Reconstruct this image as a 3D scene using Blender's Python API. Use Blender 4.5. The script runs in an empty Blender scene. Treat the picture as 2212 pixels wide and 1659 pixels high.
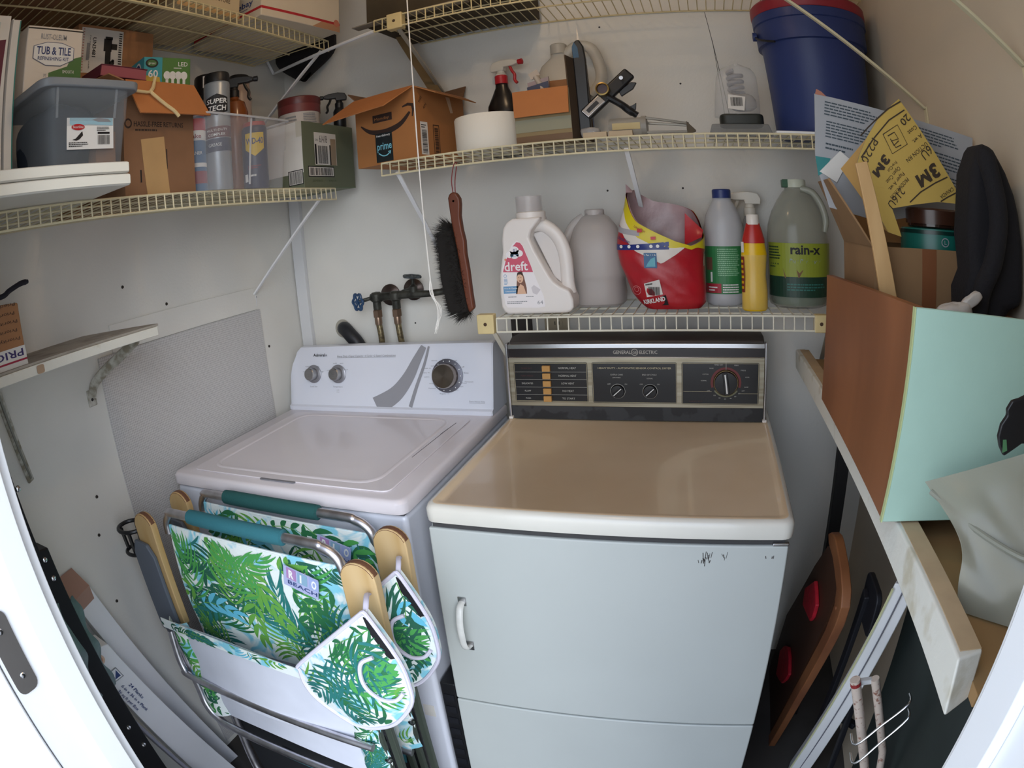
import bpy, math, random
import numpy as np
from mathutils import Vector, Matrix

SC = bpy.context.scene
COL = SC.collection
R = math.radians
PI = math.pi

# ------------------------------------------------------------------ camera (wide lens with the barrel curve of the photograph)
cd = bpy.data.cameras.new('camera')
cam = bpy.data.objects.new('camera', cd)
COL.objects.link(cam)
SC.camera = cam
cd.type = 'PANO'
cd.sensor_fit = 'HORIZONTAL'
cd.sensor_width = 36.0
cd.clip_start = 0.01
cd.clip_end = 200

cd.panorama_type = 'FISHEYE_LENS_POLYNOMIAL'
cd.fisheye_fov = R(180)
_mm = 16.27486          # 1000 photograph pixels on a 36 mm sensor
cd.fisheye_polynomial_k0 = 0.0
cd.fisheye_polynomial_k1 = -0.7327 / _mm
cd.fisheye_polynomial_k2 = 0.0
cd.fisheye_polynomial_k3 = -0.0283 / _mm ** 3
cd.fisheye_polynomial_k4 = 0.0
cam.matrix_world = (Matrix.Translation((0, 0, 1.426)) @ Matrix.Rotation(0.3216, 4, 'Z')
                    @ Matrix.Rotation(1.3145, 4, 'X') @ Matrix.Rotation(-0.0767, 4, 'Z'))

# ------------------------------------------------------------------ world, light, exposure
wd = bpy.data.worlds.new('daylight')
SC.world = wd
wd.use_nodes = True
nt = wd.node_tree
bg = nt.nodes['Background']
tc = nt.nodes.new('ShaderNodeTexCoord')
sx = nt.nodes.new('ShaderNodeSeparateXYZ')
rp = nt.nodes.new('ShaderNodeValToRGB')
nt.links.new(tc.outputs['Generated'], sx.inputs[0])
nt.links.new(sx.outputs['Z'], rp.inputs['Fac'])
nt.links.new(rp.outputs['Color'], bg.inputs['Color'])
rp.color_ramp.elements[0].position = 0.0
rp.color_ramp.elements[0].color = (0.85, 0.89, 0.92, 1)
rp.color_ramp.elements[1].position = 0.6
rp.color_ramp.elements[1].color = (0.60, 0.73, 0.96, 1)
bg.inputs['Strength'].default_value = 2.3
# the sun, veiled by haze, stands low and to the right of the doorway
su = bpy.data.lights.new('sun', 'SUN')
su.energy = 1.5
su.angle = R(40)
su.color = (0.93, 0.97, 1.0)
so = bpy.data.objects.new('sun', su)
COL.objects.link(so)
so.rotation_euler = Vector((-0.62, 1.0, -0.50)).to_track_quat('-Z', 'Y').to_euler()
# light portal in the doorway: emits nothing, it only tells the renderer where daylight enters
pl = bpy.data.lights.new('doorway_portal', 'AREA')
pl.shape = 'RECTANGLE'
pl.size = 0.9
pl.size_y = 2.0
pl.cycles.is_portal = True
po = bpy.data.objects.new('doorway_portal', pl)
COL.objects.link(po)
po.location = (-0.25, 0.14, 1.02)
po.rotation_euler = (R(90), 0, 0)
# the closet's own ceiling bulb, weak and warm
bl = bpy.data.lights.new('bulb_light', 'POINT')
bl.energy = 2.5
bl.color = (1.0, 0.70, 0.42)
bl.shadow_soft_size = 0.025
bo = bpy.data.objects.new('bulb_light', bl)
COL.objects.link(bo)
bo.location = (-0.36, 0.95, 2.235)

SC.view_settings.view_transform = 'Standard'
SC.view_settings.look = 'None'
SC.view_settings.exposure = 0.52
SC.view_settings.gamma = 1.0
SC.view_settings.use_curve_mapping = False
SC.cycles.use_denoising = True
SC.cycles.max_bounces = 10
SC.cycles.transparent_max_bounces = 16
SC.cycles.sample_clamp_indirect = 8.0

rnd = random.Random(7)

# ------------------------------------------------------------------ materials
def lin(h):
    if isinstance(h, str):
        h = h.lstrip('#')
        h = [int(h[i:i + 2], 16) / 255 for i in (0, 2, 4)]
        return tuple(c / 12.92 if c <= .04045 else ((c + .055) / 1.055) ** 2.4 for c in h)
    return tuple(h[:3])

MATS = {}
def mat(name, col, rough=.6, metal=0.0, var=0.0, vscale=8.0, col2=None, bump=0.0, bscale=60.0, alpha=1.0, trans=0.0,
        stretch=None, spec=None, coat=0.0, emit=0.0, sheen=0.0, distort=0.0, lo=.38, hi=.62, detail=3.0):
    """Principled material; var/col2 mix a second colour by noise, bump adds fine relief, both in object space."""
    if name in MATS:
        return MATS[name]
    m = bpy.data.materials.new(name)
    m.use_nodes = True
    t = m.node_tree
    b = t.nodes['Principled BSDF']
    c = lin(col)
    b.inputs['Base Color'].default_value = (*c, 1)
    b.inputs['Roughness'].default_value = rough
    b.inputs['Metallic'].default_value = metal
    if spec is not None: b.inputs['Specular IOR Level'].default_value = spec
    if coat: b.inputs['Coat Weight'].default_value = coat
    if sheen: b.inputs['Sheen Weight'].default_value = sheen
    if alpha < 1: b.inputs['Alpha'].default_value = alpha
    if trans:
        b.inputs['Transmission Weight'].default_value = trans
        b.inputs['IOR'].default_value = 1.3
    co = None
    if var or col2 or bump:
        tcn = t.nodes.new('ShaderNodeTexCoord')
        co = tcn.outputs['Object']
        if stretch:
            mp = t.nodes.new('ShaderNodeMapping')
            mp.inputs['Scale'].default_value = stretch
            t.links.new(co, mp.inputs['Vector'])
            co = mp.outputs['Vector']
    if var or col2:
        n = t.nodes.new('ShaderNodeTexNoise')
        n.inputs['Scale'].default_value = vscale
        n.inputs['Detail'].default_value = detail
        n.inputs['Distortion'].default_value = distort
        t.links.new(co, n.inputs['Vector'])
        r = t.nodes.new('ShaderNodeValToRGB')
        r.color_ramp.elements[0].position = lo
        r.color_ramp.elements[1].position = hi
        c2 = lin(col2) if col2 else tuple(x * (1 - var) for x in c)
        r.color_ramp.elements[0].color = (*c2, 1)
        r.color_ramp.elements[1].color = (*c, 1)
        t.links.new(n.outputs['Fac'], r.inputs['Fac'])
        t.links.new(r.outputs['Color'], b.inputs['Base Color'])
    if bump:
        n2 = t.nodes.new('ShaderNodeTexNoise')
        n2.inputs['Scale'].default_value = bscale
        n2.inputs['Detail'].default_value = 4
        t.links.new(co, n2.inputs['Vector'])
        bp = t.nodes.new('ShaderNodeBump')
        bp.inputs['Strength'].default_value = bump
        bp.inputs['Distance'].default_value = 0.002
        t.links.new(n2.outputs['Fac'], bp.inputs['Height'])
        t.links.new(bp.outputs['Normal'], b.inputs['Normal'])
    MATS[name] = m
    return m

wall_m   = mat('painted_wall', '#e4e2dc', .75, var=.09, vscale=2.2, bump=.25, bscale=140)
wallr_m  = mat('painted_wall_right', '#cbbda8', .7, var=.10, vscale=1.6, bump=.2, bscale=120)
white_m  = mat('white_trim_paint', '#e9eaec', .45, var=.04, vscale=4)
yell_m   = mat('yellowed_vinyl', '#d9c99b', .45, var=.12, vscale=10)
cream_m  = mat('aged_white_vinyl', '#e0dccb', .45, var=.12, vscale=10)
cream2_m = mat('cream_plastic', '#dcc893', .5, var=.08, vscale=20)
enam_m   = mat('white_enamel', '#dadde8', .28, var=.03, vscale=3, coat=.3)
enamtop_m= mat('white_enamel_warm_light', '#ddd6da', .3, var=.05, vscale=3, coat=.3)  # white enamel with the warm bounce light on upward faces mixed into its colour
almond_m = mat('almond_enamel', '#e2caa9', .32, vscale=3, coat=.2, col2='#d6bb97')
dry_m    = mat('off_white_enamel', '#bcc0bd', .33, var=.06, vscale=2)
black_m  = mat('black_plastic', '#17171a', .4)
blackm_m = mat('black_metal', '#15151a', .45, metal=.3)
blackf_m = mat('black_fabric', '#121015', .9, bump=.4, bscale=300)
chrome_m = mat('chrome', '#c9c9cc', .18, metal=1)
steel_m  = mat('brushed_steel', '#a9a8a8', .32, metal=1, var=.15, vscale=30, stretch=(1, 40, 40))
alu_m    = mat('aluminium', '#b4b4b8', .35, metal=1, var=.2, vscale=30)
card_m   = mat('cardboard', '#a67650', .85, var=.10, vscale=9, bump=.15, bscale=90)
card2_m  = mat('cardboard_dark', '#8a6447', .88, var=.12, vscale=9, bump=.15, bscale=90)
carda_m  = mat('cardboard_orange', '#b87440', .8, var=.08, vscale=9, bump=.12, bscale=90)
cardi_m  = mat('cardboard_inner', '#7d5b41', .9, var=.1, vscale=12)
kraft_m  = mat('kraft_tape', '#c09b6a', .6, var=.08, vscale=14)
wood_m   = mat('light_wood', '#c39a63', .55, col2='#a97b48', vscale=14, stretch=(1, 1, .12), distort=.6)
woody_m  = mat('pine', '#c9a26c', .6, col2='#b2854f', vscale=16, stretch=(1, 1, .15), distort=.5)
redwood_m= mat('brown_wood', '#935c38', .5, col2='#82502f', vscale=7, stretch=(1, 1, .3), distort=.4)
ink_m    = mat('black_ink', '#1b1a1d', .6)
blue_ink = mat('blue_ink', '#2c3f74', .6)
white_ink= mat('white_ink', '#e8e8e6', .6)
grey_ink = mat('grey_ink', '#8d8f94', .5)
paper_m  = mat('white_paper', '#dcd8d2', .7, var=.05, vscale=12)
red_m    = mat('red_plastic', '#b8202b', .4)
maroon_m = mat('maroon_print', '#5e1a34', .6)
clear_m  = mat('clear_plastic', '#c3ccd4', .12, alpha=.20, bump=.1, bscale=25)
fog_m    = mat('frosted_plastic', '#cfcdc9', .3, alpha=.62)
white_pl = mat('white_plastic', '#e4dfd8', .35)
rope_m   = mat('twine', '#d8c08e', .9)

# ------------------------------------------------------------------ mesh builder
def V(*a):
    return Vector(a[0] if len(a) == 1 else a)

class MB:
    def __init__(s):
        s.v = []; s.f = []; s.m = []
    def add(s, vs, fs, mi=0):
        n = len(s.v)
        s.v.extend([tuple(p) for p in vs])
        for f in fs:
            s.f.append(tuple(i + n for i in f)); s.m.append(mi)
        return s
    def box(s, a, b, mi=0, X=None):
        x0, y0, z0 = a; x1, y1, z1 = b
        vs = [(x0, y0, z0), (x1, y0, z0), (x1, y1, z0), (x0, y1, z0), (x0, y0, z1), (x1, y0, z1), (x1, y1, z1), (x0, y1, z1)]
        if X is not None: vs = [X @ Vector(p) for p in vs]
        return s.add(vs, [(0, 3, 2, 1), (4, 5, 6, 7), (0, 1, 5, 4), (1, 2, 6, 5), (2, 3, 7, 6), (3, 0, 4, 7)], mi)
    def hexa(s, lo4, hi4, mi=0):
        """Box from four bottom and four top corners, each ring counter-clockwise from above."""
        return s.add(list(lo4) + list(hi4), [(3, 2, 1, 0), (4, 5, 6, 7), (0, 1, 5, 4), (1, 2, 6, 5), (2, 3, 7, 6), (3, 0, 4, 7)], mi)
    def bar(s, p, q, w, h, up=(0, 0, 1), mi=0):
        p = V(p); q = V(q); d = (q - p).normalized(); u = V(up); a = d.cross(u)
        if a.length < 1e-5: a = d.cross(V(1, 0, 0))
        a.normalize(); u = a.cross(d).normalized(); a = a * (w / 2); u = u * (h / 2)
        vs = [p - a - u, p + a - u, p + a + u, p - a + u, q - a - u, q + a - u, q + a + u, q - a + u]
        return s.add(vs, [(0, 1, 2, 3), (7, 6, 5, 4), (4, 5, 1, 0), (5, 6, 2, 1), (6, 7, 3, 2), (7, 4, 0, 3)], mi)
    def tube(s, pts, r, n=8, mi=0, closed=False, caps=True, flat=1.0):
        pts = [V(p) for p in pts]; N = len(pts)
        rs = r if isinstance(r, (list, tuple)) else [r] * N
        vs = []; prev = None
        for i, p in enumerate(pts):
            if closed: d = pts[(i + 1) % N] - pts[i - 1]
            else: d = pts[min(i + 1, N - 1)] - pts[max(i - 1, 0)]
            d.normalize()
            if prev is None:
                a = d.cross(V(0, 0, 1))
                if a.length < .1: a = d.cross(V(0, 1, 0))
            else:
                a = prev - d * prev.dot(d)
                if a.length < 1e-6: a = d.cross(V(0, 1, 0))
            a.normalize(); prev = a; b = d.cross(a)
            for k in range(n):
                t = 2 * PI * k / n
                vs.append(p + (a * math.cos(t) + b * math.sin(t) * flat) * rs[i])
        fs = []
        for i in range(N if closed else N - 1):
            j = (i + 1) % N
            for k in range(n):
                l = (k + 1) % n
                fs.append((i * n + k, i * n + l, j * n + l, j * n + k))
        if caps and not closed:
            fs.append(tuple(range(n - 1, -1, -1))); fs.append(tuple((N - 1) * n + k for k in range(n)))
        return s.add(vs, fs, mi)
    def lathe(s, prof, n=28, c=(0, 0, 0), ax='z', mi=0, sx=1.0, sy=1.0, X=None, power=2.0):
        """prof: (radius, height) list. power > 2 squares the section off."""
        vs = []
        for r, h in prof:
            for k in range(n):
                t = 2 * PI * k / n
                cx_, sy_ = math.cos(t), math.sin(t)
                if power != 2.0:
                    q = (abs(cx_) ** power + abs(sy_) ** power) ** (-1 / power)
                    cx_ *= q; sy_ *= q
                x, y = r * cx_ * sx, r * sy_ * sy
                p = {'z': (x, y, h), 'y': (x, h, y), 'x': (h, x, y)}[ax]
                vs.append(V(p) + V(c))
        if X is not None: vs = [X @ p for p in vs]
        fs = []
        for i in range(len(prof) - 1):
            for k in range(n):
                l = (k + 1) % n
                q = (i * n + k, i * n + l, (i + 1) * n + l, (i + 1) * n + k)
                fs.append(q if ax != 'y' else q[::-1])
        if prof[0][0] > 1e-6: fs.append(tuple(range(n - 1, -1, -1)) if ax != 'y' else tuple(range(n)))
        L = (len(prof) - 1) * n
        if prof[-1][0] > 1e-6: fs.append(tuple(L + k for k in range(n)) if ax != 'y' else tuple(L + k for k in range(n - 1, -1, -1)))
        return s.add(vs, fs, mi)
    def prism(s, poly, o, u, v, h, mi=0):
        """polygon (x, y) in the plane o + x u + y v, extruded by h along u x v."""
        o = V(o); u = V(u); v = V(v); w = u.cross(v).normalized() * h
        n = len(poly)
        a = [o + u * x + v * y for x, y in poly]
        vs = a + [p + w for p in a]
        fs = [tuple(range(n - 1, -1, -1)), tuple(range(n, 2 * n))] + [(i, (i + 1) % n, n + (i + 1) % n, n + i) for i in range(n)]
        return s.add(vs, fs, mi)
    def sheet(s, fn, nu, nv, th=0.0, mi=0):
        """surface fn(u, v), u and v in 0..1; th > 0 gives it thickness along its normals."""
        P = [[V(fn(i / nu, j / nv)) for j in range(nv + 1)] for i in range(nu + 1)]
        vs = [p for row in P for p in row]
        W = nv + 1
        fs = [(i * W + j, (i + 1) * W + j, (i + 1) * W + j + 1, i * W + j + 1) for i in range(nu) for j in range(nv)]
        if not th: return s.add(vs, fs, mi)
        Nn = []
        for i in range(nu + 1):
            for j in range(nv + 1):
                du = P[min(i + 1, nu)][j] - P[max(i - 1, 0)][j]; dv = P[i][min(j + 1, nv)] - P[i][max(j - 1, 0)]
                c = du.cross(dv)
                Nn.append(c.normalized() if c.length > 1e-12 else V(0, 0, 1))
        M = len(vs)
        vs2 = vs + [p - q * th for p, q in zip(vs, Nn)]
        fs2 = fs + [tuple(k + M for k in f[::-1]) for f in fs]
        rim = [(i * W, (i + 1) * W) for i in range(nu)][::1]
        for a, b in rim: fs2.append((b, a, a + M, b + M))
        for i in range(nu): a, b = i * W + nv, (i + 1) * W + nv; fs2.append((a, b, b + M, a + M))
        for j in range(nv): a, b = j, j + 1; fs2.append((a, b, b + M, a + M))
        for j in range(nv): a, b = nu * W + j, nu * W + j + 1; fs2.append((b, a, a + M, b + M))
        return s.add(vs2, fs2, mi)
    def xf(s, M):
        s.v = [tuple(M @ Vector(p)) for p in s.v]; return s

def link(name, mb, mats, parent=None, smooth=False, bevel=0.0, bseg=2, sub=0, kind=None, label=None, angle=38):
    me = bpy.data.meshes.new(name)
    me.from_pydata(mb.v, [], mb.f)
    for m in (mats if isinstance(mats, (list, tuple)) else [mats]): me.materials.append(m)
    if any(mb.m): me.polygons.foreach_set('material_index', mb.m)
    if smooth or sub:
        me.polygons.foreach_set('use_smooth', [True] * len(me.polygons))
        if not sub and angle: me.set_sharp_from_angle(angle=R(angle))
    me.update()
    o = bpy.data.objects.new(name, me)
    COL.objects.link(o)
    if parent is not None: o.parent = parent
    if bevel:
        b = o.modifiers.new('b', 'BEVEL'); b.width = bevel; b.segments = bseg; b.limit_method = 'ANGLE'; b.angle_limit = R(35)
        b.use_clamp_overlap = True
        if not (smooth or sub):
            me.polygons.foreach_set('use_smooth', [True] * len(me.polygons)); b.harden_normals = True
    if sub:
        q = o.modifiers.new('s', 'SUBSURF'); q.levels = sub; q.render_levels = sub
    if kind: o['kind'] = kind
    if label: o['label'] = label
    return o

def struct(name, mb, mats, **k):
    return link(name, mb, mats, kind='structure', **k)

class T:
    """a thing: an Empty at its base that parents its parts. Parts are given in its local frame, or in world space with w=True."""
    def __init__(s, name, label, cat, loc=(0, 0, 0), rot=(0, 0, 0), group=None):
        o = bpy.data.objects.new(name, None); COL.objects.link(o)
        o.empty_display_size = .05
        o.location = loc; o.rotation_euler = rot
        o['label'] = label; o['category'] = cat
        if group: o['group'] = group
        s.o = o
        s.M = Matrix.Translation(loc) @ Matrix.LocRotScale(None, __import__('mathutils').Euler(rot), None)
        s.I = s.M.inverted()
    def part(s, name, mb, mats, parent=None, w=False, **k):
        if w: mb.xf(s.I)
        return link(name, mb, mats, parent if parent is not None else s.o, **k)
    def copy(s, label, loc, rot=None):
        n = T.__new__(T)
        r = s.o.copy(); COL.objects.link(r); r.location = loc
        if rot is not None: r.rotation_euler = rot
        r['label'] = label
        for ch in list(s.o.children):
            c = ch.copy(); COL.objects.link(c); c.parent = r
            for g in list(ch.children):
                d = g.copy(); COL.objects.link(d); d.parent = c
        n.o = r; rr = r.rotation_euler
        n.M = Matrix.Translation(loc) @ rr.to_matrix().to_4x4(); n.I = n.M.inverted()
        return n

# ------------------------------------------------------------------ flat print: thin pieces laid on a surface
_txt = {}
def text_mesh(st, bold=0.0):
    k = (st, bold)
    if k in _txt: return _txt[k]
    c = bpy.data.curves.new('t', 'FONT'); c.body = st; c.size = 1; c.resolution_u = 2; c.offset = bold
    o = bpy.data.objects.new('t', c)
    me = o.to_mesh()
    vs = [(v.co.x, v.co.y) for v in me.vertices]; fs = [tuple(p.vertices) for p in me.polygons]
    o.to_mesh_clear(); bpy.data.objects.remove(o); bpy.data.curves.remove(c)
    x0 = min(v[0] for v in vs); x1 = max(v[0] for v in vs)
    vs = [((x - x0) / (x1 - x0), y) for x, y in vs]
    _txt[k] = (vs, fs, x1 - x0)
    return _txt[k]

class D:
    """prints on the plane o + x u + y v (or on P(x, y, lift)); every piece goes into one thin mesh."""
    LIFT = .00035
    def __init__(s, o=(0, 0, 0), u=(1, 0, 0), v=(0, 0, 1), P=None):
        s.mb = MB(); s.mats = []
        o = V(o); u = V(u).normalized(); v = V(v).normalized(); n = u.cross(v)
        s.P = P or (lambda x, y, h: o + u * x + v * y + n * h)
    def mi(s, m):
        if m not in s.mats: s.mats.append(m)
        return s.mats.index(m)
    def poly(s, pts, m, l=1):
        h = l * s.LIFT
        s.mb.add([s.P(x, y, h) for x, y in pts], [tuple(range(len(pts)))], s.mi(m)); return s
    def rect(s, x0, y0, x1, y1, m, l=1, nx=1, ny=1):
        h = l * s.LIFT; vs = []; fs = []
        for i in range(nx + 1):
            for j in range(ny + 1): vs.append(s.P(x0 + (x1 - x0) * i / nx, y0 + (y1 - y0) * j / ny, h))
        W = ny + 1
        for i in range(nx):
            for j in range(ny): fs.append((i * W + j, (i + 1) * W + j, (i + 1) * W + j + 1, i * W + j + 1))
        s.mb.add(vs, fs, s.mi(m)); return s
    def frame(s, x0, y0, x1, y1, t, m, l=1):
        s.rect(x0, y0, x1, y0 + t, m, l); s.rect(x0, y1 - t, x1, y1, m, l)
        s.rect(x0, y0, x0 + t, y1, m, l); s.rect(x1 - t, y0, x1, y1, m, l); return s
    def ell(s, cx, cy, rx, ry, m, l=1, n=24, a=0.0):
        return s.poly([(cx + rx * math.cos(t) * math.cos(a) - ry * math.sin(t) * math.sin(a), cy + rx * math.cos(t) * math.sin(a) + ry * math.sin(t) * math.cos(a)) for t in [2 * PI * k / n for k in range(n)]], m, l)
    def ring(s, cx, cy, r, t, m, l=1, a0=0, a1=360, n=32):
        h = l * s.LIFT; vs = []
        for k in range(n + 1):
            a = R(a0 + (a1 - a0) * k / n)
            for q in (r, r - t): vs.append(s.P(cx + q * math.cos(a), cy + q * math.sin(a), h))
        s.mb.add(vs, [(2 * k, 2 * k + 2, 2 * k + 3, 2 * k + 1)[::-1] for k in range(n)], s.mi(m)); return s
    def path(s, pts, ws, m, l=1):
        """ribbon along pts with widths ws"""
        h = l * s.LIFT; N = len(pts); vs = []
        if not isinstance(ws, (list, tuple)): ws = [ws] * N
        for i, (x, y) in enumerate(pts):
            dx = pts[min(i + 1, N - 1)][0] - pts[max(i - 1, 0)][0]; dy = pts[min(i + 1, N - 1)][1] - pts[max(i - 1, 0)][1]
            q = math.hypot(dx, dy) or 1; nx, ny = -dy / q * ws[i] / 2, dx / q * ws[i] / 2
            vs += [s.P(x + nx, y + ny, h), s.P(x - nx, y - ny, h)]
        s.mb.add(vs, [(2 * i, 2 * i + 1, 2 * i + 3, 2 * i + 2) for i in range(N - 1)], s.mi(m)); return s
    def text(s, st, x, y, w, h, m, l=2, bold=0.0, rot=0.0, shear=0.0):
        """st with its left baseline at x, y, w wide, capitals h high, turned by rot degrees"""
        vs, fs, _ = text_mesh(st, bold)
        ca, sa = math.cos(R(rot)), math.sin(R(rot)); k = h / .69
        out = []
        for a, b in vs:
            px, py = a * w + shear * b * k, b * k
            out.append(s.P(x + px * ca - py * sa, y + px * sa + py * ca, l * s.LIFT))
        s.mb.add(out, fs, s.mi(m)); return s
    def bars(s, x0, y0, x1, y1, m, l=2, vert=True, seed=1):
        q = random.Random(seed); p = 0.0
        while p < 1:
            w = q.choice((.012, .02, .03)); g = q.choice((.012, .018, .028))
            if p + w > 1: break
            if vert: s.rect(x0 + (x1 - x0) * p, y0, x0 + (x1 - x0) * (p + w), y1, m, l)
            else: s.rect(x0, y0 + (y1 - y0) * p, x1, y0 + (y1 - y0) * (p + w), m, l)
            p += w + g
        return s
    def fine(s, x0, y0, x1, y1, rows, m, l=2, fill=.5, seed=3, rot=0.0, wlen=(.03, .09)):
        """rows of print too small to read: word-long dashes"""
        q = random.Random(seed); H = (y1 - y0) / rows; ca, sa = math.cos(R(rot)), math.sin(R(rot)); W = x1 - x0
        for r in range(rows):
            p = 0.0; yy = y1 - (r + .5) * H - y0; end = W * (q.uniform(.82, 1) if r < rows - 1 else q.uniform(.4, .9))
            while p < end:
                w = W * q.uniform(*wlen)
                t = H * fill / 2
                a = [(p, yy - t), (min(p + w, end), yy - t), (min(p + w, end), yy + t), (p, yy + t)]
                s.poly([(x0 + X * ca - Y * sa, y0 + X * sa + Y * ca) for X, Y in a], m, l)
                p += w + W * .014
        return s
    def build(s, t, name, parent=None, label=None, w=False):
        return t.part(name, s.mb, s.mats, parent, w=w, label=label, kind='stuff')

def lerp(a, b, t): return a + (b - a) * t
def arc(cx, cy, r, a0, a1, n): return [(cx + r * math.cos(R(lerp(a0, a1, k / n))), cy + r * math.sin(R(lerp(a0, a1, k / n)))) for k in range(n + 1)]
def rrect(x0, y0, x1, y1, r, n=4):
    return arc(x1 - r, y0 + r, r, -90, 0, n) + arc(x1 - r, y1 - r, r, 0, 90, n) + arc(x0 + r, y1 - r, r, 90, 180, n) + arc(x0 + r, y0 + r, r, 180, 270, n)
def smooth(pts, n=6):
    """Catmull-Rom through 3-D or 2-D points"""
    P = [Vector(p) for p in pts]; out = []
    for i in range(len(P) - 1):
        a, b, c, d = P[max(i - 1, 0)], P[i], P[i + 1], P[min(i + 2, len(P) - 1)]
        for k in range(n):
            t = k / n
            out.append(.5 * ((2 * b) + (c - a) * t + (2 * a - 5 * b + 4 * c - d) * t * t + (3 * b - a - 3 * c + d) * t ** 3))
    out.append(P[-1]); return out

# ================================================================== SETTING
LX, RX, BY, FY, CZ = -1.32, 0.505, 1.74, 0.275, 2.42
o = struct('floor', MB().box((LX - .1, .13, -.06), (RX + .1, BY + .1, 0)), mat('concrete_floor', '#4a4643', .8, var=.2, vscale=6))
ground = struct('ground', MB().box((-9, -14, -.16), (9, .13, -.06)), mat('patio', '#b8b2a8', .9, var=.1, vscale=2))
o = struct('ceiling', MB().box((LX - .1, FY - .12, CZ), (RX + .1, BY + .1, CZ + .08)), wall_m)

back = struct('wall_back', MB().box((LX - .1, BY, -.05), (RX + .1, BY + .1, CZ)), wall_m)
left = struct('wall_left', MB().box((LX - .1, FY - .11, -.05), (LX, BY, CZ)), wall_m)
right = struct('wall_right', MB().box((RX, FY - .11, -.05), (RX + .1, BY, CZ)), wallr_m)
DX0, DX1 = -.706, .206
front = struct('wall_front', MB().box((LX, FY - .11, -.05), (DX0 - .02, FY, CZ)).box((DX1 + .02, FY - .11, -.05), (RX, FY, CZ)).box((DX0 - .02, FY - .11, 2.05), (DX1 + .02, FY, CZ)), wall_m)
# exterior face of the house around the doorway
struct('wall_exterior', MB().box((-4, .12, -.06), (DX0 - .02, .165, 3.0)).box((DX1 + .02, .12, -.06), (3, .165, 3.0)).box((DX0 - .02, .12, 2.05), (DX1 + .02, .165, 3.0)),
       mat('exterior_stucco', '#c9c4ba', .9, bump=.5, bscale=80))

# door frame: jambs, stops, casing, strike plate
dj = T('door_1', 'white painted door frame', 'door frame', (-.25, .2, 0))
del dj.o['category'], dj.o['label']; dj.o['kind'] = 'structure'
dj.part('jamb', MB().box((DX0 - .02, .155, 0), (DX0, FY + .004, 2.05)), white_m, w=True, bevel=.002)
dj.part('jamb', MB().box((DX1, .155, 0), (DX1 + .02, FY + .004, 2.05)), white_m, w=True, bevel=.002)
dj.part('jamb', MB().box((DX0, .155, 2.03), (DX1, FY + .004, 2.05)), white_m, w=True, bevel=.002)
dj.part('stop', MB().box((DX0, .222, 0), (DX0 + .011, .262, 2.03)), white_m, w=True, bevel=.002)
dj.part('stop', MB().box((DX1 - .011, .222, 0), (DX1, .262, 2.03)), white_m, w=True, bevel=.002)
dj.part('casing', MB().box((DX0 - .09, .105, 0), (DX0 + .004, .153, 2.12)), white_m, w=True, bevel=.004)
dj.part('casing', MB().box((DX1 - .004, .105, 0), (DX1 + .09, .153, 2.12)), white_m, w=True, bevel=.004)
dj.part('casing', MB().box((DX0 + .004, .105, 2.03), (DX1 - .004, .153, 2.12)), white_m, w=True, bevel=.004)
sp = dj.part('strike_plate', MB().prism(rrect(.160, .985, .196, 1.10, .012), (DX0 + .0005, 0, 0), (0, 1, 0), (0, 0, 1), .0022), mat('dull_brass', '#7c7875', .45, metal=.8), w=True)
dj.part('screw', MB().lathe([(.0001, 0), (.0045, .0003), (.0035, .0016), (0, .002)], 12, ax='x', c=(DX0 + .0027, .178, 1.075)), chrome_m, sp, w=True)
dj.part('screw', MB().lathe([(.0001, 0), (.0045, .0003), (.0035, .0016), (0, .002)], 12, ax='x', c=(DX0 + .0027, .178, 1.01)), chrome_m, sp, w=True)

# corner batten on the back wall and hardboard panel on the left wall
struct('trim_1', MB().box((-1.316, BY - .019, .7), (-1.272, BY - .0005, 1.60)), mat('batten_paint', '#dcdde0', .6, var=.05), bevel=.002)
# hardboard: fine woven dimples
pb = mat('dimpled_hardboard', '#bdbab9', .7)
t = pb.node_tree
n1 = t.nodes.new('ShaderNodeTexVoronoi'); n1.inputs['Scale'].default_value = 165; n1.inputs['Randomness'].default_value = .12
tcn = t.nodes.new('ShaderNodeTexCoord'); t.links.new(tcn.outputs['Object'], n1.inputs['Vector'])
bp = t.nodes.new('ShaderNodeBump'); bp.inputs['Strength'].default_value = .9; bp.inputs['Distance'].default_value = .0015
t.links.new(n1.outputs['Distance'], bp.inputs['Height']); t.links.new(bp.outputs['Normal'], t.nodes['Principled BSDF'].inputs['Normal'])
cr = t.nodes.new('ShaderNodeValToRGB'); cr.color_ramp.elements[0].position = .0; cr.color_ramp.elements[1].position = .6
cr.color_ramp.elements[0].color = (*lin('#9a9797'), 1); cr.color_ramp.elements[1].color = (*lin('#d3d1d0'), 1)
t.links.new(n1.outputs['Distance'], cr.inputs['Fac']); t.links.new(cr.outputs['Color'], t.nodes['Principled BSDF'].inputs['Base Color'])
link('hardboard_panel', MB().box((LX + .0002, .853, .02), (LX + .004, 1.515, 1.245)), pb, left, label='fine-dimpled hardboard panel on the left wall')
link('ledger_board', MB().box((LX + .0002, .905, 1.247), (LX + .0045, 1.50, 1.315)), wall_m, left)

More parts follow.
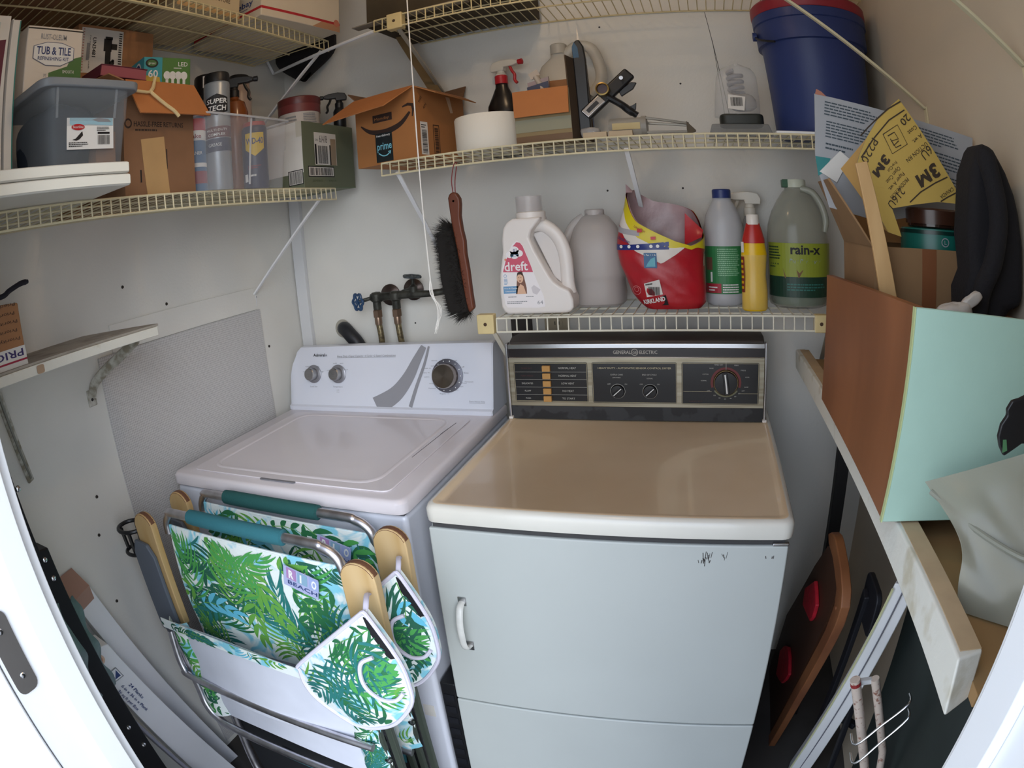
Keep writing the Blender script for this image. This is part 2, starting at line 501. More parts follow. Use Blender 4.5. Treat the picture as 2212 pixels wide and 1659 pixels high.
def wall_screw(par, p, n, r=.004, m=None):
    link('screw', MB().lathe([(r, 0), (r * .8, .0025), (0, .003)], 8, ax=n, c=p), m or mat('dark_screw', '#3a3532', .6, metal=.4), par)
for (y, z) in ((1.02, 1.12), (1.26, .99), (1.505, 1.285), (1.40, 1.30), (.97, 1.40), (1.12, 1.33), (.75, .93), (.72, .84), (1.54, 1.12), (.70, .66)):
    wall_screw(left, (LX, y, z), 'x', .0045)
for (x, z) in ((-.24, 1.99), (-.05, 1.50), (-.26, 1.50), (-.03, 1.80), (-.95, 1.16), (-.88, 1.25), (-.88, 1.14)):
    link('nail', MB().lathe([(.003, 0), (.002, -.0025), (0, -.003)], 8, ax='y', c=(x, BY, z)), mat('dark_nail', '#2a2624', .6), back)
# pencil line and scratch on the back wall, above the plastic blister
link('pencil_line', MB().bar((.065, BY - .0003, 2.02), (.098, BY - .0003, 1.70), .0016, .0006, (0, 1, 0)).bar((.075, BY - .0003, 1.93), (.086, BY - .0003, 1.66), .0012, .0006, (0, 1, 0)), mat('pencil', '#55524f', .8), back)

# ------------------------------------------------------------------ ceiling bulb socket (above the frame) with its pull cord
lf = T('ceiling_lamp', 'bare ceiling bulb in white socket above the shelves with pull cord', 'lamp', (-.36, .95, CZ))
lf.part('socket', MB().lathe([(.055, 0), (.055, -.02), (.03, -.035), (.022, -.08), (.022, -.10)], 24), white_pl, smooth=True)
lf.part('bulb', MB().lathe([(.013, -.10), (.014, -.125), (.028, -.165), (.031, -.19), (.024, -.212), (.008, -.222), (0, -.223)], 24), mat('bulb_glass', '#f4ead6', .1, alpha=.25), smooth=True)
cord = smooth([(-.36, 1.0, 2.33), (-.52, 1.14, 2.18), (-.572, 1.20, 2.10), (-.568, 1.20, 1.75), (-.566, 1.20, 1.50), (-.562, 1.20, 1.32)], 6)
lf.part('pull_cord', MB().tube(cord, .0015, 6), mat('white_cord', '#e6e2dc', .8), w=True, smooth=True)
fr = MB()
for k in range(7):
    a = rnd.uniform(-1, 1)
    fr.tube(smooth([(-.562, 1.20, 1.325), (-.56 + a * .004, 1.20 + a * .004, 1.29), (-.553 + .003 * k * .5, 1.2 - a * .006, 1.255), (-.556 + a * .006, 1.2 + a * .005, 1.205 + .008 * (k % 3))], 4), .0007, 4)
lf.part('frayed_end', fr, mat('white_cord', '', 0), w=True)

# ================================================================== WASHER
w = T('washing_machine', 'white top-loading washing machine with two small dials and one large steel dial', 'washing machine', (-.918, 1.3, 0))
x0, x1, y0, y1 = -1.262, -.571, .985, 1.66
w.part('cabinet', MB().box((x0, y0, .02), (x1, y1, .878)), enam_m, w=True, bevel=.012, bseg=3)
def washer_top():
    b = MB()
    r = rrect(x0 - .003, y0 - .008, x1 + .003, y1, .022, 4)
    rings = [(0, .884), (0, .906), (.004, .912), (.010, .914)]
    n = len(r); cx_, cy_ = (x0 + x1) / 2, (y0 + y1) / 2
    for off, z in rings:
        b.v += [(x + (off if x < cx_ else -off), y + (off if y < cy_ else -off), z) for x, y in r]
    for k in range(len(rings) - 1):
        for i in range(n): b.f.append((k * n + i, k * n + (i + 1) % n, (k + 1) * n + (i + 1) % n, (k + 1) * n + i)); b.m.append(0)
    b.f.append(tuple(range((len(rings) - 1) * n, len(rings) * n))); b.m.append(0)
    b.f.append(tuple(range(n - 1, -1, -1))); b.m.append(0)
    return b
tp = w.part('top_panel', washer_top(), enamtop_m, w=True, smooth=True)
w.part('top_seam', MB().box((x0 + .006, y0 + .004, .877), (x1 - .006, y1, .885)), mat('seam_grey', '#5b5b62', .8), w=True)  # grey strip filling the joint below the top panel
# lid with raised rim, hinged at the back
def ringstrip(outer, inner, z0, z1, z2):
    """a low ridge: outer loop at z0, crest between, inner loop at z2"""
    b = MB(); n = len(outer)
    mid = [((a[0] + c[0]) / 2, (a[1] + c[1]) / 2) for a, c in zip(outer, inner)]
    for L_, z in ((outer, z0), (mid, z1), (inner, z2)): b.v += [(x, y, z) for x, y in L_]
    for k in range(2):
        for i in range(n): b.f.append((k * n + i, k * n + (i + 1) % n, (k + 1) * n + (i + 1) % n, (k + 1) * n + i)); b.m.append(0)
    return b
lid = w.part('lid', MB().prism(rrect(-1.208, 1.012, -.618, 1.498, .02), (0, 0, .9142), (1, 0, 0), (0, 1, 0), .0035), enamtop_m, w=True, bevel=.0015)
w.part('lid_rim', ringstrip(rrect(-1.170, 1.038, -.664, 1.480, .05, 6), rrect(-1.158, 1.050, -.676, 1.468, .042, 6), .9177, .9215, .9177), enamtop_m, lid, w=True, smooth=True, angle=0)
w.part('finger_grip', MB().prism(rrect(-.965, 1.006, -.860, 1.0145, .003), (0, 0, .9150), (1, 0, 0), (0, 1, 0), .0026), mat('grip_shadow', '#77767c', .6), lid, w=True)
w.part('scuff', MB().bar((-.655, 1.20, .9178), (-.650, 1.40, .9178), .0016, .0006).bar((-.652, 1.36, .9178), (-.646, 1.45, .9178), .002, .0006), mat('scuff_grey', '#6f6b70', .8), tp, w=True)
# console: curved left end, tilted face
def console_sec(x, top, ins):
    return [(x, 1.527 + ins, .914), (x, 1.527 + ins, .926), (x, 1.536 + ins, .930), (x, 1.536 + ins + .036 * (top - .93) / .175, top - .012), (x, 1.578 + ins, top), (x, 1.60, top + .003), (x, 1.655, top - .01), (x, 1.655, .914)]
secs = [(-1.266, 1.00, .012), (-1.262, 1.03, .004), (-1.250, 1.065, 0), (-1.236, 1.090, 0), (-1.218, 1.104, 0), (-.575, 1.106, 0), (-.571, 1.103, .003)]
b = MB()
for x, t_, i_ in secs: b.v += console_sec(x, t_, i_)
m_ = 8
for k in range(len(secs) - 1):
    for i in range(m_): b.f.append((k * m_ + i, k * m_ + (i + 1) % m_, (k + 1) * m_ + (i + 1) % m_, (k + 1) * m_ + i)[::-1]); b.m.append(0)
b.f.append(tuple(range(m_))[::1]); b.f.append(tuple((len(secs) - 1) * m_ + i for i in range(m_))[::-1]); b.m += [0, 0]
con = w.part('console', b, enam_m, w=True, smooth=True, angle=25)
fv = V(0, .036, .175).normalized()
fo = V(0, 1.5357, .930)
def wz(z): return (z - .930) / fv.z
d = D((0, fo.y, fo.z), (1, 0, 0), fv)
sw = mat('swoosh_grey', '#8f8f95', .45)
# two grey swooshes
pts = [(-.776, wz(1.100)), (-.800, wz(1.06)), (-.830, wz(1.01)), (-.872, wz(.965)), (-.935, wz(.931))]
d.path(smooth([(*p, 0) for p in pts], 5) and [(p.x, p.y) for p in smooth([(*p, 0) for p in pts], 5)], [lerp(.017, .056, k / 20) for k in range(21)], sw, 1)
pts2 = [(-.760, wz(1.100)), (-.775, wz(1.05)), (-.800, wz(.99)), (-.822, wz(.931))]
d.path([(p.x, p.y) for p in smooth([(*p, 0) for p in pts2], 5)], [lerp(.006, .012, k / 15) for k in range(16)], sw, 1)
d.build(w, 'swoosh', con, w=True)
d = D((0, fo.y, fo.z), (1, 0, 0), fv)
d.text('Admiral', -1.163, wz(1.077), .045, .0085, ink_m, 1, bold=.02).text('R', -1.115, wz(1.077), .006, .0055, ink_m, 1)
d.text('Heavy Duty • Super Capacity • 4 Cycle • 2 Speed Combinations', -1.072, wz(1.0735), .205, .006, grey_ink, 1, shear=.15)
d.rect(-1.072, wz(1.0715), -.867, wz(1.0722), grey_ink, 1)
d.text('Load Size', -1.178, wz(.984), .028, .0042, grey_ink, 1).text('Temperature', -1.090, wz(.984), .036, .0042, grey_ink, 1)
d.text('wash', -1.077, wz(.975), .010, .003, grey_ink, 1).text('rinse', -1.077, wz(.969), .010, .003, grey_ink, 1)
for cx_, tags in ((-1.162, (('small', -.028, .022), ('medium', .014, .022), ('large', .030, .006), ('extra', -.038, .006))), (-1.069, (('cold', -.012, .031), ('warm', .012, .031), ('hot', .030, .012), ('cold', -.036, .010)))):
    for s_, dx, dz in tags: d.text(s_, cx_ + dx - .006, wz(1.024) + dz, .013, .003, grey_ink, 1)
for s_, a in (('Normal', 128), ('spin', 100), ('off', 62), ('off', 30), ('Rinse', 8), ('Permanent', -20), ('Press', -28), ('wash', -42), ('spin', -62), ('soak', -90), ('Regular 14', -98), ('off', -75), ('Delicate', -135), ('rinse', -150), ('wash 6', 185), ('heavy 14', 172), ('wash 10', 158), ('wash', 145)):
    r_ = .050 + (.006 if len(s_) > 5 else 0)
    wd_ = .0028 * len(s_)
    d.text(s_, -.704 + (r_ + wd_ / 2) * math.cos(R(a)) - wd_ / 2, wz(1.019) + (r_ - .004) * math.sin(R(a)), wd_, .003, grey_ink, 1)
d.text('Extra Heavy Duty', -.640, wz(.948), .046, .0042, grey_ink, 1, shear=.15).rect(-.640, wz(.9455), -.594, wz(.9462), grey_ink, 1)
d.build(w, 'lettering', con, w=True)
fn_ = V(1, 0, 0).cross(fv)  # outward (towards -y)
def face_mat(x, z): # local z out of the console face
    p = V(x, fo.y, fo.z) + fv * wz(z)
    Rm = Matrix((V(1, 0, 0), fv, fn_)).transposed().to_4x4()
    return Matrix.Translation(p) @ Rm
for x in (-1.162, -1.069):
    X = face_mat(x, 1.024)
    dl = w.part('dial', MB().lathe([(.028, 0), (.028, .003), (.022, .006)], 32, X=X), mat('satin_ring', '#9c9ca3', .35, metal=.7), w=True, smooth=True)
    w.part('dial_knob', MB().lathe([(.0195, .006), (.0185, .028), (.0165, .030), (.012, .0292), (0, .027)], 32, X=X), steel_m, dl, w=True, smooth=True)
X = face_mat(-.704, 1.019)
dl = w.part('timer_dial', MB().lathe([(.047, 0), (.047, .003), (.034, .006)], 48, X=X), mat('dial_ring', '#6d6d77', .35, metal=.6), w=True, smooth=True)
w.part('timer_knob', MB().lathe([(.035, .006), (.034, .030), (.032, .034), (.0315, .0335), (0, .030)], 48, X=X), mat('turned_steel', '#9a8f86', .22, metal=1), dl, w=True, smooth=True)
dd = D(P=lambda x, y, h: X @ V(x, y, .0052 + h))
for k in range(14): dd.ell(.0415 * math.cos(k * .449), .0415 * math.sin(k * .449), .0016, .0016, white_ink, 1, 8)
dd.build(w, 'dial_dots', dl, w=True)
w.part('rating_sticker', MB().box((x1 - .05, y0 - .001, .30), (x1 - .02, y0, .34)), paper_m, w=True)

# ================================================================== DRYER
dr = T('tumble_dryer', 'almond-topped older front-loading dryer with black console beside the washing machine', 'dryer', (-.18, 1.3, 0))
x0, x1, y0, y1 = -.523, .166, .985, 1.66
dr.part('cabinet', MB().box((x0 + .004, y0, .012), (x1 - .004, y1, .872)), dry_m, w=True, bevel=.008, bseg=2)
# front: door panel above, service panel below, thin dark joints between
door = dr.part('door', MB().box((x0 + .004, y0 - .010, .400), (x1 - .004, y0 + .002, .866)), dry_m, w=True, bevel=.004)
dr.part('toe_panel', MB().box((x0 + .004, y0 - .010, .03), (x1 - .004, y0 + .002, .396)), dry_m, w=True, bevel=.004)
# curved pull, chrome worn through the white paint
hpts = smooth([(-.468, y0 - .010, .695), (-.466, y0 - .030, .690), (-.466, y0 - .040, .660), (-.465, y0 - .042, .632), (-.465, y0 - .038, .600), (-.464, y0 - .028, .583), (-.463, y0 - .010, .577)], 4)
hb = MB()
for a, b_ in zip(hpts[:-1], hpts[1:]): pass
hb.tube(hpts, [.0075] * len(hpts), 10, flat=.55)
hd = dr.part('handle', hb, mat('worn_white_handle', '#d9d8d3', .3, var=.1, vscale=60), door, w=True, smooth=True)
dr.part('handle_foot', MB().box((-.476, y0 - .013, .686), (-.458, y0 - .010, .708)), chrome_m, door, w=True, bevel=.001)
dr.part('handle_foot', MB().box((-.474, y0 - .013, .566), (-.454, y0 - .010, .590)), chrome_m, door, w=True, bevel=.001)
b = MB()
q = random.Random(5)
for (cx_, n_) in ((.003, 9), (.018, 7), (.045, 4), (.128, 3)):
    for k in range(n_):
        xx = cx_ + q.uniform(-.008, .008); zz = q.uniform(.835, .856)
        b.bar((xx, y0 - .0103, zz), (xx + q.uniform(-.002, .002), y0 - .0103, zz - q.uniform(.004, .014)), q.uniform(.0007, .0019), .0005, (0, 1, 0))

dr.part('paint_chips', b, mat('chip_dark', '#4b4744', .8), door, w=True, kind='stuff')
# top: slightly dished almond field inside a rolled white lip
def dryer_top():
    b = MB()
    base = (x0 - .002, y0 - .012, x1 + .004, y1)
    rings = [(0.001, .879, 0), (0, .886, 0), (0, .904, 0), (.004, .912, 0), (.012, .915, 0), (.022, .9145, 0), (.027, .9115, 1)]
    n = None
    for off, z, _ in rings:
        L_ = rrect(base[0] + off, base[1] + off, base[2] - off, base[3] - off, max(.022 - off * .4, .012), 5); n = len(L_)
        b.v += [(x, y, z) for x, y in L_]
    for k in range(len(rings) - 1):
        for i in range(n): b.f.append((k * n + i, k * n + (i + 1) % n, (k + 1) * n + (i + 1) % n, (k + 1) * n + i)); b.m.append(1 if k >= 4 else 0)
    b.f.append(tuple(range((len(rings) - 1) * n, len(rings) * n))); b.m.append(1)
    b.f.append(tuple(range(n - 1, -1, -1))); b.m.append(0)
    return b
dr.part('top_panel', dryer_top(), [mat('aged_white_lip', '#ddd9cf', .25, var=.04, coat=.4), almond_m], w=True, smooth=True, angle=50)
dr.part('top_seam', MB().box((x0 + .012, y0 - .004, .864), (x1 - .012, y1, .881)), mat('dark_gasket', '#3d3c3d', .8), w=True)
dr.part('corner_clip', MB().box((x1 - .035, y0 - .012, .866), (x1 - .004, y0 - .002, .872)), chrome_m, w=True, bevel=.002)
# console: black box with brushed surround
cx0, cx1 = -.508, .146
bk = mat('console_black', '#141416', .28)
con = dr.part('console', MB().prism([(1.520, .915), (1.520, 1.104), (1.528, 1.118), (1.552, 1.126), (1.652, 1.122), (1.652, .915)], (cx0, 0, 0), (0, 1, 0), (0, 0, 1), cx1 - cx0), mat('console_shell', '#4a4442', .45, metal=.3), w=True, bevel=.003)
dr.part('lower_strip', MB().box((cx0, 1.512, .915), (cx1, 1.5195, .950)), mat('peeling_black', '#17171a', .5, col2='#2f3033', vscale=14, lo=.48, hi=.52), con, w=True)
dr.part('surround', MB().box((cx0, 1.512, .950), (cx1, 1.5195, 1.079)), mat('brushed_surround', '#a9a391', .38, metal=.75, col2='#948c78', vscale=22, stretch=(.3, 1, 6)), con, w=True, bevel=.001)
dr.part('name_band', MB().box((cx0, 1.513, 1.080), (cx1, 1.5195, 1.103)), mat('band_black', '#1b1416', .3), con, w=True)
dr.part('chrome_strip', MB().box((cx0, 1.509, 1.102), (cx1, 1.5195, 1.114)).box((cx0, 1.5105, 1.0775), (cx1, 1.5195, 1.0805)), chrome_m, con, w=True, bevel=.0015)
for xx in (cx0 - .006, cx1 + .0005):
    dr.part('end_trim', MB().box((xx, 1.506, .916), (xx + .006, 1.53, 1.117)), chrome_m, con, w=True, bevel=.002)
    dr.part('trim_foot', MB().box((xx - .002, 1.503, .9155), (xx + .009, 1.515, .922)), white_pl, con, w=True, bevel=.001)
yy = 1.5118
gold = mat('gold_line', '#c9bd9a', .4); wr = mat('panel_white', '#b9b7b0', .6); maroon = mat('dial_red', '#6e2b2c', .5)
panels = [(-.496, .962, -.302, 1.066), (-.291, .961, -.076, 1.066), (-.064, .960, .133, 1.066)]
for (a, c_, b_, e_) in panels:
    g = dr.part('control_panel', MB().prism(rrect(a, c_, b_, e_, .004), (0, yy, 0), (1, 0, 0), (0, 0, 1), .0006), bk, con, w=True)
d = D((0, yy - .0008, 0), (1, 0, 0), (0, 0, 1))
for (a, c_, b_, e_) in panels: d.frame(a + .0015, c_ + .0015, b_ - .0015, e_ - .0015, .0008, gold)
rows = [(1.051, 'TIMED DRY', 'NORMAL HEAT', 0), (1.031, 'PERM PRESS', 'NORMAL HEAT', 0), (1.011, 'DELICATES', 'LOW HEAT', 1), (.991, 'FLUFF', 'NO HEAT', 1), (.971, 'PUSH', 'TO START', 1)]
dim = mat('worn_red_print', '#4b2a2c', .6)
for z, a_, b_, on in rows:
    la, lb = len(a_) * .0033, len(b_) * .0042
    d.text(a_, -.461 - la / 2, z - .002, la, .0042, wr if on else dim)
    d.text(b_, -.354 - lb / 2, z - .002, lb, .005, wr)
for z in (1.041, 1.021, 1.001, .981): d.rect(-.493, z - .0003, -.305, z + .0003, wr)
d.text('HEAVY DUTY - AUTOMATIC SENSOR CONTROL DRYER', -.275, 1.0495, .185, .0045, gold)
d.text('EXTRA CARE', -.243, 1.033, .031, .0037, wr).text('DRYNESS', -.238, 1.026, .020, .003, wr)
d.text('END OF CYCLE', -.163, 1.033, .036, .0037, wr).text('SIGNAL', -.152, 1.024, .016, .003, wr)
for cx_ in (-.226, -.144):
    d.ring(cx_, .992, .019, .0012, wr).text('OFF', cx_ - .026, 1.009, .008, .003, wr).text('ON', cx_ + .018, 1.009, .006, .003, wr)
d.ring(.048, 1.016, .039, .006, maroon, a0=-20, a1=88).ring(.048, 1.016, .039, .006, maroon, a0=92, a1=200).ring(.048, 1.016, .037, .0045, mat('olive_arc', '#77755a', .5), a0=215, a1=325)
d.rect(.0475, 1.045, .0485, 1.066, wr).rect(-.06, .993, .012, .9936, gold).rect(.084, .988, .130, .9886, gold)
for s_, a, r_ in (('TIMED DRY', 112, .050), ('MORE', 135, .052), ('COTTON', 158, .056), ('NORMAL', 176, .056), ('OFF', 208, .050), ('PERM', 60, .052), ('PRESS', 36, .054), ('LESS', 14, .056), ('DAMP', -14, .054), ('OFF', -28, .05), ('10', 232, .046), ('20', 250, .046), ('30', 268, .046), ('40', 286, .046), ('50', 302, .046), ('60', 318, .046)):
    wd_ = .0025 * len(s_)
    d.text(s_, .048 + r_ * math.cos(R(a)) - wd_ / 2, 1.016 + (r_ - .003) * math.sin(R(a)), wd_, .0029, wr)
d.text('MINUTES', -.045, .966, .034, .0035, dim)
d.build(dr, 'panel_print', con, w=True)
d = D((0, 1.5128, 0), (1, 0, 0), (0, 0, 1))
d.text('GENERAL', -.235, 1.0875, .045, .0085, mat('silver_print', '#b9b2a8', .4), bold=.005).text('ELECTRIC', -.169, 1.0875, .045, .0085, mat('silver_print', '', 0), bold=.005)
d.ring(-.181, 1.0915, .0088, .001, mat('silver_print', '', 0)).ring(-.181, 1.0915, .0072, .0004, mat('silver_print', '', 0)).text('GE', -.1865, 1.088, .011, .007, mat('silver_print', '', 0), shear=.2)
d.build(dr, 'name_print', con, w=True)
for z, *_ in rows:
    dr.part('push_button', MB().box((-.4185, 1.503, z - .0075), (-.3975, 1.5115, z + .0075)), mat('amber_button', '#b98a4c', .35), con, w=True, bevel=.001)
def face2(x, z): return Matrix.Translation((x, 1.5108, z)) @ Matrix((V(1, 0, 0), V(0, 0, 1), V(0, -1, 0))).transposed().to_4x4()
for x, z, r_, h_, ang in ((-.226, .992, .0165, .012, 42), (-.144, .992, .0165, .012, 42), (.048, 1.016, .030, .020, 97)):
    X = face2(x, z)
    kb = dr.part('dial', MB().lathe([(r_ + .0015, 0), (r_ + .0015, .002), (r_, .004), (r_ * .95, h_ * .6), (r_ * .7, h_ * .62), (0, h_ * .62)], 36, X=X), [bk], con, w=True, smooth=True)
    ca, sa = math.cos(R(ang)), math.sin(R(ang))
    gr = MB().bar(X @ V(-ca * r_ * .9, -sa * r_ * .9, h_ * .8), X @ V(ca * r_ * .9, sa * r_ * .9, h_ * .8), r_ * .42, h_ * .5, (0, -1, 0))
    dr.part('dial_grip', gr, bk, kb, w=True, bevel=.001)
    dr.part('pointer', MB().bar(X @ V(-ca * r_ * .75, -sa * r_ * .75, h_ * 1.06), X @ V(ca * r_ * .85, sa * r_ * .85, h_ * 1.06), r_ * .12, .0008, (0, -1, 0)), white_ink, kb, w=True)
X = face2(.048, 1.016)
dr.part('dial_rim', MB().lathe([(.0315, .001), (.0325, .003), (.0315, .005), (.0305, .004)], 40, X=X), mat('brass_rim', '#a8926a', .3, metal=.9), con, w=True, smooth=True)

# ================================================================== WIRE SHELVES
def wire_shelf(name, label, along, a0, a1, front, back, top, lip=.034, group=None, cm=None):
    cream_m = cm or MATS['aged_white_vinyl']
    """along 'x': runs in x from a0 to a1, y from front to back; along 'y': runs in y, x from front to back."""
    mid = (a0 + a1) / 2
    P = (lambda a, c, z: (a, c, z)) if along == 'x' else (lambda a, c, z: (c, a, z))
    t = T(name, label, 'wire shelf', P(mid, (front + back) / 2, top - lip))
    r1, r2 = .0016, .0026
    s_ = 1 if back > front else -1
    n_ = int(round((a1 - a0) / .0254))
    dk = MB(); lp = MB()
    for k in range(n_ + 1):
        a = a0 + (a1 - a0) * k / n_
        dk.tube([P(a, front, top), P(a, back - s_ * .004, top)], r1, 5, caps=False)
        lp.tube([P(a, front, top), P(a, front - s_ * .0015, top - lip)], r1 * 1.15, 6, caps=False)
    dk.tube([P(a0, back - s_ * .004, top - r2), P(a1, back - s_ * .004, top - r2)], r2, 6)
    dk.tube([P(a0, (front + back) / 2, top - r2 - r1), P(a1, (front + back) / 2, top - r2 - r1)], r2, 6)
    dk.tube([P(a0, front + s_ * .06, top - r2 - r1), P(a1, front + s_ * .06, top - r2 - r1)], r2 * .8, 6)
    t.part('deck_wires', dk, cream_m, w=True, smooth=True, kind='stuff')
    t.part('lip_wires', lp, cream_m, w=True, smooth=True, kind='stuff')
    t.part('front_rail', MB().tube([P(a0, front + s_ * .001, top - r2 * .2), P(a1, front + s_ * .001, top - r2 * .2)], r2, 8), cream_m, w=True, smooth=True)
    t.part('lower_rail', MB().tube([P(a0, front - s_ * .0015, top - lip), P(a1, front - s_ * .0015, top - lip)], r2, 8), cream_m, w=True, smooth=True)
    return t
def brace(t, p, q, foot=True, m=None, n='x'):
    """diagonal support strap from the shelf front p down to the wall q"""
    t.part('brace', MB().bar(p, q, .012, .006, (0, 0, 1)), m or cream_m, w=True, bevel=.0015)
    if foot:
        x, y, z = q
        if n == 'x': s2 = 1 if x < 0 else -1; f_ = MB().box((min(x, x - .004 * s2), y - .008, z - .04), (max(x, x - .004 * s2), y + .008, z + .004)); 
        else: f_ = MB().box((x - .008, y, z - .04), (x + .008, y + .004, z + .004))
        t.part('brace_foot', f_, m or cream_m, w=True, bevel=.001)
def end_clip(t, x, y0_, z0, z1, w_=.036):
    c_ = t.part('end_clip', MB().box((x - w_ / 2, y0_ - .006, z0), (x + w_ / 2, y0_ + .02, z1)), cream2_m, w=True, bevel=.003)
    t.part('clip_hole', MB().lathe([(.0045, -.0065), (.004, -.0072), (0, -.0072)][::-1], 12, ax='y', c=(x, y0_, (z0 + z1) / 2)), mat('rust_hole', '#4a3626', .8), c_, w=True)
SHF = 1.44
s_lo = wire_shelf('wire_shelf', 'short white wire shelf right above the dryer holding the detergent bottles', 'x', -.507, .262, SHF, BY, 1.194)
end_clip(s_lo, -.535, SHF, 1.156, 1.205, .044); end_clip(s_lo, .277, SHF, 1.156, 1.198, .032)
brace(s_lo, (-.520, SHF + .01, 1.16), (-.535, BY - .004, .93), n='y')
brace(s_lo, (.305, SHF + .03, 1.17), (.330, BY - .004, .99), n='y', m=mat('dusty_brace', '#9b9486', .7))
s_mb = wire_shelf('wire_shelf', 'long cream wire shelf on the back wall carrying the bucket and delivery box', 'x', -.787, RX - .006, SHF, BY, 1.614, cm=mat('cream_vinyl', '#dcd2b0', .45, var=.12, vscale=10))
brace(s_mb, (-.745, SHF + .005, 1.585), (-.775 + .03, BY - .004, 1.30), n='y', m=white_m)
brace(s_mb, (-.165, SHF + .005, 1.585), (-.150, BY - .004, 1.34), n='y', m=white_m)
s_ml = wire_shelf('wire_shelf', 'long cream wire shelf on the left wall carrying tubs and boxes', 'y', FY + .01, 1.570, -1.02, LX, 1.582, cm=MATS['cream_vinyl'])
brace(s_ml, (-1.03, 1.505, 1.555), (LX + .004, 1.497, 1.295), m=white_m)
s_tb = wire_shelf('wire_shelf', 'top wire shelf on the back wall, its left end clipped with a square plastic cap', 'x', -.787, RX - .006, SHF, BY, 2.026, lip=.036, cm=yell_m)
end_clip(s_tb, -.725, SHF, 1.984, 2.032, .045)
brace(s_tb, (-.72, SHF + .005, 1.99), (-.70, BY - .004, 1.80), n='y', m=mat('dusty_brace', '', 0))
s_tb.part('corner_support', MB().tube(smooth([(-.79, SHF, 1.993), (-1.05, 1.52, 2.00), (-1.305, 1.66, 2.035)], 4) + [V(-1.312, 1.63, 2.085)], .0055, 8), white_m, w=True, smooth=True)
s_tl = wire_shelf('wire_shelf', 'top wire shelf on the left wall with parcels resting on it', 'y', FY + .01, 1.570, -1.02, LX, 2.056, lip=.036, cm=yell_m)
brace(s_tl, (-1.03, 1.545, 2.02), (LX + .004, 1.53, 1.775), m=white_m)
s_tr = wire_shelf('wire_shelf', 'top wire shelf on the right wall above the frame, held by two diagonal straps', 'y', FY + .01, 1.34, .045, RX, 2.056, lip=.036, cm=yell_m)
brace(s_tr, (.055, 1.250, 2.02), (RX - .004, 1.245, 1.662), m=mat('brace_cream', '#cfc6a6', .5)); brace(s_tr, (.055, .79, 2.02), (RX - .004, .782, 1.662), m=MATS['brace_cream'])

# ================================================================== BUILDERS for shelf goods (local frame: base at z 0, front towards -y)
FACE = R(90)      # turns a front towards +x, the closet's middle, for goods on the left wall
def front_d(w_, d_, lift=0): return D((-w_ / 2, -d_ / 2 - lift, 0), (1, 0, 0), (0, 0, 1))
def side_d(w_, d_): return D((-w_ / 2, d_ / 2, 0), (0, -1, 0), (0, 0, 1))
def rside_d(w_, d_): return D((w_ / 2, -d_ / 2, 0), (0, 1, 0), (0, 0, 1))
def closed_box(name, label, loc, rz, w_, d_, h_, m, cat='box', bev=.0015, seam=True, group=None):
    t = T(name, label, cat, loc, (0, 0, rz), group)
    b = t.part('body', MB().box((-w_ / 2, -d_ / 2, 0), (w_ / 2, d_ / 2, h_)), m, bevel=bev)
    return t, b
def open_box(t, w_, d_, h_, m, mi=None, th=.0035, name='body'):
    b = MB()
    b.box((-w_ / 2, -d_ / 2, 0), (w_ / 2, d_ / 2, th))
    b.box((-w_ / 2, -d_ / 2, th), (w_ / 2, -d_ / 2 + th, h_)).box((-w_ / 2, d_ / 2 - th, th), (w_ / 2, d_ / 2, h_))
    b.box((-w_ / 2, -d_ / 2 + th, th), (-w_ / 2 + th, d_ / 2 - th, h_)).box((w_ / 2 - th, -d_ / 2 + th, th), (w_ / 2, d_ / 2 - th, h_))
    return t.part(name, b, m)
def flap(t, p, q, r_, s_, m, th=.003, par=None, name='flap'):
    """cardboard flap with corners p q r s"""
    p, q, r_, s_ = map(V, (p, q, r_, s_)); n = (q - p).cross(s_ - p).normalized() * th
    b = MB(); P_ = lambda u, v: p * (1 - u) * (1 - v) + q * u * (1 - v) + r_ * u * v + s_ * (1 - u) * v
    b.sheet(P_, 2, 2, th)
    return t.part(name, b, m, par)
def spray_can(label, loc, r_, h_, bodyc, capc, bands=(), group=None, cap_h=.045, cap_r=None, roll=True):
    t = T('spray_can', label, 'spray can', loc, group=group)
    t.part('can_body', MB().lathe([(r_ * .94, 0), (r_, .004), (r_, h_ - .012), (r_ * .93, h_ - .004), (r_ * .78, h_)], 28), bodyc, smooth=True)
    cr_ = cap_r or r_ * .92
    t.part('cap', MB().lathe([(cr_, h_ - .006), (cr_, h_ + cap_h - .006), (cr_ * .93, h_ + cap_h), (cr_ * .9, h_ + cap_h - .003), (0, h_ + cap_h - .004)], 28), capc, smooth=True)
    for z0, z1, m in bands:
        t.part('label_band', MB().lathe([(r_ + .0004, z0), (r_ + .0005, z1)], 28), m, smooth=True)
    t.r = r_
    return t
def cyl_d(r_, a0, c=(0, 0)):
    """print wrapped on a cylinder; x runs to the right seen from outside, x = 0 at azimuth a0"""
    def P(x, y, h):
        a = a0 + x / r_
        return V(c[0] + (r_ + .0006 + h) * math.cos(a), c[1] + (r_ + .0006 + h) * math.sin(a), y)
    return D(P=P)
def az_to_cam(x, y): return math.atan2(0 - y, 0 - x)

ZL = 1.5838        # deck of the left wall shelf
